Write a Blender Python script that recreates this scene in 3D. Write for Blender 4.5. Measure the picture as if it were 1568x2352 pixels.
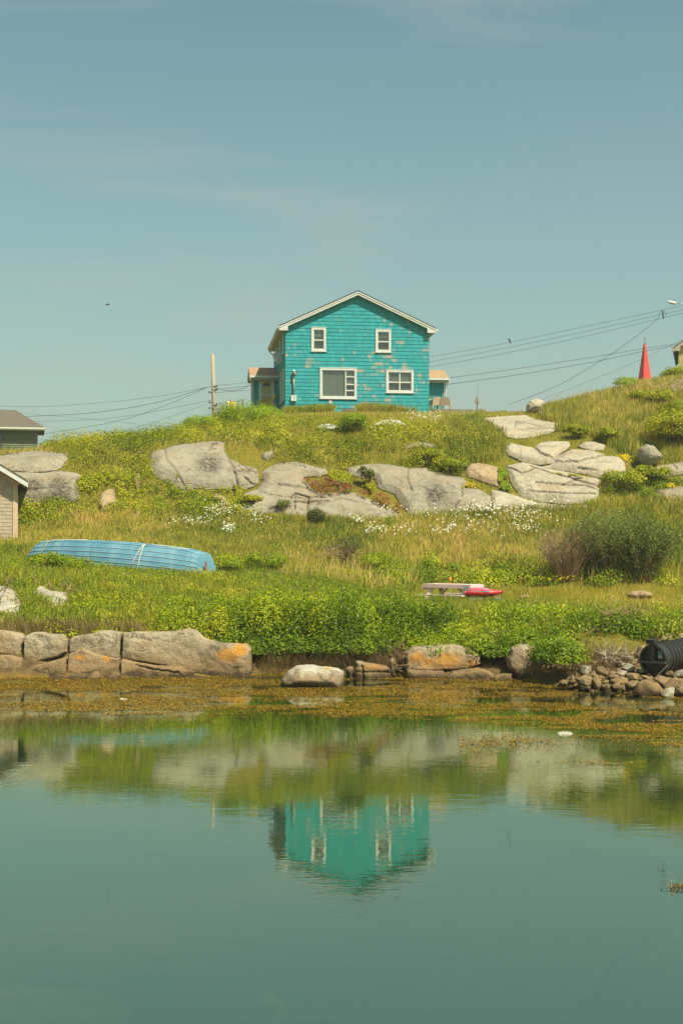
import bpy, math, random
import numpy as np
from mathutils import Vector
from mathutils.geometry import delaunay_2d_cdt
random.seed(7); RNG = np.random.default_rng(11)
sc = bpy.context.scene
for o in list(bpy.data.objects): bpy.data.objects.remove(o)
COL = sc.collection
R = math.radians

# ------------------------------------------------------------------ camera, sky, sun, exposure
CF, EYE, HY = 3267.0, 3.0, 1252.0          # focal length and horizon in a 1568 x 2352 frame, eye 3 m above the water
cam = bpy.data.cameras.new('camera'); cam_o = bpy.data.objects.new('camera', cam); COL.objects.link(cam_o)
cam.sensor_fit = 'VERTICAL'; cam.sensor_height = 36; cam.lens = 50
cam.shift_y = (HY - 1176) / 2352
cam.clip_start = 0.1; cam.clip_end = 6000
cam_o.location = (0, 0, EYE); cam_o.rotation_euler = (R(90), 0, 0)
sc.camera = cam_o
SUN_EL, SUN_AZ = 55.0, 45.0                # azimuth: degrees to the right of straight behind the camera
sd = Vector((math.sin(R(SUN_AZ)) * math.cos(R(SUN_EL)), -math.cos(R(SUN_AZ)) * math.cos(R(SUN_EL)), math.sin(R(SUN_EL))))
sun = bpy.data.lights.new('sun', 'SUN'); sun.energy = 4.3; sun.angle = R(0.55); sun.color = (1.0, 0.93, 0.76)
sun_o = bpy.data.objects.new('sun', sun); COL.objects.link(sun_o)
sun_o.rotation_euler = sd.to_track_quat('Z', 'Y').to_euler(); sun_o.location = sd * 60
w = bpy.data.worlds.new('World'); sc.world = w; w.use_nodes = True
nt = w.node_tree; nt.nodes.clear()
def wn(t, **k):
    n = nt.nodes.new(t)
    for a, b in k.items(): setattr(n, a, b)
    return n
sky = wn('ShaderNodeTexSky', sky_type='NISHITA', sun_disc=False, sun_elevation=R(SUN_EL),
         sun_rotation=math.atan2(sd.x, sd.y), air_density=1.0, dust_density=1.6, ozone_density=3.0, altitude=0)
tc = wn('ShaderNodeTexCoord'); mp = wn('ShaderNodeMapping'); mp.inputs['Scale'].default_value = (1.6, 1.6, 9.0)
mp.inputs['Rotation'].default_value = (0, R(-9), 0)
nz = wn('ShaderNodeTexNoise'); nz.inputs['Scale'].default_value = 1.7; nz.inputs['Detail'].default_value = 7; nz.inputs['Roughness'].default_value = 0.55
nz.inputs['Distortion'].default_value = 0.6
cr = wn('ShaderNodeValToRGB'); cr.color_ramp.elements[0].position = 0.44; cr.color_ramp.elements[1].position = 0.74
cr.color_ramp.elements[0].color = (0, 0, 0, 1); cr.color_ramp.elements[1].color = (0.95, 0.95, 0.95, 1)
tint = wn('ShaderNodeMix', data_type='RGBA', blend_type='MULTIPLY'); tint.inputs[0].default_value = 1
tint.inputs[7].default_value = (0.92, 1.14, 0.80, 1)
cl = wn('ShaderNodeMix', data_type='RGBA', blend_type='MIX'); cl.inputs[7].default_value = (3.85, 4.05, 3.65, 1)
bg = wn('ShaderNodeBackground'); bg.inputs[1].default_value = 0.083
wo = wn('ShaderNodeOutputWorld')
L = nt.links.new
L(tc.outputs['Generated'], mp.inputs[0]); L(mp.outputs[0], nz.inputs['Vector']); L(nz.outputs['Fac'], cr.inputs[0])
sx_ = wn('ShaderNodeSeparateXYZ'); L(tc.outputs['Generated'], sx_.inputs[0])
hr = wn('ShaderNodeMapRange'); L(sx_.outputs['Z'], hr.inputs[0])
for k_, v_ in ((1, 0.02), (2, 0.36), (3, 1.0), (4, 0.12)): hr.inputs[k_].default_value = v_
mu = wn('ShaderNodeMath', operation='MULTIPLY_ADD'); mu.inputs[0].default_value = 0.55; L(cr.outputs[0], mu.inputs[1])
m2 = wn('ShaderNodeMath', operation='MULTIPLY'); L(hr.outputs[0], m2.inputs[0]); m2.inputs[1].default_value = 0.34; L(m2.outputs[0], mu.inputs[2])
L(sky.outputs[0], tint.inputs[6]); L(tint.outputs[2], cl.inputs[6]); L(mu.outputs[0], cl.inputs[0])
L(cl.outputs[2], bg.inputs[0]); L(bg.outputs[0], wo.inputs[0])
sc.view_settings.view_transform = 'Standard'; sc.view_settings.look = 'None'; sc.view_settings.gamma = 1
sc.view_settings.exposure = 0.62; sc.view_settings.use_curve_mapping = False
sc.render.engine = 'CYCLES'; sc.cycles.max_bounces = 7; sc.cycles.transparent_max_bounces = 10
sc.cycles.diffuse_bounces = 3; sc.cycles.glossy_bounces = 3; sc.cycles.caustics_reflective = False; sc.cycles.caustics_refractive = False

# ------------------------------------------------------------------ helpers
def P(px, py, D): return ((px - 784) / CF * D, D, EYE + (HY - py) / CF * D)
def pxx(px, D): return (px - 784) / CF * D
def pzz(py, D): return EYE + (HY - py) / CF * D
def proj(x, y, z): return 784 + x / y * CF, HY - (z - EYE) / y * CF

def make(name, V, F, mat=None, parent=None, smooth=False, attrs=None):
    me = bpy.data.meshes.new(name)
    V = np.asarray(V, dtype=np.float32).reshape(-1, 3)
    if isinstance(F, np.ndarray) and F.ndim == 2:
        n, k = F.shape
        me.vertices.add(len(V)); me.vertices.foreach_set('co', V.ravel())
        me.loops.add(n * k); me.loops.foreach_set('vertex_index', F.astype(np.int32).ravel())
        me.polygons.add(n); me.polygons.foreach_set('loop_start', np.arange(0, n * k, k, dtype=np.int32))
        me.update(calc_edges=True)
    else:
        me.from_pydata([tuple(v) for v in V.tolist()], [], [tuple(f) for f in F]); me.update()
    me.polygons.foreach_set('use_smooth', np.full(len(me.polygons), bool(smooth)))
    for k, v in (attrs or {}).items():
        a = me.attributes.new(k, 'FLOAT', 'POINT'); a.data.foreach_set('value', np.asarray(v, dtype=np.float32))
    o = bpy.data.objects.new(name, me); COL.objects.link(o)
    if mat is not None: me.materials.append(mat)
    if parent is not None: o.parent = parent
    return o

def tag(o, label=None, cat=None, group=None, kind=None):
    if label: o['label'] = label
    if cat: o['category'] = cat
    if group: o['group'] = group
    if kind: o['kind'] = kind
    return o

def empty(name, loc=(0, 0, 0), rz=0.0):
    o = bpy.data.objects.new(name, None); COL.objects.link(o); o.location = loc; o.rotation_euler = (0, 0, rz)
    o.empty_display_size = 0.2
    return o

class MB:
    """collects boxes, tubes and prisms into one mesh"""
    def __init__(s): s.V = []; s.F = []
    def add(s, V, F):
        b = len(s.V); s.V += [tuple(v) for v in V]; s.F += [tuple(i + b for i in f) for f in F]; return s
    def hexa(s, p):
        return s.add(p, [(0, 3, 2, 1), (4, 5, 6, 7), (0, 1, 5, 4), (1, 2, 6, 5), (2, 3, 7, 6), (3, 0, 4, 7)])
    def box(s, x0, x1, y0, y1, z0, z1):
        return s.hexa([(x0, y0, z0), (x1, y0, z0), (x1, y1, z0), (x0, y1, z0), (x0, y0, z1), (x1, y0, z1), (x1, y1, z1), (x0, y1, z1)])
    def bar(s, a, b, w, h, up=(0, 0, 1)):
        a, b = Vector(a), Vector(b); d = (b - a).normalized(); u = Vector(up)
        r = d.cross(u)
        if r.length < 1e-4: r = d.cross(Vector((1, 0, 0)))
        r.normalize(); u = r.cross(d).normalized(); r *= w / 2; u *= h / 2
        return s.hexa([a - r - u, a + r - u, b + r - u, b - r - u, a - r + u, a + r + u, b + r + u, b - r + u])
    def prism(s, poly, axis, t0, t1):
        """poly of (a, b); axis 'y': (a, t, b)   'x': (t, a, b)   'z': (a, b, t)"""
        f = {'y': lambda a, b, t: (a, t, b), 'x': lambda a, b, t: (t, a, b), 'z': lambda a, b, t: (a, b, t)}[axis]
        n = len(poly); V = [f(a, b, t0) for a, b in poly] + [f(a, b, t1) for a, b in poly]
        return s.add(V, [tuple(range(n))[::-1], tuple(range(n, 2 * n))] + [(i, (i + 1) % n, n + (i + 1) % n, n + i) for i in range(n)])
    def tube(s, pts, r, n=6, cap=True):
        pts = [Vector(p) for p in pts]; m = len(pts)
        rr = r if hasattr(r, '__len__') else [r] * m
        V = []; ref = Vector((0, 0, 1))
        for i, p in enumerate(pts):
            d = (pts[min(i + 1, m - 1)] - pts[max(i - 1, 0)]).normalized()
            u = d.cross(ref)
            if u.length < 0.05: u = d.cross(Vector((1, 0, 0)))
            u.normalize(); v = d.cross(u)
            for k in range(n):
                a = 2 * math.pi * k / n; V.append(p + (u * math.cos(a) + v * math.sin(a)) * rr[i])
        F = [(i * n + k, i * n + (k + 1) % n, (i + 1) * n + (k + 1) % n, (i + 1) * n + k) for i in range(m - 1) for k in range(n)]
        if cap: F += [tuple(range(n))[::-1], tuple(range((m - 1) * n, m * n))]
        return s.add(V, F)
    def build(s, name, mat, parent=None, smooth=False): return make(name, s.V, s.F, mat, parent, smooth)

def _h(i, j, k, seed):
    n = (i * 374761393 + j * 668265263 + k * 2147483647 + seed * 974634777) & 0xFFFFFFFF
    n = ((n ^ (n >> 13)) * 1274126177) & 0xFFFFFFFF
    return ((n ^ (n >> 16)) & 0xFFFF) / 65535.0
def vnoise(p, seed=0):
    p = np.asarray(p, float); i = np.floor(p).astype(np.int64); f = p - i; f = f * f * (3 - 2 * f); out = 0
    for a in (0, 1):
        for b in (0, 1):
            for c in (0, 1):
                wgt = (f[:, 0] if a else 1 - f[:, 0]) * (f[:, 1] if b else 1 - f[:, 1]) * (f[:, 2] if c else 1 - f[:, 2])
                out = out + wgt * _h(i[:, 0] + a, i[:, 1] + b, i[:, 2] + c, seed)
    return out * 2 - 1
def fbm(p, oct=4, seed=0):
    p = np.asarray(p, float); s = 0; a = 1; t = 0
    for o in range(oct): s = s + a * vnoise(p * 2 ** o, seed + o); t += a; a *= 0.5
    return s / t

def in_poly(px, py, poly):
    px = np.asarray(px, float); py = np.asarray(py, float); r = np.zeros(px.shape, bool); n = len(poly)
    for i in range(n):
        x0, y0 = poly[i]; x1, y1 = poly[(i + 1) % n]
        if y0 == y1: continue
        c = (y0 > py) != (y1 > py)
        r ^= c & (px < (x1 - x0) * (py - y0) / (y1 - y0) + x0)
    return r
def seg_dist(px, py, pts, closed=True):
    d = np.full(np.shape(px), 1e9); n = len(pts)
    for i in range(n if closed else n - 1):
        x0, y0 = pts[i]; x1, y1 = pts[(i + 1) % n]; dx, dy = x1 - x0, y1 - y0; l = dx * dx + dy * dy + 1e-9
        t = np.clip(((px - x0) * dx + (py - y0) * dy) / l, 0, 1)
        d = np.minimum(d, np.hypot(px - x0 - t * dx, py - y0 - t * dy))
    return d

# ------------------------------------------------------------------ materials
def mk(name):
    m = bpy.data.materials.new(name); m.use_nodes = True; t = m.node_tree; t.nodes.clear()
    o = t.nodes.new('ShaderNodeOutputMaterial'); return m, t, o
def nn(t, typ, **k):
    n = t.nodes.new(typ)
    for a, b in k.items():
        if a.startswith('i_'): n.inputs[a[2:].replace('_', ' ')].default_value = b
        else: setattr(n, a, b)
    return n
def c4(c): return (c[0], c[1], c[2], 1)
def ramp(t, stops):
    r = t.nodes.new('ShaderNodeValToRGB'); e = r.color_ramp.elements
    while len(e) < len(stops): e.new(0.5)
    for i, (p, c) in enumerate(stops): e[i].position = p; e[i].color = c4(c) if not isinstance(c, float) else (c, c, c, 1)
    return r
def mixc(t, fac, a, b, mode='MIX'):
    m = nn(t, 'ShaderNodeMix', data_type='RGBA', blend_type=mode)
    for s, v in ((0, fac), (6, a), (7, b)):
        if isinstance(v, (int, float)): m.inputs[s].default_value = v
        elif isinstance(v, tuple): m.inputs[s].default_value = c4(v)
        else: t.links.new(v, m.inputs[s])
    return m.outputs[2]
def noise(t, scale, detail=4, rough=0.55, vec=None, dist=0.0):
    n = nn(t, 'ShaderNodeTexNoise'); n.inputs['Scale'].default_value = scale; n.inputs['Detail'].default_value = detail
    n.inputs['Roughness'].default_value = rough; n.inputs['Distortion'].default_value = dist
    if vec is not None: t.links.new(vec, n.inputs['Vector'])
    return n.outputs['Fac']
def bumpn(t, h, strength, dist):
    b = nn(t, 'ShaderNodeBump'); b.inputs['Strength'].default_value = strength; b.inputs['Distance'].default_value = dist
    t.links.new(h, b.inputs['Height']); return b.outputs[0]
def pos(t): return nn(t, 'ShaderNodeNewGeometry').outputs['Position']
def objc(t): return nn(t, 'ShaderNodeTexCoord').outputs['Object']
def attr(t, n): return nn(t, 'ShaderNodeAttribute', attribute_name=n).outputs['Fac']

def plain(name, c, rough=0.6, c2=None, scale=6.0, bump=0.0, bscale=None, stretch=None, metallic=0.0, spec=0.5):
    """paint, wood, metal: two tones of noise and a fine relief"""
    m, t, o = mk(name); b = nn(t, 'ShaderNodeBsdfPrincipled'); b.inputs['Roughness'].default_value = rough
    b.inputs['Metallic'].default_value = metallic; b.inputs['Specular IOR Level'].default_value = spec
    v = objc(t)
    if stretch:
        mpn = nn(t, 'ShaderNodeMapping'); mpn.inputs['Scale'].default_value = stretch; t.links.new(v, mpn.inputs[0]); v = mpn.outputs[0]
    c2 = c2 or tuple(x * 0.8 for x in c)
    r = ramp(t, [(0.3, c2), (0.65, c)]); t.links.new(noise(t, scale, 5, 0.6, v), r.inputs[0]); t.links.new(r.outputs[0], b.inputs['Base Color'])
    if bump: t.links.new(bumpn(t, noise(t, bscale or scale * 4, 4, 0.6, v), bump, 0.02), b.inputs['Normal'])
    t.links.new(b.outputs[0], o.inputs[0]); return m

def rock_mat(name, light, dark, stain, tide=1.0):
    m, t, o = mk(name); b = nn(t, 'ShaderNodeBsdfPrincipled'); b.inputs['Roughness'].default_value = 0.88; b.inputs['Specular IOR Level'].default_value = 0.25
    v = pos(t)
    r1 = ramp(t, [(0.34, dark), (0.52, light), (0.75, tuple(min(1, x * 1.12) for x in light))]); t.links.new(noise(t, 1.3, 8, 0.68, v, 0.6), r1.inputs[0])
    sp = ramp(t, [(0.40, 0.0), (0.62, 1.0)]); t.links.new(noise(t, 26, 3, 0.7, v), sp.inputs[0])
    c = mixc(t, 0.30, r1.outputs[0], mixc(t, sp.outputs[0], tuple(x * 0.5 for x in dark), tuple(min(1, x * 1.25) for x in light)))
    # dark crustose lichen blotches
    vo = ramp(t, [(0.56, 0.0), (0.68, 0.75)]); t.links.new(noise(t, 2.6, 7, 0.75, v, 1.2), vo.inputs[0])
    c = mixc(t, vo.outputs[0], c, tuple(x * 0.62 for x in dark))
    st = ramp(t, [(0.5, 0.0), (0.72, 0.7)]); t.links.new(noise(t, 0.8, 5, 0.6, v), st.inputs[0])
    c = mixc(t, st.outputs[0], c, stain)
    mpn = nn(t, 'ShaderNodeMapping'); mpn.inputs['Scale'].default_value = (0.55, 0.8, 1.25); mpn.inputs['Rotation'].default_value = (0, R(14), R(20)); t.links.new(v, mpn.inputs[0])
    dw = nn(t, 'ShaderNodeVectorMath', operation='MULTIPLY_ADD'); nv = nn(t, 'ShaderNodeTexNoise'); nv.inputs['Scale'].default_value = 2.2; nv.inputs['Detail'].default_value = 5
    t.links.new(v, nv.inputs['Vector']); t.links.new(nv.outputs['Color'], dw.inputs[0]); dw.inputs[1].default_value = (0.55, 0.55, 0.55); t.links.new(mpn.outputs[0], dw.inputs[2])
    vor = nn(t, 'ShaderNodeTexVoronoi', feature='DISTANCE_TO_EDGE'); vor.inputs['Scale'].default_value = 0.62; t.links.new(dw.outputs[0], vor.inputs['Vector'])
    jl0 = ramp(t, [(0.0, 0.75), (0.018, 0.0)]); t.links.new(vor.outputs['Distance'], jl0.inputs[0])
    jm = ramp(t, [(0.46, 0.0), (0.62, 1.0)]); t.links.new(noise(t, 0.9, 3, 0.5, v), jm.inputs[0]); jl = nn(t, 'ShaderNodeMath', operation='MULTIPLY'); t.links.new(jl0.outputs[0], jl.inputs[0]); t.links.new(jm.outputs[0], jl.inputs[1])
    c = mixc(t, jl.outputs[0], c, tuple(x * 0.33 for x in dark))
    # grooves of joints, coloured darker
    c = mixc(t, attr(t, 'crack'), c, (0.15, 0.125, 0.085))
    # orange sunburst lichen in its own patches
    og = nn(t, 'ShaderNodeMath', operation='MULTIPLY'); t.links.new(attr(t, 'orange'), og.inputs[0])
    on = ramp(t, [(0.27, 0.0), (0.46, 1.0)]); t.links.new(noise(t, 9, 6, 0.75, v), on.inputs[0]); t.links.new(on.outputs[0], og.inputs[1])
    c = mixc(t, og.outputs[0], c, (0.74, 0.31, 0.018))
    dg = nn(t, 'ShaderNodeMath', operation='MULTIPLY'); t.links.new(attr(t, 'dark'), dg.inputs[0])
    dn = ramp(t, [(0.38, 0.15), (0.6, 1.0)]); t.links.new(noise(t, 7, 6, 0.75, v), dn.inputs[0]); t.links.new(dn.outputs[0], dg.inputs[1])
    c = mixc(t, dg.outputs[0], c, (0.055, 0.05, 0.036))
    if tide:   # brown weed line left by the tide
        s = nn(t, 'ShaderNodeSeparateXYZ'); t.links.new(v, s.inputs[0])
        ad = nn(t, 'ShaderNodeMath', operation='MULTIPLY_ADD'); t.links.new(noise(t, 2.2, 5, 0.7, v), ad.inputs[0]); ad.inputs[1].default_value = -0.55; t.links.new(s.outputs['Z'], ad.inputs[2])
        w1 = nn(t, 'ShaderNodeMapRange'); t.links.new(ad.outputs[0], w1.inputs[0])
        for k, q in ((1, -0.05), (2, -0.05 + 0.60 * tide), (3, 0.8), (4, 0.0)): w1.inputs[k].default_value = q
        c = mixc(t, w1.outputs[0], c, (0.26, 0.165, 0.070))
        w2 = nn(t, 'ShaderNodeMapRange'); t.links.new(ad.outputs[0], w2.inputs[0])
        for k, q in ((1, -0.24), (2, -0.10), (3, 0.92), (4, 0.0)): w2.inputs[k].default_value = q
        c = mixc(t, w2.outputs[0], c, (0.06, 0.04, 0.02))
    t.links.new(c, b.inputs['Base Color'])
    h = nn(t, 'ShaderNodeMath', operation='MULTIPLY_ADD'); t.links.new(noise(t, 7, 8, 0.72, v), h.inputs[0]); h.inputs[1].default_value = 1.0; t.links.new(noise(t, 2.2, 5, 0.6, v, 1.0), h.inputs[2])
    hj = nn(t, 'ShaderNodeMath', operation='MULTIPLY_ADD'); t.links.new(jl.outputs[0], hj.inputs[0]); hj.inputs[1].default_value = -0.5; t.links.new(h.outputs[0], hj.inputs[2])
    t.links.new(bumpn(t, hj.outputs[0], 0.9, 0.10), b.inputs['Normal']); t.links.new(b.outputs[0], o.inputs[0])
    return m

def leaf_mat(name, stops, trans=0.28, gloss=0.06, rough=0.5):
    """one leaf or blade, one tone (attribute 'tone'); a little light passes through"""
    m, t, o = mk(name); r = ramp(t, stops); t.links.new(attr(t, 'tone'), r.inputs[0])
    d = nn(t, 'ShaderNodeBsdfDiffuse'); tr = nn(t, 'ShaderNodeBsdfTranslucent'); g = nn(t, 'ShaderNodeBsdfGlossy'); g.inputs['Roughness'].default_value = rough
    g.inputs['Color'].default_value = (0.8, 0.8, 0.7, 1)
    t.links.new(r.outputs[0], d.inputs[0]); t.links.new(r.outputs[0], tr.inputs[0])
    a = nn(t, 'ShaderNodeMixShader'); a.inputs[0].default_value = trans; t.links.new(d.outputs[0], a.inputs[1]); t.links.new(tr.outputs[0], a.inputs[2])
    if gloss:
        b = nn(t, 'ShaderNodeMixShader'); b.inputs[0].default_value = gloss; t.links.new(a.outputs[0], b.inputs[1]); t.links.new(g.outputs[0], b.inputs[2]); a = b
    t.links.new(a.outputs[0], o.inputs[0]); return m

# ------------------------------------------------------------------ terrain: profiles (distance, image row) read along sight lines
prof = {
 -900: [(33.2,1440),(36,1400),(40,1340),(44,1295),(50,1262),(57,1235),(60,1170),(62,1080),(65,1040),(70,'7.4'),(85,'7.6'),(120,'7')],
    0: [(33.2,1440),(36,1378),(38,1347),(40,1322),(44,1300),(50,1264),(57.4,1236),(60,1180),(62,1070),(64,1044),(67,1040),(75,'7.1'),(90,'7.4'),(120,'7.5')],
  200: [(33.2,1445),(36,1380),(38,1349),(40,1325),(44,1309),(50,1270),(56,1228),(60,1184),(61.8,1120),(63.5,1060),(66,1026),(69,1020),(78,'7.8'),(90,'8.0'),(120,'7.5')],
  400: [(33.4,1455),(36,1388),(38,1356),(40,1336),(43,1322),(47,1298),(52,1264),(58,1224),(62,1172),(64,1090),(66,1022),(68,1012),(74,1002),(84,'9.2'),(96,'9.4'),(120,'8')],
  560: [(33.9,1500),(36,1412),(42,1340),(48,1298),(53,1264),(59,1222),(62.5,1175),(64.5,1090),(66.5,1014),(70,990),(76,972),(81,962),(86,'10.9'),(100,'10.7'),(120,'9')],
  700: [(34.0,1510),(36,1418),(42,1352),(48,1308),(54,1268),(59,1222),(63,1176),(64.5,1110),(66.5,1040),(69,990),(76,968),(84,950),(86,'11.0'),(100,'10.9'),(120,'9.5')],
  850: [(33.7,1505),(36,1425),(43,1372),(48,1322),(54,1272),(59,1226),(63,1176),(64.5,1112),(66.5,1045),(69,990),(76,967),(84,949),(86,'11.0'),(100,'10.9'),(120,'9.5')],
 1000: [(33.3,1495),(36,1430),(44,1398),(50,1368),(52,1342),(55,1290),(59,1230),(63,1172),(64.5,1112),(67,1036),(69.5,988),(76,966),(85,947),(87,'11.0'),(100,'10.9'),(120,'10')],
 1200: [(32.6,1500),(35.5,1432),(44,1400),(50,1366),(52.5,1330),(55,1285),(59,1230),(63,1160),(65.5,1085),(68,1015),(72,990),(77,962),(84,947),(95,'10.9'),(120,'10')],
 1330: [(30.2,1545),(31.8,1512),(33.0,1450),(42,1404),(48,1374),(50.5,1350),(53,1302),(58,1226),(62,1148),(65,1068),(68,1006),(72,972),(76,936),(80,925),(95,'11.0'),(120,'10.5')],
 1450: [(29.3,1566),(31.3,1548),(32.6,1450),(42,1405),(48,1374),(50,1352),(53,1302),(58,1222),(62,1143),(65,1062),(68,1002),(71,960),(74,928),(77,900),(82,'11.6'),(95,'11.8'),(120,'11.5')],
 1568: [(28.8,1572),(31.2,1550),(32.2,1460),(34,1432),(42,1405),(48,1378),(50,1355),(53,1300),(58,1215),(62,1140),(65,1070),(68,1004),(71,950),(74,912),(77,882),(82,'12.2'),(95,'12.4'),(120,'12')],
 2500: [(27.8,1580),(30.5,1540),(32.2,1460),(42,1405),(48,1378),(50,1355),(53,1300),(58,1215),(62,1140),(65,1070),(68,1004),(71,950),(74,912),(77,882),(82,'12.2'),(95,'12.4'),(120,'12')],
}
shore = {-900: 32.3, 0: 32.3, 400: 32.4, 560: 32.8, 640: 33.1, 900: 33.0, 1000: 32.0, 1200: 31.6, 1330: 29.2, 1450: 28.3, 1568: 27.8, 2500: 27.0}
DG = np.arange(0, 200.01, 0.2); PG = np.arange(-900, 2501, 10.0)
keys = sorted(prof); tab = []
for k in keys:
    s0 = np.interp(k, sorted(shore), [shore[q] for q in sorted(shore)])
    d = [0, 9, 14, 20, s0 - 5, s0 - 2.0, s0]; z = [-0.80, -0.85, -1.3, -1.5, -0.85, -0.38, -0.10]
    for D, v in prof[k]: D = float(np.interp(D, [0, 46, 50, 56, 63, 66, 70, 77, 85, 200], [0, 46, 48.5, 53, 57.5, 60.5, 64.2, 70.5, 85, 200])); d.append(D); z.append(float(v) if isinstance(v, str) else pzz(v, D))
    d += [200]; z += [z[-1] - 2]
    tab.append(np.interp(DG, d, z))
tab = np.array(tab); TT = np.empty((len(PG), len(DG)))
for j in range(len(DG)): TT[:, j] = np.interp(PG, keys, tab[:, j])
def gsm(a, sig, ax):
    n = int(sig * 3); k = np.exp(-0.5 * (np.arange(-n, n + 1) / sig) ** 2); k /= k.sum()
    return np.apply_along_axis(lambda v: np.convolve(np.pad(v, n, mode='edge'), k, mode='valid'), ax, a)
TT = gsm(gsm(TT, 3.0, 0), 1.6, 1)
def terr_pd(px, D):
    a = np.clip((np.asarray(px, float) + 900) / 10, 0, len(PG) - 1.001); b = np.clip(np.asarray(D, float) / 0.2, 0, len(DG) - 1.001)
    i = a.astype(int); j = b.astype(int); f = a - i; g = b - j
    return (TT[i, j] * (1 - f) + TT[i + 1, j] * f) * (1 - g) + (TT[i, j + 1] * (1 - f) + TT[i + 1, j + 1] * f) * g
def terr(x, y):
    x = np.asarray(x, float); y = np.asarray(y, float)
    return terr_pd(784 + x / np.maximum(y, 6) * CF, y)
HD = np.arange(27.0, 125, 0.1)
def hit(px, py):
    """distance at which the sight line through (px, py) meets the land"""
    px = np.atleast_1d(np.asarray(px, float)); py = np.atleast_1d(np.asarray(py, float)); out = np.empty(len(px))
    for s in range(0, len(px), 2000):
        a = px[s:s + 2000, None]; b = py[s:s + 2000, None]
        g = terr_pd(np.broadcast_to(a, (a.shape[0], len(HD))), np.broadcast_to(HD, (a.shape[0], len(HD)))) >= EYE + (HY - b) / CF * HD
        i = g.argmax(1); j = np.maximum(i - 1, 0); a0, b0 = a[:, 0], b[:, 0]
        e0 = terr_pd(a0, HD[j]) - (EYE + (HY - b0) / CF * HD[j]); e1 = terr_pd(a0, HD[i]) - (EYE + (HY - b0) / CF * HD[i])
        t_ = np.clip(-e0 / np.where(np.abs(e1 - e0) < 1e-9, 1, e1 - e0), 0, 1)
        out[s:s + 2000] = np.where(g.any(1), HD[j] + (HD[i] - HD[j]) * t_, 90.0)
    return out
# ------------------------------------------------------------------ ground and water
def ground_material():
    m, t, o = mk('turf_and_shore'); b = nn(t, 'ShaderNodeBsdfPrincipled'); b.inputs['Roughness'].default_value = 0.95; b.inputs['Specular IOR Level'].default_value = 0.1
    v = pos(t)
    g = ramp(t, [(0.30, (0.10, 0.105, 0.012)), (0.48, (0.19, 0.17, 0.020)), (0.62, (0.26, 0.20, 0.035)), (0.8, (0.22, 0.13, 0.035))])
    t.links.new(noise(t, 0.55, 8, 0.7, v, 0.5), g.inputs[0])
    f = ramp(t, [(0.3, (0.45, 0.45, 0.4)), (0.7, (1.15, 1.15, 1.0))]); t.links.new(noise(t, 14, 5, 0.75, v), f.inputs[0])
    c = mixc(t, 1.0, g.outputs[0], f.outputs[0], 'MULTIPLY')
    s = nn(t, 'ShaderNodeSeparateXYZ'); t.links.new(v, s.inputs[0])
    ad = nn(t, 'ShaderNodeMath', operation='MULTIPLY_ADD'); t.links.new(noise(t, 1.2, 4, 0.6, v), ad.inputs[0]); ad.inputs[1].default_value = -0.35; t.links.new(s.outputs['Z'], ad.inputs[2])
    wet = nn(t, 'ShaderNodeMapRange'); t.links.new(ad.outputs[0], wet.inputs[0])
    for k, q in ((1, 0.25), (2, 0.75), (3, 1.0), (4, 0.0)): wet.inputs[k].default_value = q
    soil = ramp(t, [(0.3, (0.07, 0.045, 0.02)), (0.7, (0.17, 0.115, 0.05))]); t.links.new(noise(t, 6, 6, 0.7, v), soil.inputs[0])
    c = mixc(t, wet.outputs[0], c, soil.outputs[0])
    weed = ramp(t, [(0.30, (0.035, 0.03, 0.012)), (0.45, (0.13, 0.085, 0.02)), (0.62, (0.30, 0.19, 0.035)), (0.75, (0.20, 0.16, 0.05))])
    mpn = nn(t, 'ShaderNodeMapping'); mpn.inputs['Scale'].default_value = (0.55, 1.3, 1); t.links.new(v, mpn.inputs[0])
    t.links.new(noise(t, 1.5, 8, 0.72, mpn.outputs[0], 0.8), weed.inputs[0])
    uw = nn(t, 'ShaderNodeMapRange'); t.links.new(ad.outputs[0], uw.inputs[0])
    for k, q in ((1, -0.20), (2, -0.05), (3, 1.0), (4, 0.0)): uw.inputs[k].default_value = q
    c = mixc(t, uw.outputs[0], c, weed.outputs[0])
    dp = nn(t, 'ShaderNodeMapRange'); t.links.new(s.outputs['Z'], dp.inputs[0])      # dark mud tone on the bottom, also stands in for light lost with depth
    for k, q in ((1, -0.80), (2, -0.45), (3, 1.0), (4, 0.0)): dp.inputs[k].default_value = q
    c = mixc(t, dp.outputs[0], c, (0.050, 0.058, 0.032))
    t.links.new(c, b.inputs['Base Color']); t.links.new(bumpn(t, noise(t, 9, 6, 0.7, v), 0.5, 0.08), b.inputs['Normal'])
    t.links.new(b.outputs[0], o.inputs[0]); return m
GM = ground_material()
xs = np.concatenate([np.linspace(-420, -45, 24)[:-1], np.arange(-45, -24, 0.9), np.arange(-24, 24.01, 0.33), np.arange(24.9, 45, 0.9), np.linspace(46, 420, 24)])
ys = np.concatenate([np.linspace(-60, 7, 12), np.arange(8, 26, 0.6), np.arange(26, 90, 0.33), np.arange(90, 130, 1.0), np.linspace(132, 900, 30)])
X, Y = np.meshgrid(xs, ys); x, y = X.ravel(), Y.ravel(); z = terr(x, y)
far = np.clip((y - 120) / 300, 0, 1); z = z * (1 - far) + 3.0 * far
lump = fbm(np.stack([x * 0.8, y * 0.8, 0 * x], 1), 4, 3) * 0.10
flat = np.exp(-((x - 1) / 9) ** 2 - ((y - 90) / 10) ** 2)
z = z + lump * (1 - flat) - 0.02
nx, ny = len(xs), len(ys); idx = np.arange(nx * ny).reshape(ny, nx)
F = np.stack([idx[:-1, :-1].ravel(), idx[:-1, 1:].ravel(), idx[1:, 1:].ravel(), idx[1:, :-1].ravel()], 1)
tag(make('ground', np.stack([x, y, z], 1), F, GM, None, True), kind='structure')

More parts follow.
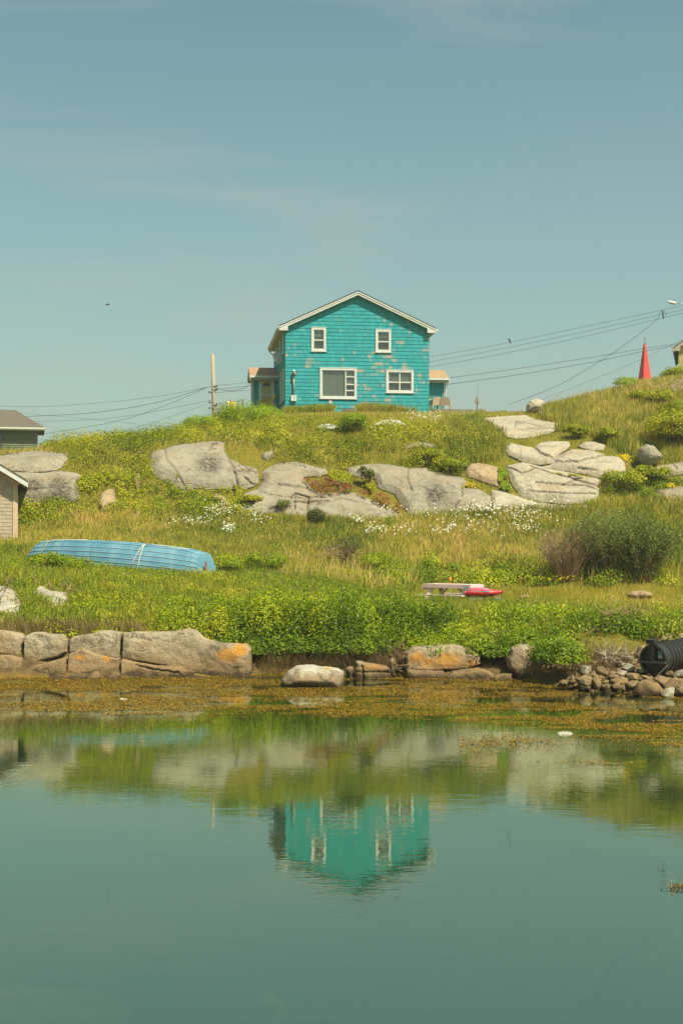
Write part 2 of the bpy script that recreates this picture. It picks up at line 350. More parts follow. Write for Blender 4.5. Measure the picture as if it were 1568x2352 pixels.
def water_material():
    m, t, o = mk('still_sea_water'); v = pos(t)
    mp1 = nn(t, 'ShaderNodeMapping'); mp1.inputs['Scale'].default_value = (1.0, 2.6, 1); t.links.new(v, mp1.inputs[0])
    n1 = noise(t, 2.0, 3, 0.55, mp1.outputs[0], 0.4)
    mp2 = nn(t, 'ShaderNodeMapping'); mp2.inputs['Scale'].default_value = (0.25, 0.6, 1); mp2.inputs['Rotation'].default_value = (0, 0, R(9)); t.links.new(v, mp2.inputs[0])
    n2 = noise(t, 1.0, 3, 0.5, mp2.outputs[0], 0.2)
    mp3 = nn(t, 'ShaderNodeMapping'); mp3.inputs['Scale'].default_value = (3.0, 8.0, 1); t.links.new(v, mp3.inputs[0])
    n3 = noise(t, 2.2, 2, 0.5, mp3.outputs[0])
    # breeze patches: ripples come and go over the pool
    pat = ramp(t, [(0.35, 0.25), (0.65, 1.0)]); t.links.new(noise(t, 0.16, 3, 0.5, v), pat.inputs[0])
    h = nn(t, 'ShaderNodeMath', operation='MULTIPLY_ADD'); t.links.new(n1, h.inputs[0]); h.inputs[1].default_value = 0.075
    k = nn(t, 'ShaderNodeMath', operation='MULTIPLY'); t.links.new(n3, k.inputs[0]); k.inputs[1].default_value = 0.06
    k2 = nn(t, 'ShaderNodeMath', operation='MULTIPLY'); t.links.new(k.outputs[0], k2.inputs[0]); t.links.new(pat.outputs[0], k2.inputs[1]); t.links.new(k2.outputs[0], h.inputs[2])
    h2 = nn(t, 'ShaderNodeMath', operation='MULTIPLY_ADD'); t.links.new(n2, h2.inputs[0]); h2.inputs[1].default_value = 0.22; t.links.new(h.outputs[0], h2.inputs[2])
    bn = bumpn(t, h2.outputs[0], 1.0, 0.010)
    fr = nn(t, 'ShaderNodeFresnel'); fr.inputs[0].default_value = 1.34; t.links.new(bn, fr.inputs[1])
    ff = nn(t, 'ShaderNodeMath', operation='MULTIPLY_ADD'); t.links.new(fr.outputs[0], ff.inputs[0]); ff.inputs[1].default_value = 0.62; ff.inputs[2].default_value = 0.36
    gl = nn(t, 'ShaderNodeBsdfGlossy'); gl.inputs['Roughness'].default_value = 0.008; gl.inputs['Color'].default_value = (0.87, 0.97, 0.78, 1); t.links.new(bn, gl.inputs['Normal'])
    tr = nn(t, 'ShaderNodeBsdfTransparent'); tr.inputs[0].default_value = (0.62, 0.74, 0.52, 1)
    df = nn(t, 'ShaderNodeBsdfDiffuse'); df.inputs[0].default_value = (0.026, 0.062, 0.036, 1)
    # silt in the water scatters some light back, more over the deep middle of the pool
    s = nn(t, 'ShaderNodeSeparateXYZ'); t.links.new(v, s.inputs[0])
    mr = nn(t, 'ShaderNodeMapRange'); t.links.new(s.outputs['Y'], mr.inputs[0])
    for q, a in ((1, 20.0), (2, 30.0), (3, 0.34), (4, 0.10)): mr.inputs[q].default_value = a
    body = nn(t, 'ShaderNodeMixShader'); t.links.new(mr.outputs[0], body.inputs[0]); t.links.new(tr.outputs[0], body.inputs[1]); t.links.new(df.outputs[0], body.inputs[2])
    mx = nn(t, 'ShaderNodeMixShader'); t.links.new(ff.outputs[0], mx.inputs[0]); t.links.new(body.outputs[0], mx.inputs[1]); t.links.new(gl.outputs[0], mx.inputs[2])
    t.links.new(mx.outputs[0], o.inputs[0]); return m
wx = [-420, -60, -20, 0, 20, 60, 420]; wy = [-60, 0, 15, 25, 34.6]
WV = [(a, b, 0) for b in wy for a in wx]; WF = [(j * 7 + i, j * 7 + i + 1, j * 7 + i + 8, j * 7 + i + 7) for j in range(4) for i in range(6)]
tag(make('water', WV, WF, water_material()), kind='structure')

# ------------------------------------------------------------------ rocks
RM = {
 'pale': rock_mat('granite_pale', (0.519, 0.448, 0.320), (0.333, 0.286, 0.195), (0.468, 0.332, 0.189), False),
 'grey': rock_mat('granite_grey', (0.377, 0.332, 0.237), (0.230, 0.203, 0.141), (0.337, 0.240, 0.137), False),
 'bank': rock_mat('granite_bank', (0.478, 0.392, 0.257), (0.276, 0.213, 0.126), (0.402, 0.242, 0.101)),
 'tan':  rock_mat('granite_tan', (0.464, 0.341, 0.194), (0.278, 0.190, 0.099), (0.412, 0.234, 0.099)),
 'white': rock_mat('granite_white', (0.561, 0.508, 0.381), (0.382, 0.337, 0.238), (0.471, 0.376, 0.232)),
 'boulder': rock_mat('granite_bleached_boulder', (0.66, 0.60, 0.47), (0.46, 0.41, 0.30), (0.56, 0.47, 0.32), 0.35),
 'foam': rock_mat('bleached_foam', (0.66, 0.61, 0.48), (0.50, 0.45, 0.34), (0.52, 0.40, 0.25), False),
 'dark': rock_mat('granite_dark', (0.171, 0.149, 0.104), (0.090, 0.079, 0.056), (0.153, 0.108, 0.054)),
}
def drowned_material():
    m, t, o = mk('depth_faded_drowned_rock'); b = nn(t, 'ShaderNodeBsdfDiffuse'); v = pos(t)
    r1 = ramp(t, [(0.3, (0.11, 0.10, 0.045)), (0.7, (0.30, 0.25, 0.10))]); t.links.new(noise(t, 2.5, 6, 0.7, v), r1.inputs[0])
    s = nn(t, 'ShaderNodeSeparateXYZ'); t.links.new(v, s.inputs[0])
    ad = nn(t, 'ShaderNodeMath', operation='MULTIPLY_ADD'); t.links.new(noise(t, 1.8, 6, 0.7, v), ad.inputs[0]); ad.inputs[1].default_value = 0.9; t.links.new(s.outputs['Z'], ad.inputs[2])
    mr = nn(t, 'ShaderNodeMapRange'); t.links.new(ad.outputs[0], mr.inputs[0])       # flanks tinted darker with depth, standing in for light absorbed by the water
    for k, q in ((1, -0.16), (2, 0.30), (3, 1.0), (4, 0.0)): mr.inputs[k].default_value = q
    t.links.new(mixc(t, mr.outputs[0], r1.outputs[0], (0.050, 0.058, 0.032)), b.inputs[0]); t.links.new(b.outputs[0], o.inputs[0]); return m
RM['drowned'] = drowned_material()
ROCK_POLYS = []
def Z(ox, oy, k, pts): return [(ox + a * k, oy + b * k) for a, b in pts]
def z4(p): return Z(313.6, 940.8, 0.4, p)
def z5(p): return Z(941.0, 940.8, 0.4, p)
def z6(p): return Z(0.0, 1129.2, 0.36, p)
def z7(p): return Z(0.0, 1029.0, 0.136, p)
def zc(p): return Z(501.9, 1254.7, 0.36, p)
def z8(p): return Z(1003.8, 1286.0, 0.36, p)
def z2(p): return Z(0.0, 784.0, 0.36, p)

_seed = [0]
def rock(name, label, poly, D=None, mat='grey', r=0.4, front=0.5, back=0.6, lean=0.0, amp=0.06, step=3.0, cracks=(), orange=(), dark=(),
         facets=0, cat='rock', group=None, lay=(0, -0.97, 0.22), mask=True, nfreq=1.6, kind=None, fs=(0.25, 0.75)):
    """a stone from its outline: rounded shoulders of radius r, a worn front and a buried back; joints cut as grooves"""
    if D is None: front *= 0.85; r *= 1.25; step = min(step, 2.2); facets = facets or 4; fs = (0.05, 0.40)
    if group == 'granite blocks along the waterline': r *= 0.55; facets = 5; fs = (0.05, 0.30); step = min(step, 2.5)
    _seed[0] += 1; sd_ = _seed[0]; rg = np.random.default_rng(sd_ * 17 + 3)
    if mask: ROCK_POLYS.append(poly)
    # outline, resampled and roughened
    bp = []; n = len(poly)
    for i in range(n):
        a = np.array(poly[i], float); b = np.array(poly[(i + 1) % n], float); m = max(1, int(np.hypot(*(b - a)) / step))
        for j in range(m): bp.append(a + (b - a) * j / m)
    bp = np.array(bp); c = bp.mean(0); jit = fbm(np.stack([bp[:, 0] * 0.06, bp[:, 1] * 0.06, np.full(len(bp), sd_ * 3.1)], 1), 3, sd_)
    dirv = bp - c; ln = np.hypot(dirv[:, 0], dirv[:, 1])[:, None] + 1e-6; bp = bp + dirv / ln * (jit * step * 0.9)[:, None]
    x0, y0 = bp.min(0); x1, y1 = bp.max(0)
    gx, gy = np.meshgrid(np.arange(x0, x1, step), np.arange(y0, y1, step * 0.87)); gx = gx + ((np.arange(gx.shape[0]) % 2) * step / 2)[:, None]
    gx = gx.ravel() + rg.uniform(-.25, .25, gx.size) * step; gy = gy.ravel() + rg.uniform(-.25, .25, gy.size) * step
    bl = [tuple(q) for q in bp]; ok = in_poly(gx, gy, bl)
    gx, gy = gx[ok], gy[ok]
    ok = seg_dist(gx, gy, bl) > step * 0.45; gx, gy = gx[ok], gy[ok]
    pts = np.concatenate([bp, np.stack([gx, gy], 1)]); nb = len(bp)
    res = delaunay_2d_cdt([Vector((float(a), float(b))) for a, b in pts], [], [list(range(nb))], 1, 1e-4)
    pts = np.array([(v.x, v.y) for v in res[0]]); tri = [f for f in res[2]]
    d = seg_dist(pts[:, 0], pts[:, 1], bl); bd = d < 1e-3
    if D is None:
        Db = hit(pts[:, 0], pts[:, 1])
        med = np.median(Db); Db = np.clip(Db, med - 4, med + 4)
    else: Db = np.full(len(pts), float(D))
    sc_ = Db / CF; dm = d * sc_
    x, y, z = (pts[:, 0] - 784) * sc_, Db.copy(), EYE + (HY - pts[:, 1]) * sc_
    if D is not None: y = y + lean * (z - z.min())
    f = np.sqrt(np.clip(1 - (1 - np.clip(dm / r, 0, 1)) ** 2, 0, 1))
    if D is None: f = 1 - (1 - np.clip(dm / r, 0, 1)) ** 2.2
    h = f * front
    pp = np.stack([x, y, z], 1)
    if facets:
        cx, cz = x.mean(), z.mean(); hw = max(x.max() - x.min(), z.max() - z.min()) / 2
        for q in range(facets):
            a = rg.uniform(0, 6.28); s = rg.uniform(*fs)
            h = np.minimum(h, front * (rg.uniform(0.55, 0.98) - s * ((x - cx) * math.cos(a) + (z - cz) * math.sin(a)) / hw))
        h = np.maximum(h, 0.0) * (1 - bd)
    w_ = np.clip(dm / r, 0.0, 1)
    h = h + w_ * amp * (fbm(pp * nfreq + sd_ * 7, 5, sd_) * 1.0 + 0.8 * (0.5 - np.abs(fbm(pp * nfreq * 0.6 + sd_ * 3, 3, sd_ + 9))))
    if D is None:      # bedding: thin ledges that step out and break off
        tt = z / 0.52 + 0.25 * x + 1.1 * fbm(pp * 0.55 + sd_, 3, sd_ + 4); fr_ = tt - np.floor(tt); h = h + w_ * 0.085 * (1 - fr_) ** 2 * (0.4 + 0.6 * (fbm(pp * 0.4, 2, 77) > -0.1))
    ck = np.zeros(len(pts))
    for cpts, cw, cd in cracks:
        wob = fbm(np.stack([pts[:, 0] * 0.08, pts[:, 1] * 0.08, np.zeros(len(pts))], 1), 3, 5) * 4
        q = np.exp(-(seg_dist(pts[:, 0] + wob, pts[:, 1] + wob * 0.6, cpts, False) / (cw * 0.8)) ** 2); ck = np.maximum(ck, q * min(1.0, cd * 8)); h = h - q * cd
    lx, ly, lz = lay if D is None else (0, -1, 0.0)
    vf = np.stack([x + lx * h, y + ly * h, z + lz * h], 1)
    hb = f * back
    vb = np.stack([x - lx * hb, y - ly * hb, z - (lz * hb if D is None else 0)], 1)
    N = len(pts); mapb = np.arange(N) + N; mapb[bd] = np.nonzero(bd)[0]
    V = np.concatenate([vf, vb]); T = np.array(tri)
    nrm = np.cross(vf[T[:, 1]] - vf[T[:, 0]], vf[T[:, 2]] - vf[T[:, 0]])
    if nrm[:, 1].mean() > 0: T = T[:, ::-1]
    F = np.concatenate([T, mapb[T][:, ::-1]])
    used = np.unique(F); rm = np.full(len(V), -1); rm[used] = np.arange(len(used)); 
    def spots(lst):
        a = np.zeros(N)
        for sx, sy, rx, ry in lst: a = np.maximum(a, np.clip(1.6 - 1.3 * np.hypot((pts[:, 0] - sx) / rx, (pts[:, 1] - sy) / ry), 0, 1))
        return a
    at = {k: np.concatenate([q, q])[used] for k, q in (('crack', np.clip(ck, 0, 0.85)), ('orange', spots(orange)), ('dark', spots(dark)))}
    o = make(name, V[used], rm[F], RM[mat], None, True, at)
    return tag(o, label, cat, group, kind)
HG = 'outcrops of bedrock on the hillside'
BG = 'granite blocks along the waterline'
SG = 'loose stones heaped below the pipe'

# hillside outcrops
rock('outcrop', 'broad grey rock dome on the left hillside above the boat, shrubs all round', z4([(90,240),(165,222),(215,205),(370,182),(470,178),(515,185),(505,240),(540,285),(600,310),(690,340),(705,370),(700,430),(640,455),(600,470),(540,458),(440,462),(330,455),(270,468),(200,435),(140,405),(95,375),(72,320),(78,270)]),
     mat='grey', r=1.0, front=0.75, amp=0.16, group=HG, cracks=[(z4([(165,222),(180,300),(240,380),(285,460)]), 3, .06), (z4([(520,270),(560,340),(590,460)]), 2.4, .10), (z4([(600,310),(640,345),(700,372)]), 2.4, .12), (z4([(620,400),(660,430),(705,430)]), 2.4, .10)], dark=[(*z4([(420,330)])[0], 34, 26)])
rock('outcrop', 'low sloping grey slab across the middle of the hillside, beside the red-brown creeper', z4([(560,585),(600,520),(598,480),(690,458),(720,420),(725,350),(790,315),(925,293),(1000,320),(1090,340),(1102,372),(1050,385),(960,390),(985,425),(1000,452),(1060,480),(1250,475),(1330,510),(1420,560),(1520,600),(1500,640),(1300,632),(1100,622),(950,612),(850,602),(760,592),(640,612)]),
     mat='grey', r=0.7, front=0.55, amp=0.16, group=HG, cracks=[(z4([(870,545),(905,490),(990,515),(1080,512)]), 2.2, .16), (z4([(900,540),(985,545),(1100,535)]), 2, .14), (z4([(820,440),(900,450),(980,455)]), 2.4, .10), (z4([(985,515),(985,590)]), 1.8, .14), (z4([(760,575),(830,565)]), 2, .10), (z4([(915,500),(910,580)]), 1.8, .10), (z4([(1030,560),(1180,520),(1260,540)]), 2, .08)])
rock('outcrop', 'tall rounded grey rock face at the centre right of the hillside, bare and stained', z4([(1200,330),(1260,318),(1400,308),(1570,335)]) + z5([(90,330),(120,350),(310,390),(335,430),(310,450),(390,455),(470,500),(462,540),(440,575),(300,595),(150,605),(0,605)]) + z4([(1530,570),(1480,490),(1380,452),(1365,400),(1290,395),(1215,380)]),
     mat='grey', r=0.9, front=0.8, amp=0.18, group=HG, cracks=[(z5([(300,450),(290,520),(260,570)]), 2.4, .10), (z5([(-10,330),(-12,420),(10,480)]), 2.2, .08), (z5([(200,440),(260,470),(300,450)]), 2, .06)], dark=[(*z5([(140,500)])[0], 26, 30)])
rock('outcrop', 'small tan rock step under the grassy ledge, right of the grey rock face', z5([(305,312),(400,305),(500,330),(518,380),(508,445),(440,425),(380,402),(330,388)]), mat='tan', r=0.4, front=0.4, amp=0.10, group=HG)
rock('outcrop', 'pale slab with a notched top, upper left of the pale terraced rock', z5([(540,235),(548,212),(580,190),(640,205),(712,218),(740,190),(800,180),(910,182),(922,210),(872,250),(832,280),(830,308),(740,322),(640,300),(560,265)]), mat='pale', r=0.5, front=0.5, amp=0.14, group=HG, cracks=[(z5([(712,215),(740,260),(830,290)]), 2.4, .14)])
rock('outcrop', 'pale bare slab with a blunt right end, upper right of the terraced rock', z5([(826,275),(930,225),(1050,235),(1130,262),(1200,270),(1232,300),(1242,360),(1200,398),(1090,398),(1000,375),(900,358),(800,348),(700,333),(800,318)]), mat='pale', r=0.6, front=0.65, amp=0.13, group=HG, cracks=[(z5([(830,308),(950,312),(1070,280),(1140,262)]), 2.2, .14), (z5([(960,345),(1060,355)]), 2.2, .10)])
rock('outcrop', 'long pale terraced slab with crossing joints above the daisies', z5([(548,322),(650,300),(750,328),(900,358),(1000,378),(1102,402),(1075,440),(1092,470),(1078,512),(1000,540),(900,548),(740,532),(640,505),(585,440),(560,372)]), mat='pale', r=0.6, front=0.6, amp=0.14, group=HG,
     cracks=[(z5([(550,330),(640,375),(720,345)]), 2, .14), (z5([(690,330),(800,370),(980,420),(1060,440)]), 2.2, .16), (z5([(720,430),(860,440),(1000,445),(1085,470)]), 2, .14), (z5([(660,475),(850,490),(1060,490)]), 1.8, .12), (z5([(870,440),(980,400)]), 1.8, .10)])
rock('outcrop', 'narrow pale ledge curving along the meadow below the terraced slab', z5([(468,462),(540,466),(640,505),(740,535),(900,550),(1010,545),(1060,560),(900,575),(700,575),(480,570),(464,520)]), mat='pale', r=0.35, front=0.35, amp=0.08, group=HG)
rock('outcrop', 'smooth whale-backed pale slab near the top of the hill, right of the lawn', z5([(398,75),(430,45),(520,40),(660,30),(705,45),(722,55),(830,70),(900,80),(1037,95),(1000,103),(870,103),(800,138),(700,162),(600,168),(510,152),(480,127),(430,112)]), mat='pale', r=0.6, front=0.45, amp=0.10, group=HG, lay=(0, -0.9, 0.40), cracks=[(z5([(600,120),(600,80),(740,105)]), 2.2, .08), (z5([(620,125),(720,120),(800,110)]), 2, .08)])
rock('stone', 'small pale stone in grass beside the whale-backed slab', z5([(1048,108),(1075,98),(1102,102),(1106,120),(1052,123)]), mat='pale', r=0.2, front=0.3, amp=0.05, group=HG)
rock('outcrop', 'small speckled slab above the blunt end of the terraced rock', z5([(960,212),(1000,186),(1060,182),(1125,205),(1112,236),(1030,240)]), mat='pale', r=0.35, front=0.4, amp=0.10, group=HG)
rock('boulder', 'round grey boulder perched on the right slope under the shrubs', z5([(1303,268),(1315,225),(1350,200),(1400,205),(1440,250),(1447,277),(1405,312),(1350,330),(1320,308)]), D=float(hit([1375], [1072])[0]) - 0.2, mat='grey', r=0.55, front=0.6, back=0.6, amp=0.07, cat='boulder')
rock('outcrop', 'grey ledge at the right edge below the round boulder', z5([(1340,345),(1380,325),(1440,320),(1520,305),(1620,290),(1620,362),(1480,388),(1350,378)]), mat='grey', r=0.4, front=0.5, amp=0.10, group=HG, cracks=[(z5([(1505,310),(1520,350)]), 2, .12)])
rock('outcrop', 'low grey ledge at the right edge behind the willow, yellow moss on top', z5([(1408,458),(1500,446),(1620,438),(1620,528),(1440,522),(1415,492)]), mat='grey', r=0.4, front=0.5, amp=0.10, group=HG)
rock('stone', 'small grey stone in grass left of the round boulder', z5([(1225,200),(1255,194),(1292,197),(1300,218),(1230,221)]), mat='grey', r=0.2, front=0.3, amp=0.04, group=HG)
rock('stone', 'small flat stone behind the round boulder', z5([(1362,200),(1400,188),(1432,194),(1442,215),(1400,220)]), mat='grey', r=0.2, front=0.3, amp=0.04, group=HG)
rock('outcrop', 'upper dome of the cracked grey rock behind the shed', z7([(-160,110),(0,100),(300,75),(450,50),(700,45),(900,55),(1080,90),(1190,130),(1130,220),(1040,340),(950,382),(760,408),(480,408),(170,393),(60,365),(-160,350)]), mat='grey', r=0.8, front=0.6, amp=0.12, group=HG)
rock('outcrop', 'lower half of the cracked grey rock behind the shed, stained dark', z7([(-160,390),(150,400),(480,413),(760,413),(900,388),(1100,387),(1280,410),(1370,460),(1352,520),(1290,570),(1345,720),(1352,860),(1250,925),(900,920),(400,970),(-160,1000)]), mat='grey', r=0.8, front=0.75, amp=0.16, group=HG, dark=[(*z7([(1050,700)])[0], 34, 26), (*z7([(600,680)])[0], 30, 22)])
rock('outcrop', 'narrow upright tan rock half buried in shrubs left of the grey dome', z2([(640,970),(690,940),(735,935),(742,1000),(735,1050),(660,1092),(622,1050)]), mat='tan', r=0.35, front=0.45, amp=0.10, group=HG)
rock('stone', 'thin sliver of rock among shrubs left of the grey dome', z2([(848,880),(885,830),(900,900),(880,960)]), mat='tan', r=0.2, front=0.3, amp=0.05, group=HG)
rock('stone', 'small grey stone above the sloping slab, under the lawn shrubs', z4([(712,262),(740,240),(780,235),(792,270),(750,293),(718,287)]), mat='grey', r=0.3, front=0.4, amp=0.06, group=HG)
rock('outcrop', 'low pale rock showing between shrubs above the grey rock face', z5([(-40,225),(0,190),(80,185),(150,205),(160,226),(60,217)]), mat='grey', r=0.3, front=0.35, amp=0.06, group=HG)
rock('outcrop', 'tan rock foot under shrubs beside the sloping slab', z4([(430,520),(455,480),(520,500),(560,540),(565,570),(500,560)]), mat='tan', r=0.35, front=0.4, amp=0.08, group=HG)
rock('boulder', 'pale boulder on the skyline right of the lawn', [(1206,948),(1208,930),(1216,919),(1232,915),(1246,920),(1254,934),(1256,946),(1240,952)], D=float(hit([1230], [951])[0]), mat='white', r=0.5, front=0.5, back=0.5, amp=0.07, cat='boulder', step=2.2)
# lower left, between the boat and the water
rock('outcrop', 'pale rock at the left edge below the boat, bare roots on it', z6([(-60,590),(40,600),(100,630),(122,680),(147,745),(112,800),(-60,805)]), mat='white', r=0.35, front=0.55, amp=0.10, group=HG, cracks=[(z6([(40,610),(20,700),(0,760)]), 2.4, .14)])
rock('outcrop', 'pale lichen-spotted rock under bare roots below the boat', z6([(200,652),(260,590),(330,630),(440,640),(442,722),(330,742),(250,692)]), mat='white', r=0.3, front=0.45, amp=0.08, group=HG)
rock('stone', 'white stone tip at the left edge level with the boat', z6([(-60,485),(40,495),(32,530),(-60,535)]), mat='white', r=0.25, front=0.35, amp=0.05, group=HG)
# blocks along the waterline
WL = 1206.0
rock('granite_block', 'cracked bank block cut off by the left edge', z6([(-420,880),(-200,872),(20,888),(130,905),(153,930),(150,1042),(120,1070),(50,1055),(-420,1055)]), D=32.9, mat='bank', r=0.22, front=0.4, back=0.9, lean=0.15, amp=0.10, group=BG)
rock('granite_block', 'squarish rounded bank block second from the left edge', z6([(158,925),(200,900),(260,900),(330,912),(400,910),(432,945),(432,1022),(380,1052),(260,1082),(190,1098),(158,1062)]), D=32.85, mat='bank', r=0.22, front=0.42, back=0.9, lean=0.12, amp=0.10, group=BG)
rock('granite_block', 'bank block third from the left edge, between two upright joints', z6([(440,952),(460,925),(560,910),(640,890),(700,888),(771,900),(773,1000),(771,1062),(640,1052),(560,1012),(440,1032)]), D=32.9, mat='bank', r=0.22, front=0.4, back=0.9, lean=0.18, amp=0.10, group=BG)
rock('granite_block', 'tan lower block with orange specks under the third bank block', z6([(436,1036),(540,1000),(640,1040),(765,1062),(772,1150),(640,1165),(500,1175),(436,1160)]), D=32.7, mat='tan', r=0.2, front=0.45, back=0.9, lean=0.2, amp=0.10, orange=[(*z6([(690,1060)])[0], 10, 9), (*z6([(520,1055)])[0], 16, 6)], group=BG)
rock('granite_block', 'longest pale bank block, orange lichen at its right end', z6([(780,905),(850,895),(960,897),(1090,895),(1190,875),(1240,890),(1290,930),(1330,950),(1420,970),(1568,975),(1604,1005),(1604,1215),(1400,1220),(1230,1160),(1100,1120),(960,1095),(780,1068)]), D=32.9, mat='bank', r=0.35, front=0.55, back=1.0, lean=0.2, amp=0.13, orange=[(*z6([(1460,1040)])[0], 30, 17), (*z6([(1530,1010)])[0], 20, 16)], dark=[(*z6([(1330,1090)])[0], 36, 24), (*z6([(1390,990)])[0], 24, 12)], group=BG)
rock('granite_block', 'small tan block at the water in the left corner', z6([(-420,1060),(60,1040),(147,1062),(152,1180),(20,1195),(-420,1195)]), D=32.6, mat='tan', r=0.22, front=0.4, back=0.8, lean=0.2, amp=0.09, group=BG)
rock('granite_block', 'slanting tan slab at the water below the second bank block', z6([(150,1160),(220,1105),(430,1052),(432,1180),(300,1200),(152,1200)]), D=32.6, mat='tan', r=0.2, front=0.5, back=0.8, lean=0.35, amp=0.09, group=BG)
rock('granite_block', 'long tongue of tan rock at the foot of the longest bank block', z6([(772,1068),(870,1092),(1000,1112),(1150,1115),(1242,1150),(1230,1180),(980,1215),(860,1215),(772,1190)]), D=32.45, mat='tan', r=0.18, front=0.45, back=0.6, lean=0.4, amp=0.08, cracks=[(z6([(870,1105),(1000,1135),(1150,1150)]), 2, .08)], group=BG)
for lb, pl in (('wet stone at the water under the slanting tan slab', [(298,1190),(360,1165),(430,1175),(432,1215),(300,1215)]),
               ('wet stone at the water just right of the slanting slab', [(440,1170),(500,1160),(560,1165),(560,1215),(440,1215)]),
               ('wet rounded stone at the water under the tan lower block', [(545,1170),(620,1145),(657,1180),(652,1216),(550,1216)]),
               ('wet rounded stone at the water below the upright joint', [(658,1180),(720,1145),(772,1165),(772,1216),(660,1216)]),
               ('flat wet stone at the water below the longest bank block', [(1095,1205),(1230,1165),(1325,1185),(1310,1222),(1110,1222)]),
               ('low brown stone awash at the right foot of the longest bank block', [(1355,1205),(1480,1185),(1570,1195),(1570,1224),(1360,1224)])):
    rock('wet_stone', lb, z6(pl), D=32.2, mat='tan', r=0.15, front=0.35, back=0.35, lean=0.25, amp=0.06, group='wet stones at the foot of the bank')
rock('boulder', 'big white-topped boulder standing in the shallows', zc([(398,850),(440,800),(500,765),(560,758),(640,765),(760,780),(797,800),(799,905),(780,922),(700,925),(540,928),(415,922),(402,880)]), D=30.2, mat='boulder', r=0.45, front=0.55, back=0.6, lean=0.25, amp=0.08, cat='boulder', nfreq=1.2, dark=[(*zc([(505,800)])[0], 8, 10)], orange=[(*zc([(695,778)])[0], 6, 3)])
rock('granite_block', 'squared block with an orange edge right of the big boulder', zc([(868,775),(900,740),(1000,755),(1090,770),(1102,790),(1102,885),(920,885),(872,880)]), D=32.3, mat='bank', r=0.15, front=0.4, back=0.7, lean=0.2, amp=0.07, orange=[(*zc([(985,768)])[0], 26, 5)], cracks=[(zc([(915,760),(920,870)]), 2, .10), (zc([(870,795),(1090,800)]), 2, .05)], group=BG)
for lb, pl, mt in (('small pale block on top of the squared block', [(873,732),(915,728),(922,765),(880,772)], 'white'),
                   ('narrow stacked stone between the boulder and the squared block', [(808,780),(835,765),(862,768),(867,880),(820,880)], 'bank'),
                   ('thin upright slab right of the squared block', [(1088,725),(1115,705),(1120,740),(1112,835),(1092,805)], 'bank'),
                   ('small stone at the water right of the squared block', [(1148,855),(1190,836),(1212,882),(1152,888)], 'tan'),
                   ('leaning shard between the squared block and the orange rock', [(1112,820),(1130,812),(1160,860),(1140,872)], 'bank'),
                   ('second leaning shard beside the orange rock', [(1140,815),(1156,812),(1182,845),(1165,860)], 'bank')):
    rock('stone', lb, zc(pl), D=32.4, mat=mt, r=0.12, front=0.28, back=0.4, lean=0.1, amp=0.05, group='small stones by the squared block', step=2.4)
rock('granite_block', 'wide bank rock splashed with bright orange lichen', z8([(-200,590),(-150,555),(-50,550),(100,540),(200,560),(272,610),(278,665),(180,695),(40,705),(-60,705),(-200,700)]), D=32.6, mat='bank', r=0.3, front=0.5, back=0.8, lean=0.25, amp=0.12, orange=[(*z8([(60,640)])[0], 36, 22), (*z8([(-130,620)])[0], 22, 14), (*z8([(210,660)])[0], 22, 10), (*z8([(-60,650)])[0], 22, 12)], group=BG)
rock('granite_block', 'brown block at the water under the orange lichen rock', z8([(-200,695),(-100,705),(40,708),(56,740),(42,790),(-60,798),(-200,795)]), D=32.2, mat='bank', r=0.2, front=0.4, back=0.7, lean=0.2, amp=0.09, group=BG)
rock('granite_block', 'tan wedge at the water under the orange lichen rock', z8([(50,745),(100,712),(270,692),(340,712),(372,742),(362,793),(200,797),(60,795)]), D=32.0, mat='tan', r=0.2, front=0.45, back=0.7, lean=0.25, amp=0.08, group=BG)
rock('granite_block', 'small squared tan block at the water beside the wedge', z8([(355,745),(420,722),(475,722),(480,790),(368,794)]), D=31.9, mat='tan', r=0.14, front=0.4, back=0.6, lean=0.1, amp=0.05, group=BG)
rock('granite_block', 'big blunt bank rock above the water with a shaded underside', z8([(440,622),(470,560),(520,542),(600,540),(690,580),(742,630),(732,682),(662,722),(642,790),(490,795),(482,722),(445,682)]), D=32.2, mat='bank', r=0.35, front=0.65, back=0.8, lean=0.1, amp=0.10, orange=[(*z8([(590,690)])[0], 20, 6), (*z8([(630,552)])[0], 7, 4)], dark=[(*z8([(560,750)])[0], 30, 12)], group=BG)  # the dark spot paints the shade of the underside
rock('granite_block', 'dark weathered bank rock behind the white dead branch', z8([(650,790),(665,722),(745,640),(700,545),(800,530),(882,590),(884,650),(862,742),(800,792)]), D=32.5, mat='dark', r=0.3, front=0.5, back=0.8, lean=0.1, amp=0.10, group=BG)
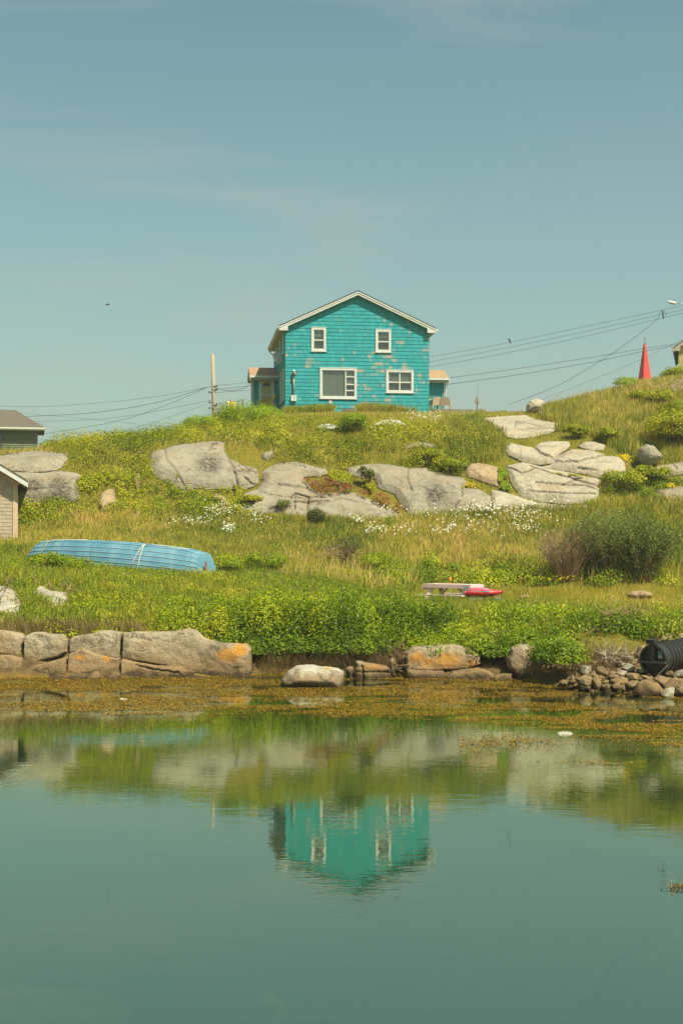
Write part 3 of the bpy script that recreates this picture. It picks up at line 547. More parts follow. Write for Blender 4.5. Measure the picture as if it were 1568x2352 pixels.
# rubble below the culvert
rub = [([(908,692),(930,672),(980,680),(982,712),(950,737),(910,727)], 'grey stone with a chipped top beside the dead branch', 'grey'),
 ([(893,762),(930,740),(985,745),(1002,790),(997,832),(908,832)], 'broad flat-faced tan stone at the left end of the heap', 'tan'),
 ([(958,740),(1005,712),(1017,745),(985,758)], 'tan stone resting behind the flat-faced stone', 'tan'),
 ([(985,762),(1020,745),(1047,790),(1032,830),(1000,820)], 'stone standing on edge right of the flat-faced stone', 'tan'),
 ([(1088,742),(1120,725),(1160,735),(1162,767),(1098,768)], 'pale stone in the middle of the heap', 'tan'),
 ([(1138,728),(1175,700),(1212,710),(1207,742),(1150,744)], 'round-topped pale stone under the twig tangle', 'pale'),
 ([(1200,730),(1230,718),(1275,725),(1282,765),(1220,777)], 'square dark-faced stone near the pipe mouth', 'bank'),
 ([(1098,772),(1170,745),(1217,755),(1217,790),(1140,804)], 'wide tan stone in front of the round-topped stone', 'tan'),
 ([(1043,802),(1090,790),(1117,805),(1102,840),(1050,838)], 'wet stone at the water in the middle of the heap', 'bank'),
 ([(1108,804),(1160,785),(1182,820),(1120,842)], 'wet stone at the water below the wide tan stone', 'bank'),
 ([(1158,818),(1195,805),(1200,838),(1165,843)], 'little wet stone at the water left of the great slab', 'bank'),
 ([(1248,850),(1290,780),(1330,765),(1410,785),(1442,830),(1432,876),(1300,878)], 'great tan slab at the water below the pipe', 'tan'),
 ([(1378,762),(1430,738),(1475,755),(1482,790),(1430,812)], 'blocky tan stone behind the great slab', 'tan'),
 ([(1438,812),(1510,755),(1570,760),(1600,780),(1590,810),(1480,842)], 'slanting tan stone right of the great slab', 'tan'),
 ([(1423,870),(1470,820),(1522,812),(1502,880),(1470,897)], 'pale wedge at the water right of the great slab', 'pale'),
 ([(1508,860),(1540,805),(1600,812),(1600,872)], 'brown stone at the water in the right corner of the land', 'bank'),
 ([(1500,742),(1540,705),(1600,696),(1600,757),(1510,752)], 'grey stone at the right edge below the pipe', 'grey'),
 ([(1478,657),(1510,620),(1568,580),(1620,590),(1620,692),(1540,707),(1490,682)], 'large rounded boulder at the right edge beside the pipe', 'tan'),
 ([(1408,522),(1440,490),(1500,470),(1505,522),(1440,542)], 'tan stone on the bank just above the pipe', 'tan'),
 ([(1520,522),(1568,470),(1620,480),(1620,572),(1550,572)], 'tan stone at the right edge above the pipe', 'tan'),
 ([(1263,612),(1300,550),(1327,545),(1322,642),(1280,642)], 'upright tan stone behind the pipe mouth', 'tan'),
 ([(1278,712),(1300,693),(1332,700),(1327,727),(1290,727)], 'small round stone at the pipe mouth', 'pale'),
 ([(1176,692),(1210,660),(1242,670),(1264,702),(1220,722)], 'flat grey stone left of the pipe mouth', 'grey'),
 ([(772,782),(810,765),(842,790),(800,806)], 'low brown stone below the dark bank rock', 'bank'),
 ([(838,780),(868,725),(884,780),(862,802)], 'brown shard under the white dead branch', 'tan'),
 ([(1010,690),(1050,680),(1080,700),(1085,745),(1030,750)], 'dark stone in the shade under the twig tangle', 'dark'),
 ([(1210,790),(1250,770),(1290,775),(1270,810),(1215,825)], 'brown stone left of the great slab', 'bank'),
 ([(1290,740),(1330,735),(1370,755),(1330,768)], 'rusty stone in front of the pipe mouth', 'tan'),
 ([(1440,720),(1480,700),(1505,712),(1490,745),(1450,745)], 'dark stone under the pipe flank', 'dark'),
 ([(1150,650),(1180,640),(1195,670),(1165,690)], 'small grey stone below the twig tangle', 'grey')]
for pl, lb, mt in rub:
    q = z8(pl); cx = sum(a for a, b in q) / len(q); by = max(b for a, b in q)
    Dq = float(hit([cx], [by])[0]); Dq = min(max(Dq, 27.9), 32.2)
    rock('rubble_stone', lb, q, D=Dq + 0.05, mat=mt, r=0.12, front=0.26, back=0.4, lean=0.25, amp=0.035, facets=5, group=SG, cat='stone', step=2.4, nfreq=3.0)
# stones on the terrace lawn, drowned rocks
rock('stone', 'flat sandy stone lying on the mown terrace at the right', [(1437,1366),(1450,1358),(1475,1356),(1492,1360),(1498,1368),(1490,1375),(1470,1374),(1452,1376)], D=float(hit([1465], [1376])[0]), mat='tan', r=0.12, front=0.3, back=0.3, amp=0.04, step=2.2, cat='stone')
rock('stone', 'small sandy stone on the terrace right of the red kayak', [(1186,1373),(1196,1367),(1212,1365),(1218,1372),(1204,1377)], D=float(hit([1204], [1377])[0]), mat='tan', r=0.1, front=0.2, back=0.2, amp=0.03, step=2.0, cat='stone')
# ------------------------------------------------------------------ shared materials for built things
def shingle_mat(name, paint, paint2, bare, bare2):
    m, t, o = mk(name); b = nn(t, 'ShaderNodeBsdfPrincipled'); b.inputs['Roughness'].default_value = 0.72; b.inputs['Specular IOR Level'].default_value = 0.25
    v = objc(t); mpn = nn(t, 'ShaderNodeMapping'); mpn.inputs['Scale'].default_value = (9, 9, 1.2); t.links.new(v, mpn.inputs[0])
    p = ramp(t, [(0.0, paint2), (1.0, paint)]); t.links.new(attr(t, 'tone'), p.inputs[0])
    g = ramp(t, [(0.3, (0.86, 0.86, 0.86)), (0.7, (1.06, 1.06, 1.06))]); t.links.new(noise(t, 3, 5, 0.65, mpn.outputs[0]), g.inputs[0])
    c = mixc(t, 1.0, p.outputs[0], g.outputs[0], 'MULTIPLY')
    bw = ramp(t, [(0.3, bare2), (0.7, bare)]); t.links.new(noise(t, 4, 5, 0.7, mpn.outputs[0]), bw.inputs[0])
    s = nn(t, 'ShaderNodeMath', operation='ADD'); t.links.new(attr(t, 'wear'), s.inputs[0])
    nz_ = nn(t, 'ShaderNodeMath', operation='MULTIPLY_ADD'); t.links.new(noise(t, 1.6, 6, 0.75, mpn.outputs[0]), nz_.inputs[0]); nz_.inputs[1].default_value = 1.3; nz_.inputs[2].default_value = -0.65
    t.links.new(nz_.outputs[0], s.inputs[1])
    wr = ramp(t, [(0.50, 0.0), (0.85, 1.0)]); t.links.new(s.outputs[0], wr.inputs[0])
    c = mixc(t, wr.outputs[0], c, bw.outputs[0])
    t.links.new(c, b.inputs['Base Color']); t.links.new(bumpn(t, noise(t, 6, 4, 0.6, mpn.outputs[0]), 0.4, 0.01), b.inputs['Normal'])
    t.links.new(b.outputs[0], o.inputs[0]); return m
def glass_mat():
    m, t, o = mk('window_glass'); g = nn(t, 'ShaderNodeBsdfGlossy'); g.inputs['Roughness'].default_value = 0.03; tr = nn(t, 'ShaderNodeBsdfTransparent'); tr.inputs[0].default_value = (0.80, 0.84, 0.80, 1)
    lw = nn(t, 'ShaderNodeLayerWeight'); lw.inputs[0].default_value = 0.3; fr = nn(t, 'ShaderNodeMath', operation='POWER'); t.links.new(lw.outputs['Facing'], fr.inputs[0]); fr.inputs[1].default_value = 2.0
    f2 = nn(t, 'ShaderNodeMath', operation='MULTIPLY_ADD'); t.links.new(fr.outputs[0], f2.inputs[0]); f2.inputs[1].default_value = 0.6; f2.inputs[2].default_value = 0.10; mx = nn(t, 'ShaderNodeMixShader')
    t.links.new(f2.outputs[0], mx.inputs[0]); t.links.new(tr.outputs[0], mx.inputs[1]); t.links.new(g.outputs[0], mx.inputs[2]); t.links.new(mx.outputs[0], o.inputs[0]); return m
def roof_mat(name, a, b_, sc_=1.0):
    m, t, o = mk(name); b = nn(t, 'ShaderNodeBsdfPrincipled'); b.inputs['Roughness'].default_value = 0.95; b.inputs['Specular IOR Level'].default_value = 0.1
    br = nn(t, 'ShaderNodeTexBrick'); br.inputs['Scale'].default_value = 4.0 * sc_; br.inputs['Mortar Size'].default_value = 0.012; br.inputs['Color1'].default_value = c4(a); br.inputs['Color2'].default_value = c4(b_)
    br.inputs['Mortar'].default_value = c4(tuple(x * 0.5 for x in b_)); br.inputs['Bias'].default_value = 0.0
    v = objc(t); t.links.new(v, br.inputs['Vector'])
    g = ramp(t, [(0.3, (0.75, 0.75, 0.75)), (0.7, (1.15, 1.15, 1.15))]); t.links.new(noise(t, 11, 6, 0.7, v), g.inputs[0])
    t.links.new(mixc(t, 1.0, br.outputs[0], g.outputs[0], 'MULTIPLY'), b.inputs['Base Color'])
    t.links.new(bumpn(t, noise(t, 40, 3, 0.7, v), 0.5, 0.01), b.inputs['Normal']); t.links.new(b.outputs[0], o.inputs[0]); return m
M = {
 'shingle': shingle_mat('teal_painted_shingle', (0.036, 0.37, 0.38), (0.026, 0.30, 0.31), (0.42, 0.38, 0.29), (0.27, 0.31, 0.26)),
 'cedar': shingle_mat('bare_cedar_shingle', (0.50, 0.40, 0.28), (0.41, 0.33, 0.23), (0.46, 0.38, 0.28), (0.38, 0.32, 0.23)),
 'redshingle': shingle_mat('red_painted_shingle', (0.78, 0.075, 0.055), (0.68, 0.06, 0.045), (0.45, 0.10, 0.08), (0.5, 0.08, 0.06)),
 'white': plain('white_trim_paint', (0.70, 0.69, 0.63), 0.55, (0.61, 0.60, 0.54), 3, 0.15),
 'cream': plain('cream_soffit', (0.52, 0.47, 0.34), 0.7, (0.45, 0.40, 0.28), 3),  # cream takes in the yellowish ground bounce under the eaves
 'glass': glass_mat(),
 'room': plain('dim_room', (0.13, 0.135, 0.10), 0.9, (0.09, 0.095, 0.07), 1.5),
 'blind': plain('pale_window_blind', (0.34, 0.34, 0.27), 0.9, (0.28, 0.29, 0.23), 2),
 'asphalt_tan': roof_mat('tan_asphalt_shingle', (0.46, 0.30, 0.17), (0.40, 0.26, 0.145)),
 'asphalt_grey': roof_mat('grey_asphalt_shingle', (0.18, 0.155, 0.115), (0.14, 0.12, 0.09)),
 'concrete': plain('concrete', (0.36, 0.33, 0.26), 0.9, (0.28, 0.25, 0.19), 5, 0.4),
 'galv': plain('galvanised_steel', (0.50, 0.48, 0.42), 0.45, (0.40, 0.38, 0.33), 5, metallic=0.3),
 'yellowdoor': plain('pale_yellow_door_paint', (0.60, 0.50, 0.20), 0.5, (0.54, 0.45, 0.17), 2),
 'yellow': plain('yellow_chair_paint', (0.72, 0.47, 0.015), 0.5, (0.62, 0.40, 0.012), 6),
 'oldwood': plain('grey_weathered_wood', (0.33, 0.26, 0.17), 0.9, (0.20, 0.155, 0.10), 3, 0.6, stretch=(8, 8, 1.5)),
 'pole': plain('utility_pole_wood', (0.44, 0.37, 0.25), 0.9, (0.34, 0.28, 0.185), 2, 0.5, stretch=(10, 10, 0.6)),
 'darkwood': plain('underdeck_shade_wood', (0.05, 0.045, 0.035), 0.9, (0.03, 0.027, 0.02), 3),  # shade below the decks is put into this dark tone
 'wire': plain('wire_sheath', (0.05, 0.055, 0.05), 0.6),
 'steel': plain('dark_steel', (0.09, 0.085, 0.075), 0.5),
 'greensiding': plain('olive_green_siding', (0.145, 0.165, 0.085), 0.7, (0.12, 0.14, 0.07), 2),
 'yellowsiding': plain('yellow_clapboard_paint', (0.55, 0.47, 0.15), 0.65, (0.49, 0.42, 0.125), 2),
 'boatblue': None,
 'pink': plain('pink_table_paint', (0.80, 0.60, 0.54), 0.6, (0.74, 0.54, 0.48), 3, 0.2),
 'red': plain('red_kayak_plastic', (0.62, 0.035, 0.045), 0.35, (0.54, 0.03, 0.04), 2),
 'magenta': plain('pink_kayak_deck', (0.62, 0.13, 0.20), 0.4, (0.55, 0.11, 0.17), 2),
 'tealtrim': plain('teal_kayak_trim', (0.10, 0.26, 0.23), 0.5),
 'rope': plain('pale_rope', (0.66, 0.62, 0.50), 0.9, (0.5, 0.47, 0.38), 30),
 'pipe': plain('black_corrugated_plastic', (0.022, 0.022, 0.019), 0.42, (0.035, 0.034, 0.028), 6, 0.2),
 'orange': plain('orange_plastic', (0.75, 0.26, 0.02), 0.5),
 'beige': plain('beige_resin', (0.52, 0.38, 0.25), 0.6, (0.46, 0.335, 0.22), 4),
 'potgreen': plain('grey_green_pot', (0.20, 0.22, 0.16), 0.6),
 'shellw': plain('bleached_shell', (0.74, 0.71, 0.62), 0.8, (0.60, 0.56, 0.46), 6),
 'foam': plain('weathered_white_foam', (0.74, 0.70, 0.58), 0.9, (0.5, 0.42, 0.3), 9, 0.4),
 'sticker': plain('blue_label_print', (0.12, 0.40, 0.42), 0.5),
 'branch': plain('bleached_dead_wood', (0.50, 0.42, 0.29), 0.85, (0.38, 0.31, 0.21), 6),
 'twig': plain('dry_brown_twig', (0.36, 0.235, 0.125), 0.9, (0.25, 0.165, 0.09), 6),
 'bird': plain('dark_feathers', (0.05, 0.045, 0.04), 0.8),
 'block': plain('grey_cinder_block', (0.46, 0.46, 0.38), 0.9, (0.36, 0.36, 0.29), 6),
}

# ------------------------------------------------------------------ the teal house
HW, HL, EZ, SL, PK = 8.69, 9.05, 4.80, 0.46, 7.27      # width, depth, soffit height, roof pitch, ridge height
house = empty('teal_house', (-3.356, 85.0, 11.0), R(6.5))
tag(house, 'two-storey teal shingled gable house on top of the grassy hill', 'house')
EXPO = 0.217
def roof_z(x): return PK - SL * abs(x - HW / 2)
wins = [(1.56, 2.44, 3.63, 5.03), (5.43, 6.37, 3.63, 4.97), (2.07, 4.29, 0.80, 2.62), (6.07, 7.74, 1.20, 2.55)]
# solid wall behind the shingles
wb = MB(); wb.prism([(0.02, -0.35), (HW - 0.02, -0.35), (HW - 0.02, roof_z(0) - 0.12), (HW / 2, PK - 0.14), (0.02, roof_z(0) - 0.12)], 'y', 0.12, HL - 0.02)
wb.build('wall', M['shingle'], house)
mb = MB(); mb.box(-0.03, HW + 0.03, 0.04, HL, -0.9, -0.16); mb.build('foundation', M['concrete'], house)
# every shingle is a tapered board
wear_c = [(5.95,2.9,.75,.5,.95),(6.3,3.1,.5,.5,.8),(4.6,2.55,.6,.3,.8),(5.3,2.45,.6,.35,.75),(4.75,1.55,.4,.5,.8),(8.5,4.2,.25,1.0,.95),(8.55,2.6,.25,.6,.6),(1.35,2.75,.35,.25,.7),(1.85,3.1,.45,.3,.6),(6.75,4.0,.3,.5,.6),(5.2,.85,.5,.35,.7),(6.2,.7,.8,.4,.6),(8.0,1.2,.5,.5,.5),(3.5,5.75,.6,.25,.45),(2.4,5.75,.4,.2,.4),(5.9,5.1,.4,.12,.7),(6.3,5.35,.12,.15,.8),(7.3,2.7,.9,.3,.5),(4.1,.35,.5,.2,.5),(5.8,1.9,.6,.6,.35),(8.1,2.0,.4,.5,.45),(3.0,.25,1.2,.2,.3),(5.2,3.4,.3,.3,.5)]
def wearness(x, z, rg):
    p = 0.03
    for cx, cz, rx, rz, a in wear_c: p = max(p, a * math.exp(-((x - cx) / rx) ** 2 - ((z - cz) / rz) ** 2))
    u = rg.random()
    return 0.45 + 0.5 * rg.random() if u < p * 0.6 else (0.2 + rg.random() * 0.38 if u < p * 1.9 + 0.12 else rg.random() * 0.24)
rg = np.random.default_rng(5)
shg = []          # (area, verts, tone, wear)
def shingle_row(x0, x1, z, top, place, wearf, wlo=0.11, whi=0.27, butt=0.026, tonef=None):
    x = x0 + rg.uniform(-0.05, 0)
    while x < x1 - 0.02:
        wd = rg.uniform(wlo, whi); a, b = max(x, x0), min(x + wd, x1); x += wd
        if b - a < 0.03: continue
        lift = rg.uniform(-0.0025, 0.002); t = butt + rg.uniform(-0.001, 0.002); g = 0.0015
        vs = [(a + g, -t, z + lift), (b - g, -t, z + lift), (b - g, 0.012, z + lift), (a + g, 0.012, z + lift), (a + g, -0.004, top), (b - g, -0.004, top), (b - g, 0.012, top), (a + g, 0.012, top)]
        shg.append(((b - a) * (top - z), [place(*q) for q in vs], rg.random() if tonef is None else tonef(), wearf((a + b) / 2, (z + top) / 2, rg)))
nrow = int((PK) / EXPO)
for k in range(-1, nrow):
    z0 = k * EXPO; zt = z0 + EXPO + 0.03; zm = z0 + EXPO * 0.4
    hw = (PK - 0.2 - zm) / SL; x0, x1 = max(0.0, HW / 2 - hw), min(HW, HW / 2 + hw)
    if x1 - x0 < 0.15: continue
    spans = [(x0, x1)]
    for a, b, c, d in wins:
        if z0 + EXPO * 0.85 > c + 0.03 and z0 + EXPO * 0.15 < d - 0.03:
            ns = []
            for s0, s1 in spans:
                if a + 0.02 > s0: ns.append((s0, min(s1, a + 0.02)))
                if b - 0.02 < s1: ns.append((max(s0, b - 0.02), s1))
            spans = [q for q in ns if q[1] - q[0] > 0.02]
    if k == -1: spans = [(max(0, a), b) for a, b in [(2.9, 5.0)]]
    for s0, s1 in spans: shingle_row(s0, s1, z0, zt, lambda x, y, z: (x, y, z), wearness)
nfront = len(shg)
def no_wear(x, z, rg): return rg.random() * 0.22
swins = [(0.5, 1.5, 0.75, 2.65), (2.7, 3.7, 0.75, 2.65), (0.9, 1.7, 3.6, 4.75), (3.6, 4.4, 3.6, 4.75), (6.6, 7.4, 3.6, 4.75)]
for side, wl in ((0, swins), (1, [])):
    for k in range(0, 22):
        z0 = k * EXPO; zt = z0 + EXPO + 0.03
        spans = [(0.02, HL)]
        for a, b, c, d in wl:
            if z0 + EXPO * 0.85 > c and z0 + EXPO * 0.15 < d:
                ns = []
                for s0, s1 in spans:
                    if a > s0: ns.append((s0, min(s1, a)))
                    if b < s1: ns.append((max(s0, b), s1))
                spans = [q for q in ns if q[1] - q[0] > 0.02]
        for s0, s1 in spans:
            if side == 0: shingle_row(s0, s1, z0, zt, lambda x, y, z: (y, HL * 0 + x, z), no_wear, 0.2, 0.4)
            else: shingle_row(s0, s1, z0, zt, lambda x, y, z: (HW - y, x, z), no_wear, 0.3, 0.5)
SHF = [(0, 3, 2, 1), (4, 5, 6, 7), (0, 1, 5, 4), (1, 2, 6, 5), (2, 3, 7, 6), (3, 0, 4, 7)]
def shingles(lst, nsingle, parent, mat, mass_name='shingle_cladding', single='shingle', front=None):
    order = sorted(range(front if front is not None else len(lst)), key=lambda i: -lst[i][0])[:nsingle]; pick = set(order)
    for i in order:
        a, v, tn, wr = lst[i]; make(single, v, SHF, mat, parent, False, {'tone': [tn] * 8, 'wear': [wr] * 8})
    V = []; F = []; T = []; W = []
    for i, (a, v, tn, wr) in enumerate(lst):
        if i in pick: continue
        b = len(V); V += v; F += [tuple(j + b for j in f) for f in SHF]; T += [tn] * 8; W += [wr] * 8
    if V: tag(make(mass_name, V, np.array(F), mat, parent, False, {'tone': T, 'wear': W}), kind='stuff')
shingles(shg, 300, house, M['shingle'], front=nfront)

def window(parent, x0, x1, z0, z1, cols, rows, y=0.0, place=None, cas=0.13, blind=0.0, trim='white', name='window'):
    """casing > panes, sashes and what hangs behind them; built on the plane y, facing -y"""
    pl = place or (lambda a, b, c: (a, b, c))
    def bx(l):
        m_ = MB()
        for q in l: m_.box(*q)
        m_.V = [pl(*v) for v in m_.V]; return m_
    fr = bx([(x0, x0 + cas, y - 0.065, y + 0.10, z0, z1), (x1 - cas, x1, y - 0.065, y + 0.10, z0, z1),
             (x0 + cas, x1 - cas, y - 0.065, y + 0.10, z1 - cas, z1), (x0 + cas, x1 - cas, y - 0.065, y + 0.10, z0, z0 + cas * 0.8),
             (x0 - 0.035, x1 + 0.035, y - 0.085, y - 0.002, z0 - 0.05, z0 - 0.001), (x0 - 0.02, x1 + 0.02, y - 0.078, y - 0.002, z1 + 0.001, z1 + 0.035)]).build(name, M[trim], parent)
    ix0, ix1, iz0, iz1 = x0 + cas, x1 - cas, z0 + cas * 0.8, z1 - cas
    xb = [ix0] + [ix0 + (ix1 - ix0) * q for q in cols] + [ix1]
    bx([(ix0, ix1, y + 0.101, y + 0.112, iz0, iz1)]).build('room_dark_panel', M['room'], fr)  # flat dark sheet stands in for the unlit room
    for i in range(len(xb) - 1):
        a, b = xb[i], xb[i + 1]
        zb = [iz0] + [iz0 + (iz1 - iz0) * q for q in (rows[i] if isinstance(rows[0], (list, tuple)) else rows)] + [iz1]
        for j in range(len(zb) - 1):
            s = 0.035
            c, d = zb[j], zb[j + 1]
            bx([(a, a + s, y - 0.02, y + 0.05, c, d), (b - s, b, y - 0.02, y + 0.05, c, d), (a + s, b - s, y - 0.02, y + 0.05, d - s, d), (a + s, b - s, y - 0.02, y + 0.05, c, c + s)]).build('sash', M[trim], fr)
            bx([(a + s, b - s, y + 0.010, y + 0.016, c + s, d - s)]).build('pane', M['glass'], fr)
        if blind: bx([(a + 0.02, b - 0.02, y + 0.075, y + 0.082, iz1 - (iz1 - iz0) * (blind[i] if isinstance(blind, (list, tuple)) else blind), iz1)]).build('blind', M['blind'], fr)
    return fr
window(house, *wins[0], [], [0.47], blind=0.35)
window(house, *wins[1], [], [0.47], blind=0.32)
window(house, *wins[2], [0.73], [[], [0.24, 0.47, 0.76]], blind=[0.99, 0.50])
window(house, *wins[3], [0.5], [0.46], blind=0.55)
for a, b, c, d in swins: window(house, a, b, c, d, [], [0.5], y=0.0, place=lambda x, y, z: (y, HL * 0 + x, z), blind=0.4)

# roof, rake boards, eave boxes and gutters
OV, RO = 0.38, 0.29
def roof_slab(name, t0, t1, y0, y1, xo, mat, parent):
    for s in (-1, 1):
        e = HW / 2 * 1.0 + xo
        m_ = MB(); pts = [(HW / 2, PK - t0), (HW / 2 + s * e, PK - SL * e - t0), (HW / 2 + s * e, PK - SL * e - t1), (HW / 2, PK - t1)]
        m_.prism(pts if s > 0 else pts[::-1], 'y', y0, y1); m_.build(name, mat, parent)
roof_slab('roof', 0.0, 0.07, -RO - 0.02, HL + RO, OV + 0.02, M['asphalt_grey'], house)
roof_slab('rake_board', 0.071, 0.28, -RO, -RO + 0.035, OV, M['white'], house)
roof_slab('rake_moulding', 0.074, 0.15, -RO - 0.03, -RO - 0.002, OV + 0.012, M['white'], house)
roof_slab('rake_soffit', 0.20, 0.225, -RO + 0.037, 0.02, OV - 0.02, M['cream'], house)
for s in (-1, 1):
    xe = HW / 2 + s * (HW / 2 + OV); xw = HW / 2 + s * HW / 2; ze = PK - SL * (HW / 2 + OV)
    m_ = MB(); m_.box(min(xe, xe - s * 0.03), max(xe, xe - s * 0.03), -RO + 0.036, HL + RO, ze - 0.27, ze - 0.075); m_.build('fascia', M['white'], house)
    m_ = MB(); m_.box(min(xw - s * 0.02, xe - s * 0.032), max(xw - s * 0.02, xe - s * 0.032), -RO + 0.036, HL + RO, ze - 0.27, ze - 0.245); m_.build('soffit', M['cream'], house)
    m_ = MB(); m_.prism([(xw - s * 0.14, ze - 0.30), (xe, ze - 0.30), (xe, ze - 0.10), (xw - s * 0.14, ze + 0.10)][::(-1 if s < 0 else 1)], 'y', -RO - 0.004, -RO + 0.16); m_.build('eave_return', M['white'], house)
    m_ = MB(); m_.prism([(xe + s * 0.002, ze - 0.08), (xe + s * 0.11, ze - 0.08), (xe + s * 0.09, ze - 0.19), (xe + s * 0.002, ze - 0.19)][::(-1 if s > 0 else 1)], 'y', -RO + 0.02, HL + RO); m_.build('gutter', M['white'], house)
m_ = MB(); m_.tube([(-0.45, HL - 0.2, ze - 0.2), (-0.3, HL - 0.2, ze - 0.45), (-0.06, HL - 0.2, ze - 0.6), (-0.06, HL - 0.2, 3.0)], 0.045, 6); m_.build('downpipe', M['white'], house)
m_ = MB(); m_.tube([(HW / 2 + 0.55, 1.6, PK - 0.35), (HW / 2 + 0.55, 1.6, PK + 0.02)], 0.05, 8); m_.build('vent_pipe', M['white'], house)
for s in (0, 1):
    m_ = MB(); m_.box(-0.035 if s == 0 else HW - 0.03, 0.03 if s == 0 else HW + 0.035, -0.030, 0.03, 0.0, roof_z(0) - 0.32); 
    if s == 1: continue
# service mast with meter box and lamp
m_ = MB(); m_.tube([(0.50, -0.10, 0.95), (0.50, -0.10, 2.25)], 0.05, 8); mast = m_.build('service_mast', M['galv'], house, True)
m_ = MB(); m_.tube([(0.50, -0.10, 2.25), (0.50, -0.12, 2.36), (0.52, -0.2, 2.42)], 0.07, 8); m_.build('lamp_base', M['white'], mast, True)
m_ = MB(); m_.tube([(0.50, -0.14, 2.34), (0.54, -0.20, 2.24), (0.57, -0.24, 2.12)], [0.06, 0.085, 0.07], 8); m_.build('lamp_head', plain('copper_lamp', (0.36, 0.17, 0.09), 0.5), mast, True)
for zz in (1.3, 1.85):
    m_ = MB(); m_.box(0.43, 0.57, -0.06, -0.02, zz, zz + 0.04); m_.build('clamp', M['galv'], mast)
m_ = MB(); m_.box(0.34, 0.66, -0.16, -0.028, 0.60, 0.94); mbx = m_.build('meter_box', M['white'], house)
m_ = MB(); m_.box(0.52, 0.55, -0.175, -0.161, 0.62, 0.92); m_.build('box_seam', M['galv'], mbx)
m_ = MB(); m_.box(2.62, 2.74, -0.10, -0.03, 0.48, 0.66); m_.build('outdoor_socket', M['white'], house)
# satellite dish on the side wall
ds = [];  n = 16
for rr in range(5):
    for k in range(n):
        a = 2 * math.pi * k / n; q = rr / 4 * 0.36; ds.append((math.cos(a) * q, math.sin(a) * q * 1.1, 0.55 * q * q))
DF = [(r_ * n + k, r_ * n + (k + 1) % n, (r_ + 1) * n + (k + 1) % n, (r_ + 1) * n + k) for r_ in range(4) for k in range(n)]
dirv = Vector((0.55, -0.75, 0.45)).normalized(); q = dirv.to_track_quat('Z', 'Y')
dv = [tuple(q @ Vector(v) + Vector((-0.42, 0.95, 3.25))) for v in ds]; dv2 = [tuple(Vector(v) - dirv * 0.02) for v in dv]
dish = make('satellite_dish', dv + dv2, DF + [tuple(i + len(dv) for i in f)[::-1] for f in DF], M['white'], house, True)
m_ = MB(); m_.tube([(-0.02, 1.1, 3.0), (-0.36, 1.1, 3.0), (-0.42, 0.98, 3.23)], 0.03, 6); m_.build('dish_arm', M['galv'], dish)
m_ = MB(); m_.tube([(-0.42, 0.95, 2.95), (-0.25, 0.70, 3.3)], 0.018, 5); m_.box(-0.29, -0.2, 0.64, 0.74, 3.27, 3.36); m_.build('feed_horn', M['galv'], dish)

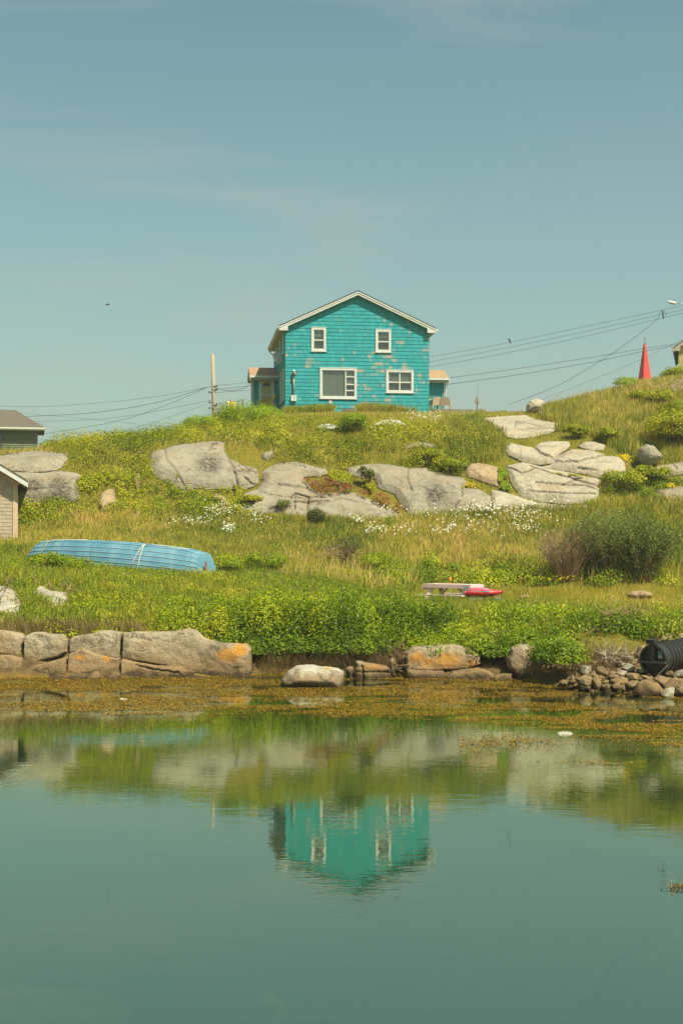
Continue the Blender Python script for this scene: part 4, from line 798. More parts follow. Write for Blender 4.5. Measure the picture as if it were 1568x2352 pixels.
# porches, left and right of the back of the house
def porch(side, wd, y0, y1, dz):
    s = -1 if side == 'l' else 1; xb = 0.0 if s < 0 else HW
    X = lambda u: xb + s * u                       # u runs outwards from the side wall
    def bx(u0, u1, a, b, c, d): m_ = MB(); m_.box(min(X(u0), X(u1)), max(X(u0), X(u1)), a, b, c, d); return m_
    p = bx(-0.05, wd, y0 + 0.06, y1, dz - 0.6, 2.95).build('porch_wall', M['shingle'], house)
    lst = []
    n0 = len(shg)
    door = (0.22, 1.22) if s < 0 else (0.12, 0.98)
    for k in range(11):
        z0 = dz + k * EXPO; zt = min(z0 + EXPO + 0.03, 2.94)
        if zt - z0 < 0.08: continue
        for a, b in ((0.0, door[0]), (door[1], wd)):
            shingle_row(a, b, z0, zt, lambda x, y, z: (X(x), y0 + 0.05 + y, z), no_wear, 0.14, 0.3)
    shingles(shg[n0:], 0, p, M['shingle'], 'porch_shingles'); del shg[n0:]
    d0, d1 = door
    dr = MB()
    for u0, u1, c, d in ((d0, d0 + 0.12, dz, 2.72), (d1 - 0.12, d1, dz, 2.72), (d0 + 0.12, d1 - 0.12, 2.56, 2.72)): dr.box(min(X(u0), X(u1)), max(X(u0), X(u1)), y0 - 0.02, y0 + 0.075, c, d)
    dr.build('door_frame', M['white'], p)
    bx(d0 + 0.121, d1 - 0.121, y0 + 0.03, y0 + 0.07, dz + 0.02, 2.559).build('door', M['yellowdoor'] if s < 0 else M['room'], p)
    st = MB()
    for u0, u1, c, d in ((d0 + 0.121, d0 + 0.20, dz + 0.03, 2.55), (d1 - 0.20, d1 - 0.121, dz + 0.03, 2.55), (d0 + 0.2, d1 - 0.2, 1.62, 1.70), (d0 + 0.2, d1 - 0.2, 2.48, 2.55), (d0 + 0.2, d1 - 0.2, dz + 0.03, dz + 0.10)): st.box(min(X(u0), X(u1)), max(X(u0), X(u1)), y0 - 0.012, y0 + 0.022, c, d)
    st.build('storm_door', M['white'], p)
    if s < 0:   # fan light and kick plate
        c0 = (d0 + d1) / 2; fan = [(X(c0 + 0.25 * math.cos(a)), 2.22 + 0.20 * math.sin(a)) for a in np.linspace(0, math.pi, 10)]
        MB().prism(fan, 'y', y0 + 0.018, y0 + 0.028).build('fan_light', M['room'], p)
        bx(d0 + 0.2, d1 - 0.42, y0 + 0.012, y0 + 0.028, dz + 0.1, dz + 0.5).build('kick_plate', plain('pale_blue_plate', (0.42, 0.47, 0.42), 0.6), p)
    bx(wd - 0.06, wd + 0.06, y0 + 0.0, y0 + 0.09, dz - 0.1, 2.70).build('corner_board', M['white'], p)
    # roof sloping to the front
    ev, rz_, ym = 2.86, 3.56, (y0 + y1) / 2 + 0.1; yo = y0 - 0.42
    for nm, t0, t1, o1, mt in (('porch_roof', 0.0, 0.06, 0.0, 'asphalt_tan'), ('porch_soffit', 0.16, 0.185, 0.03, 'cream')):
        m_ = MB(); pr = [(yo + o1, ev - t0), (ym, rz_ - t0), (y1 + 0.2, ev - t0), (y1 + 0.2, ev - t1), (ym, rz_ - t1), (yo + o1, ev - t1)]
        xa, xc = X(0.0), X(wd + 0.22 - o1); m_.prism(pr if True else pr, 'x', min(xa, xc), max(xa, xc)); m_.build(nm, M[mt], p)
    bx(0.0, wd + 0.25, yo - 0.09, yo - 0.002, ev - 0.16, ev - 0.03).build('porch_gutter', M['white'], p)
    bx(0.0, wd + 0.2, yo + 0.032, y0 + 0.05, ev - 0.30, ev - 0.19).build('porch_soffit_panel', M['cream'], p)
    m_ = MB(); pr = [(yo, ev - 0.03), (ym, rz_ - 0.065), (ym, rz_ - 0.3), (yo + 0.1, ev - 0.30)]; xr = X(wd + 0.2); m_.prism(pr, 'x', min(xr, xr + s * 0.03), max(xr, xr + s * 0.03)); m_.build('porch_rake', M['cream'], p)
    m_ = MB(); m_.tube([(X(wd + 0.18), yo - 0.05, ev - 0.15), (X(wd + 0.16), yo - 0.02, ev - 0.3), (X(wd + 0.05), y0 - 0.05, ev - 0.62), (X(wd + 0.05), y0 - 0.05, dz)], 0.035, 6); m_.build('porch_downpipe', M['white'], p)
    return p
porch('l', 1.60, 6.5, 8.9, 0.62)
porch('r', 2.18, 6.5, 8.9, 0.62)

def deck(name, label, x0, x1, y0, y1, zt, boards):
    e = empty(name, house.matrix_basis @ Vector((x0, y0, 0)), R(6.5)); tag(e, label, 'deck')
    w_ = x1 - x0; n = boards; st = (y1 - y0) / n
    for k in range(n): MB().box(0, w_, k * st, (k + 1) * st - 0.012, zt - 0.04, zt).build('deck_board', M['oldwood'], e)
    MB().box(0, w_, 0.005, 0.045, zt - 0.20, zt - 0.041).build('rim_joist', M['oldwood'], e)
    for q in (0.08, w_ / 2, w_ - 0.08): MB().box(q - 0.05, q + 0.05, 0.05, 0.15, -0.5, zt - 0.041).build('post', M['darkwood'], e)
    MB().box(0.2, w_ - 0.2, 1.0, 1.05, -0.4, zt - 0.06).build('underdeck_shade_panel', M['darkwood'], e)  # dark sheet added to stand in for shade under the deck
    return e
bpy.context.view_layer.update()
deck('deck', 'low wooden deck at the left porch under the yellow chair', -2.3, -0.08, 4.6, 6.4, 0.60, 12)
deck('deck', 'low wooden deck at the right porch under the beige chairs', HW + 0.1, HW + 4.3, 3.8, 6.4, 0.60, 14)
HM = house.matrix_basis.copy()
def hl(x, y, z): return HM @ Vector((x, y, z))

def adirondack(label, loc, rz, s=1.0):
    e = empty('garden_chair', loc, rz); tag(e, label, 'chair', 'yellow wooden chairs'); e.scale = (s, s, s)
    for k in range(5): 
        x = -0.24 + k * 0.12; MB().bar((x, 0.24, 0.26), (x * 1.15, 0.52, 0.98 - abs(k - 2) * 0.04), 0.105, 0.02, (0, 1, 0)).build('back_slat', M['yellow'], e)
    for k in range(5): MB().bar((-0.27, -0.24 + k * 0.115, 0.36 - k * 0.022), (0.27, -0.24 + k * 0.115, 0.36 - k * 0.022), 0.105, 0.02).build('seat_slat', M['yellow'], e)
    for sx in (-1, 1):
        MB().box(sx * 0.33 - 0.07, sx * 0.33 + 0.07, -0.36, 0.40, 0.555, 0.58).build('armrest', M['yellow'], e)
        MB().box(sx * 0.30 - 0.02, sx * 0.30 + 0.02, -0.32, -0.21, 0.0, 0.554).build('leg', M['yellow'], e)
        MB().hexa([(sx * 0.29 - 0.015, -0.28, 0.26), (sx * 0.29 + 0.015, -0.28, 0.26), (sx * 0.29 + 0.015, 0.62, 0.0), (sx * 0.29 - 0.015, 0.62, 0.0), (sx * 0.29 - 0.015, -0.28, 0.38), (sx * 0.29 + 0.015, -0.28, 0.38), (sx * 0.29 + 0.015, 0.62, 0.10), (sx * 0.29 - 0.015, 0.62, 0.10)]).build('rear_leg', M['yellow'], e)
    MB().box(-0.27, 0.27, -0.33, -0.29, 0.12, 0.36).build('front_apron', M['yellow'], e)
    MB().bar((-0.30, 0.36, 0.52), (0.30, 0.36, 0.52), 0.05, 0.06).build('back_rail', M['yellow'], e)
    return e
adirondack('yellow wooden garden chair on the deck beside the left porch door', hl(-0.80, 5.15, 0.60), R(-68))
adirondack('yellow chair half hidden behind grass at the far end of the left deck', hl(-2.75, 6.6, 0.35), R(30))
for k, (x, y, h, tl, lb) in enumerate([(-2.35, 5.0, 1.05, 0.03, 'grey rail post nearest the yellow door'), (-3.05, 5.6, 1.05, 0.0, 'tallest post of the grey rail left of the deck'), (-3.25, 6.2, 0.95, 0.02, 'middle post of the grey rail left of the deck'), (-3.45, 6.9, 0.85, 0.0, 'farthest, leftmost post of the grey rail')]):
    b = hl(x, y, 0.0); MB_ = MB().bar((0, 0, -0.4), (tl, 0, h + 0.15), 0.10, 0.10, (0, 1, 0)); o = MB_.build('rail_post', M['oldwood']); o.location = b; tag(o, lb, 'post', 'posts of the old deck rail')
o = MB().bar((0, 0, 0), tuple(hl(-3.05, 5.6, 1.1) - hl(-2.35, 5.0, 1.1)), 0.03, 0.03).build('hand_rail', M['oldwood']); o.location = hl(-2.35, 5.0, 1.1); tag(o, 'thin grey hand rail between the deck rail posts', 'rail')

# things on the right deck
def resin_chair(label, loc, rz):
    e = empty('resin_chair', loc, rz); tag(e, label, 'chair', 'beige plastic chairs')
    m_ = MB(); m_.hexa([(-0.27, 0.18, 0.28), (0.27, 0.18, 0.28), (0.27, 0.22, 0.28), (-0.27, 0.22, 0.28), (-0.25, 0.26, 0.80), (0.25, 0.26, 0.80), (0.25, 0.30, 0.80), (-0.25, 0.30, 0.80)]); m_.build('backrest', M['beige'], e)
    MB().box(-0.27, 0.27, -0.26, 0.20, 0.38, 0.41).build('seat', M['beige'], e)
    for sx in (-1, 1):
        MB().hexa([(sx * .29 - .02, -.28, .28), (sx * .29 + .02, -.28, .28), (sx * .29 + .02, .24, .28), (sx * .29 - .02, .24, .28), (sx * .29 - .02, -.24, .60), (sx * .29 + .02, -.24, .60), (sx * .29 + .02, .28, .66), (sx * .29 - .02, .28, .66)]).build('armrest', M['beige'], e)
        for y in (-0.25, 0.21): MB().box(sx * 0.28 - 0.03, sx * 0.28 + 0.03, y - 0.03, y + 0.03, 0, 0.28).build('leg', M['beige'], e)
    return e
resin_chair('beige plastic chair with its back turned, nearer the planter on the right deck', hl(HW + 1.2, 4.5, 0.60), R(205))
resin_chair('beige plastic chair farther from the house on the right deck', hl(HW + 1.85, 4.45, 0.60), R(170))
e = empty('planter', hl(HW + 0.85, 4.95, 0.60)); tag(e, 'tall grey-green pot with a clipped pale plant on the right deck', 'planter')
m_ = MB(); m_.tube([(0, 0, 0), (0, 0, 0.1), (0, 0, 0.75)], [0.15, 0.16, 0.23], 10); m_.build('pot', M['potgreen'], e, True)
PLANTER = e
o = MB().box(-0.15, 0.15, -0.12, 0.12, 0, 0.2).box(-0.15, 0.15, -0.12, 0.12, 0.205, 0.40).box(-0.13, 0.15, -0.12, 0.12, 0.405, 0.55).build('cinder_block_stack', M['block']); o.location = hl(HW + 0.40, 4.2, 0.60); tag(o, 'stack of pale blocks against the house corner on the right deck', 'blocks')
o = MB().tube([(0, 0, -0.3), (0, 0, 1.15)], 0.05, 6).tube([(0.03, 0, 0.6), (0.06, 0, 2.05)], 0.012, 5).hexa([(-.16, -.1, .75), (.12, -.1, .75), (.12, .1, .75), (-.16, .1, .75), (-.1, -.08, 1.0), (.06, -.08, 1.02), (.06, .08, 1.02), (-.1, .08, 1.0)]).build('bird_feeder', M['oldwood']); o.location = hl(HW + 4.15, 5.6, 0.45); tag(o, 'weathered bird feeder post with a thin rod at the right deck end', 'feeder')

# timbers and bits along the front wall
def timber(label, xa, xb, y, zb, hgt, mat='oldwood', tilt=0.0, nm='timber'):
    o = MB().bar((0, 0, hgt / 2), (xb - xa, tilt, hgt / 2), 0.18, hgt).build(nm, M[mat]); o.location = hl(xa, y, zb); o.rotation_euler = (0, 0, R(6.5)); tag(o, label, 'timber', 'old timbers edging the beds'); return o
timber('long grey timber edging the flower bed under the right windows', 4.95, 8.4, -1.5, -0.35, 0.26)
timber('short rotten timber in grass under the left part of the house', 1.55, 2.6, -1.2, -0.30, 0.18, tilt=0.1)
timber('weathered timber half hidden in the left bed', 0.4, 1.5, -1.0, -0.28, 0.18)
timber('broken stub of timber lying behind the long edging timber', 8.0, 8.9, -1.2, -0.30, 0.16, tilt=-0.15)
e = empty('plank_pile', hl(3.25, -0.9, -0.33), R(6.5)); tag(e, 'little pile of split planks below the big window', 'planks')
for k in range(5): MB().bar((-0.05 + k * 0.03, 0.05 * (k % 2), 0.05 + k * 0.085), (0.95 - k * 0.05, -0.05 * (k % 2), 0.04 + k * 0.085), 0.2, 0.06).build('plank', M['oldwood'], e)
o = MB().box(0, 0.07, -0.05, 0.02, -0.25, 0.36).build('pipe_stub', M['galv']); o.location = hl(4.12, -0.75, -0.25); tag(o, 'short grey stub post right of the plank pile', 'post')
# ------------------------------------------------------------------ other buildings
def siding(parent, x0, x1, z0, z1, y, step, mat, place=None, proud=0.03, name='clapboard'):
    k = 0; z = z0
    while z < z1 - 0.02:
        t = min(z + step, z1); m_ = MB()
        m_.hexa([(x0, y - proud, z), (x1, y - proud, z), (x1, y + 0.01, z), (x0, y + 0.01, z), (x0, y - 0.006, t), (x1, y - 0.006, t), (x1, y + 0.01, t), (x0, y + 0.01, t)])
        if place: m_.V = [place(*v) for v in m_.V]
        m_.build(name, mat, parent); z = t
# cedar shed at the left edge
D = 53.6; sx1 = pxx(40, D); SW, SH, SLP = 4.65, 2.12, 0.61
SA = R(12.8); shed = empty('cedar_shed', (sx1 - SW * math.cos(SA), D - SW * math.sin(SA), 3.26), SA); tag(shed, 'bare cedar shingled shed cut off by the left edge', 'shed')
pk = SH + SLP * SW / 2
MB().prism([(0.02, -0.4), (SW - 0.02, -0.4), (SW - 0.02, SH), (SW / 2, pk), (0.02, SH)], 'y', 0.03, 4.0).build('wall', M['cedar'], shed)
n0 = len(shg); EXP2 = 0.139
for k in range(0, 26):
    z0 = k * EXP2 - 0.1; hw = SW / 2 if z0 + EXP2 < SH else (pk - z0 - EXP2 * 0.6) / SLP
    a, b = max(0.0, SW / 2 - hw), min(SW - 0.16, SW / 2 + hw)
    if b - a > 0.1 and b > SW - 1.6: shingle_row(max(a, SW - 1.6), b, z0, z0 + EXP2 + 0.02, lambda x, y, z: (x, y + 0.015, z), lambda x, z, g: g.random() * 0.6, 0.09, 0.2, 0.016)
shingles(shg[n0:], 300, shed, M['cedar'], 'more_shingles'); del shg[n0:]
rawwood = plain('new_pine_trim', (0.62, 0.46, 0.30), 0.7, (0.54, 0.39, 0.25), 3)
MB().box(SW - 0.16, SW + 0.03, -0.03, 0.06, -0.35, SH - 0.02).build('corner_board', rawwood, shed)
for nm, t0, t1, ya, yb, mt in (('roof', -0.02, 0.03, -0.45, 4.2, M['asphalt_grey']), ('rake_board', 0.032, 0.24, -0.43, -0.39, M['white']), ('rake_frieze', 0.25, 0.42, -0.05, 0.02, rawwood), ('soffit', 0.20, 0.225, -0.388, 4.1, M['cream'])):
    for s in (-1, 1):
        e_ = SW / 2 + 0.40; T = pk + 0.26; pts = [(SW / 2, T - t0), (SW / 2 + s * e_, T - SLP * e_ - t0), (SW / 2 + s * e_, T - SLP * e_ - t1), (SW / 2, T - t1)]
        if nm == 'rake_frieze': pts = [(SW / 2, T - t0), (SW / 2 + s * (SW / 2 + 0.03), T - SLP * (SW / 2 + 0.03) - t0), (SW / 2 + s * (SW / 2 + 0.03), T - SLP * (SW / 2 + 0.03) - t1), (SW / 2, T - t1)]
        MB().prism(pts if s > 0 else pts[::-1], 'y', ya, yb).build(nm, mt, shed)
MB().prism([(SW + 0.04, SH - 0.12), (SW + 0.26, SH - 0.02), (SW + 0.26, SH + 0.06), (SW + 0.04, SH + 0.10)], 'y', -0.38, -0.2).build('eave_bracket', rawwood, shed)

# olive green house behind the left ridge
D = 112.0; gx1 = pxx(86, D); gz = pzz(987, D)
GA = R(12.6); gh = empty('green_house', (gx1 - 9.0 * math.cos(GA), D - 9.0 * math.sin(GA), gz - 3.0), GA); tag(gh, 'olive green house with a grey hipped roof behind the left ridge', 'house')
MB().box(0.02, 8.98, 0.05, 7, -2.0, 2.98).build('wall', M['greensiding'], gh)
siding(gh, 0, 9.0, 0.2, 2.98, 0.05, 0.155, M['greensiding'], proud=0.045)
for x in (8.9,): MB().box(x, x + 0.14, -0.02, 0.06, -1, 2.98).build('corner_board', M['greensiding'], gh)
MB().add([(-0.5, -0.5, 3.12), (9.62, -0.5, 3.12), (9.62, 7.5, 3.12), (-0.5, 7.5, 3.12), (2.0, 3.5, 4.85), (7.3, 3.5, 4.85)], [(0, 1, 5, 4), (1, 2, 5), (2, 3, 4, 5), (3, 0, 4), (3, 2, 1, 0)]).build('roof', M['asphalt_grey'], gh)
MB().box(-0.5, 9.62, -0.52, -0.50, 2.90, 3.13).build('fascia', M['white'], gh); MB().box(-0.5, 9.62, -0.64, -0.522, 3.0, 3.12).build('gutter', M['white'], gh)
MB().box(-0.4, 9.55, -0.498, 0.04, 2.93, 2.96).build('soffit', M['cream'], gh)
window(gh, 5.2, 6.35, 1.35, 2.65, [], [0.5], y=0.0, cas=0.1, trim='steel')
m_ = MB().tube([(2.2, 1.2, 3.6), (2.2, 1.2, 4.0)], 0.08, 6); m_.build('vent_pipe', M['steel'], gh)

# yellow house at the right edge
D = 98.0; yx = pxx(1557, D); yz = pzz(797, D)
yh = empty('yellow_house', (yx, D, 11.6), R(-14.5)); tag(yh, 'yellow clapboard house corner at the right edge behind the hillock', 'house')
YE = yz - 11.6; YW = 7.0
MB().prism([(0.02, -0.8), (YW, -0.8), (YW, YE), (YW / 2, YE + 2.6), (0.02, YE)], 'y', 0.06, 9).build('wall', M['yellowsiding'], yh)
siding(yh, 0.14, YW, 0.0, YE, 0.06, 0.16, M['yellowsiding'], proud=0.04)
z_ = YE; k = 0
while z_ < YE + 2.2:
    a = (z_ - YE) / 2.6 * YW / 2 + 0.05; siding(yh, a, YW - a, z_, z_ + 0.16, 0.06, 0.16, M['yellowsiding'], proud=0.04); z_ += 0.16
MB().box(0.0, 0.139, 0.0, 0.1, -0.4, YE).build('corner_board', M['yellowsiding'], yh)
for s in (-1, 1):
    e_ = YW / 2 + 0.4; T = YE + 2.78; q = 2.6 / (YW / 2)
    for nm, t0, t1, ya, yb, mt in (('roof', -0.02, 0.06, -0.36, 9.2, M['asphalt_grey']), ('rake_board', 0.062, 0.30, -0.34, -0.30, M['cream']), ('soffit', 0.25, 0.28, -0.299, 0.05, M['cream'])):
        pts = [(YW / 2, T - t0), (YW / 2 + s * e_, T - q * e_ - t0), (YW / 2 + s * e_, T - q * e_ - t1), (YW / 2, T - t1)]; MB().prism(pts if s > 0 else pts[::-1], 'y', ya, yb).build(nm, mt, yh)
MB().prism([(-0.42, YE - 0.30), (0.12, YE - 0.30), (0.12, YE - 0.02), (-0.42, YE - 0.12)], 'y', -0.36, -0.1).build('eave_return', M['cream'], yh)
window(yh, 0.62, 1.55, YE - 2.2, YE - 0.55, [], [0.45], y=0.06, cas=0.12)

# red church spire
D = 165.0; spx = pxx(1479.5, D); s0, s1 = pzz(905, D), pzz(790, D); hb = 0.73
sp = empty('church_spire', (spx, D, 8.0), R(24)); tag(sp, 'slender red shingled church spire with a cross beyond the hillock', 'spire')
zb, zt = s0 - 8.0, s1 - 8.0; ht = 0.085
MB().box(-0.8, 0.8, -0.8, 0.8, -4.0, zb - 0.2).build('tower', M['white'], sp)
MB().add([(-hb, -hb, zb - .2), (hb, -hb, zb - .2), (hb, hb, zb - .2), (-hb, hb, zb - .2), (-ht, -ht, zt), (ht, -ht, zt), (ht, ht, zt), (-ht, ht, zt)], [(0, 1, 5, 4), (1, 2, 6, 5), (2, 3, 7, 6), (3, 0, 4, 7), (4, 5, 6, 7), (3, 2, 1, 0)]).build('spire_core', M['redshingle'], sp)
NR = 21; st = (zt - zb + 0.2) / NR
for k in range(NR):
    za = zb - 0.2 + k * st; w0 = hb + (ht - hb) * k / NR; w1 = hb + (ht - hb) * (k + 1) / NR
    for fc in range(4):
        n = max(1, int(round(w0 * 2 / 0.33)))
        for j in range(n):
            def pt(u, wq, zq, o): 
                a_, b_ = (u * 2 - 1) * wq, -(wq + o); c_, s_ = [(1, 0), (0, 1), (-1, 0), (0, -1)][fc]; return (a_ * c_ - b_ * s_, a_ * s_ + b_ * c_, zq)
            u0, u1 = j / n + 0.004, (j + 1) / n - 0.004
            v = [pt(u0, w0, za, .035), pt(u1, w0, za, .035), pt(u1, w0, za, 0), pt(u0, w0, za, 0), pt(u0, w1, za + st, .008), pt(u1, w1, za + st, .008), pt(u1, w1, za + st, 0), pt(u0, w1, za + st, 0)]
            tn = random.random(); make('shingle', v, SHF, M['redshingle'], sp, False, {'tone': [tn] * 8, 'wear': [random.random() * 0.25] * 8})
cr_ = MB(); cr_.tube([(0, 0, zt - 0.1), (0, 0, zt + 0.85)], 0.025, 5); cr_.tube([(-0.26, 0, zt + 0.55), (0.26, 0, zt + 0.55)], 0.025, 5); cr_.tube([(0, -0.05, zt + 0.1), (0, 0.05, zt + 0.1)], 0.06, 6); cr_.build('cross', M['steel'], sp)

# ------------------------------------------------------------------ poles, wires, lamp
def wire(label, pts, r=0.014, nm='overhead_wire'):
    """through the given points (px, py, D), smooth"""
    P3 = [Vector(P(*q)) for q in pts]; out = []
    n = len(P3)
    for i in range(n - 1):
        p0, p1, p2, p3 = P3[max(i - 1, 0)], P3[i], P3[i + 1], P3[min(i + 2, n - 1)]
        for t in np.linspace(0, 1, 12, endpoint=False):
            out.append(0.5 * ((2 * p1) + (p2 - p0) * t + (2 * p0 - 5 * p1 + 4 * p2 - p3) * t * t + (3 * p1 - p0 - 3 * p2 + p3) * t ** 3))
    out.append(P3[-1]); o = MB().tube(out, r * 0.72, 4).build(nm, M['wire']); return tag(o, label, 'wire', 'overhead wires')
DP = 100.0
pole = empty('utility_pole', (pxx(490, DP), DP, 9.0)); tag(pole, 'pale wooden utility pole without a crossarm left of the house', 'pole')
zt = pzz(814, DP) - 9.0
MB().tube([(0.10, 0, -0.8), (0.05, 0, zt * .5), (-0.05, 0, zt)], [0.165, 0.15, 0.125], 12).build('shaft', M['pole'], pole, True)
for k, (pyy, sx) in enumerate([(888, 1), (896, 1), (902, -1), (925, -1), (931, 1), (938, -1)]):
    z_ = pzz(pyy, DP) - 9.0; MB().tube([(0, -0.12, z_), (sx * 0.26, -0.14, z_ + 0.02)], 0.035, 6).tube([(sx * 0.26, -0.14, z_ - 0.06), (sx * 0.26, -0.14, z_ + 0.10)], 0.045, 6).build('insulator', M['steel'], pole)
MB().tube([(0.17, -0.13, 0.5), (0.16, -0.13, 2.2), (0.1, -0.15, 3.0)], 0.02, 5).build('ground_wire', M['wire'], pole)
def W2(l): return [(a * .36, 784 + b * .36, d) for a, b, d in l]
wire('topmost thin wire running from the left edge to the pole', W2([(-120, 408, 108), (300, 415, 105), (900, 365, 102), (1350, 288, 99.7)]))
wire('twisted wire from the green house roof to the pole', W2([(-80, 480, 124), (190, 478, 116), (600, 455, 106), (1000, 390, 103), (1320, 292, 99.8)]), 0.022)
wire('low sagging wire that crosses the others left of the pole', W2([(-80, 620, 126), (230, 596, 118), (700, 520, 106), (1000, 430, 103), (1320, 296, 99.8)]), 0.018)
wire('wire second from below meeting the pole at mid height', W2([(-80, 520, 124), (220, 512, 116), (750, 485, 106), (1350, 375, 99.8)]))
wire('faint lowest wire rising from the shrubs to the pole', W2([(560, 606, 108), (900, 540, 105), (1350, 390, 99.8)]), 0.011)
wire('faint straight wire falling behind the ridge from the left', W2([(-80, 440, 126), (100, 455, 122), (560, 495, 116), (1000, 540, 114)]), 0.011)
wire('faint wire slanting down behind the green house roof', W2([(-40, 440, 126), (200, 510, 120), (560, 610, 116)]), 0.011)
wire('guy wire slanting down from the foot of the pole', W2([(1352, 410, 99.8), (1300, 500, 99)]), 0.011, 'guy_wire')
def W8(l): return [(439 + a * .104, 865.7 + b * .104, d) for a, b, d in l]
wire('upper of three long wires passing behind the house to the right edge', W8([(520, 190, 100), (1280, 115, 98.5)]) + [(780, 848, 97), (1004, 816, 95), (1170, 786, 93), (1568, 702, 88), (1640, 686, 87)])
wire('middle of three long wires passing behind the house to the right edge', W8([(520, 280, 100), (1320, 195, 98.5)]) + [(780, 862, 97), (1004, 828, 95), (1250, 781, 92), (1568, 711, 88), (1640, 694, 87)])
wire('lowest of three long wires passing behind the house to the right edge', W8([(540, 345, 100), (1330, 285, 98.5)]) + [(780, 876, 97), (1004, 839.5, 95), (1250, 793, 92), (1568, 719, 88), (1640, 702, 87)])
wire('drooping thick cable from the pole to the left porch', W8([(500, 225, 99.8), (620, 270, 98), (800, 302, 96), (1000, 295, 94.5), (1330, 178, 92.5)]), 0.022, 'service_cable')
wire('kinked black cable looping low between pole and deck rail', W8([(540, 592, 99.8), (740, 578, 97), (800, 600, 96.5), (830, 640, 96), (822, 605, 96), (860, 572, 95.5), (980, 602, 94.5), (1100, 598, 93)]), 0.022, 'service_cable')
wire('short black loop of cable in grass beyond the deck rail', W8([(750, 720, 96), (790, 685, 95), (900, 655, 94), (1000, 685, 93), (1080, 720, 92)]), 0.022, 'service_cable')
def W3(l): return [(1003.8 + a * .36, 658.7 + b * .36, d) for a, b, d in l]
wire('upper service cable from the right porch to the yellow house', W3([(60, 583, 92.2), (500, 523, 94), (1000, 447, 96), (1300, 396, 97.2), (1548, 360, 98)]), 0.02, 'service_cable')
wire('lower service cable from the right porch to the yellow house', W3([(45, 625, 92.5), (500, 563, 94), (1000, 478, 96), (1300, 414, 97.2), (1545, 368, 98)]), 0.022, 'service_cable')
wire('steep cable dropping from the wire spacer to behind the pale boulder', W3([(1412, 195, 88.3), (1300, 290, 89), (1060, 460, 92), (760, 632, 96), (455, 752, 100)]), 0.018, 'service_cable')
wire('faint second wire slanting down behind the red spire', W3([(1600, 318, 100), (1330, 450, 102), (1000, 590, 105), (660, 722, 110)]), 0.011)
wire('looped jumper cable over the wire spacer', W3([(1412, 195, 88.3), (1415, 168, 88.2), (1430, 152, 88.2), (1446, 155, 88.2), (1453, 172, 88.2), (1448, 196, 88.2)]), 0.018, 'jumper_cable')
a = Vector(P(*W3([(1435, 156, 88.25)])[0])); b = Vector(P(*W3([(1440, 204, 88.25)])[0]))
tag(MB().tube([a, b], 0.045, 6).build('wire_spacer', M['steel']), 'dark upright spacer bar between the three long wires', 'spacer')
lp = empty('street_lamp', (pxx(1648, 87), 87, 12.4)); tag(lp, 'street lamp head on a curved arm reaching in from the right edge', 'street lamp')
MB().tube([(0, 0, -1), (0, 0, 7.2)], [0.16, 0.12], 10).build('pole', M['pole'], lp, True)
a = Vector(P(1548, 695.5, 87)) - Vector(lp.location); b = Vector(P(1569, 699.5, 87)) - Vector(lp.location)
MB().tube([(0, -0.1, b.z - 0.9), (-0.5, -0.1, b.z - 0.45), tuple(b), tuple(a)], 0.03, 6).build('arm', M['galv'], lp, True)
h0 = Vector(P(1530, 692.5, 87)) - Vector(lp.location); h1 = Vector(P(1552, 697, 87)) - Vector(lp.location)
MB().tube([h0, h0 + (h1 - h0) * .15, h0 + (h1 - h0) * .75, h1], [0.03, 0.075, 0.11, 0.06], 8).build('lamp_head', M['white'], lp, True)
MB().box(h1.x - 0.2, h1.x - 0.1, h1.y - 0.05, h1.y + 0.05, h1.z + 0.08, h1.z + 0.18).build('photocell', M['steel'], lp)

# ------------------------------------------------------------------ birds
def bird(name, label, loc, s, flying):
    e = empty(name, loc); tag(e, label, 'bird')
    m_ = MB().tube([(-.10, 0, 0), (-.05, 0, .01), (.03, 0, .012), (.09, 0, .02), (.13, 0, .025)] if flying else [(.02, 0, -.10), (.01, 0, 0), (-.02, 0, .07), (-.05, 0, .11), (-.09, 0, .11)], [.008, .03, .036, .026, .006], 7); m_.V = [tuple(x * s for x in v) for v in m_.V]; m_.build('body', M['bird'], e, True)
    if flying:
        for sy, q in ((1, 0.9), (-1, -0.6)):
            V = [(.04, 0, .02), (-.03, 0, .02), (.02, sy * .05, .02 + .08 * q), (.06, sy * .05, .02 + .08 * q), (-.08, sy * .1, .02 + .17 * q)]
            V += [(x, y, z - .006) for x, y, z in V]; make('wing', [(x * s, y * s, z * s) for x, y, z in V], [(0, 1, 2, 3), (3, 2, 4), (8, 7, 6, 5), (9, 7, 8), (0, 3, 8, 5), (1, 0, 5, 6), (2, 1, 6, 7), (4, 2, 7, 9), (3, 4, 9, 8)], M['bird'], e)
    return e
bird('flying_bird', 'small dark bird flying in the sky left of the house', P(247, 700, 75), 0.95, True)
bird('perched_bird', 'tiny dark bird perched on the top long wire', (P(1170, 784.0, 93)[0], 93, P(1170, 784.0, 93)[2]), 1.6, False)

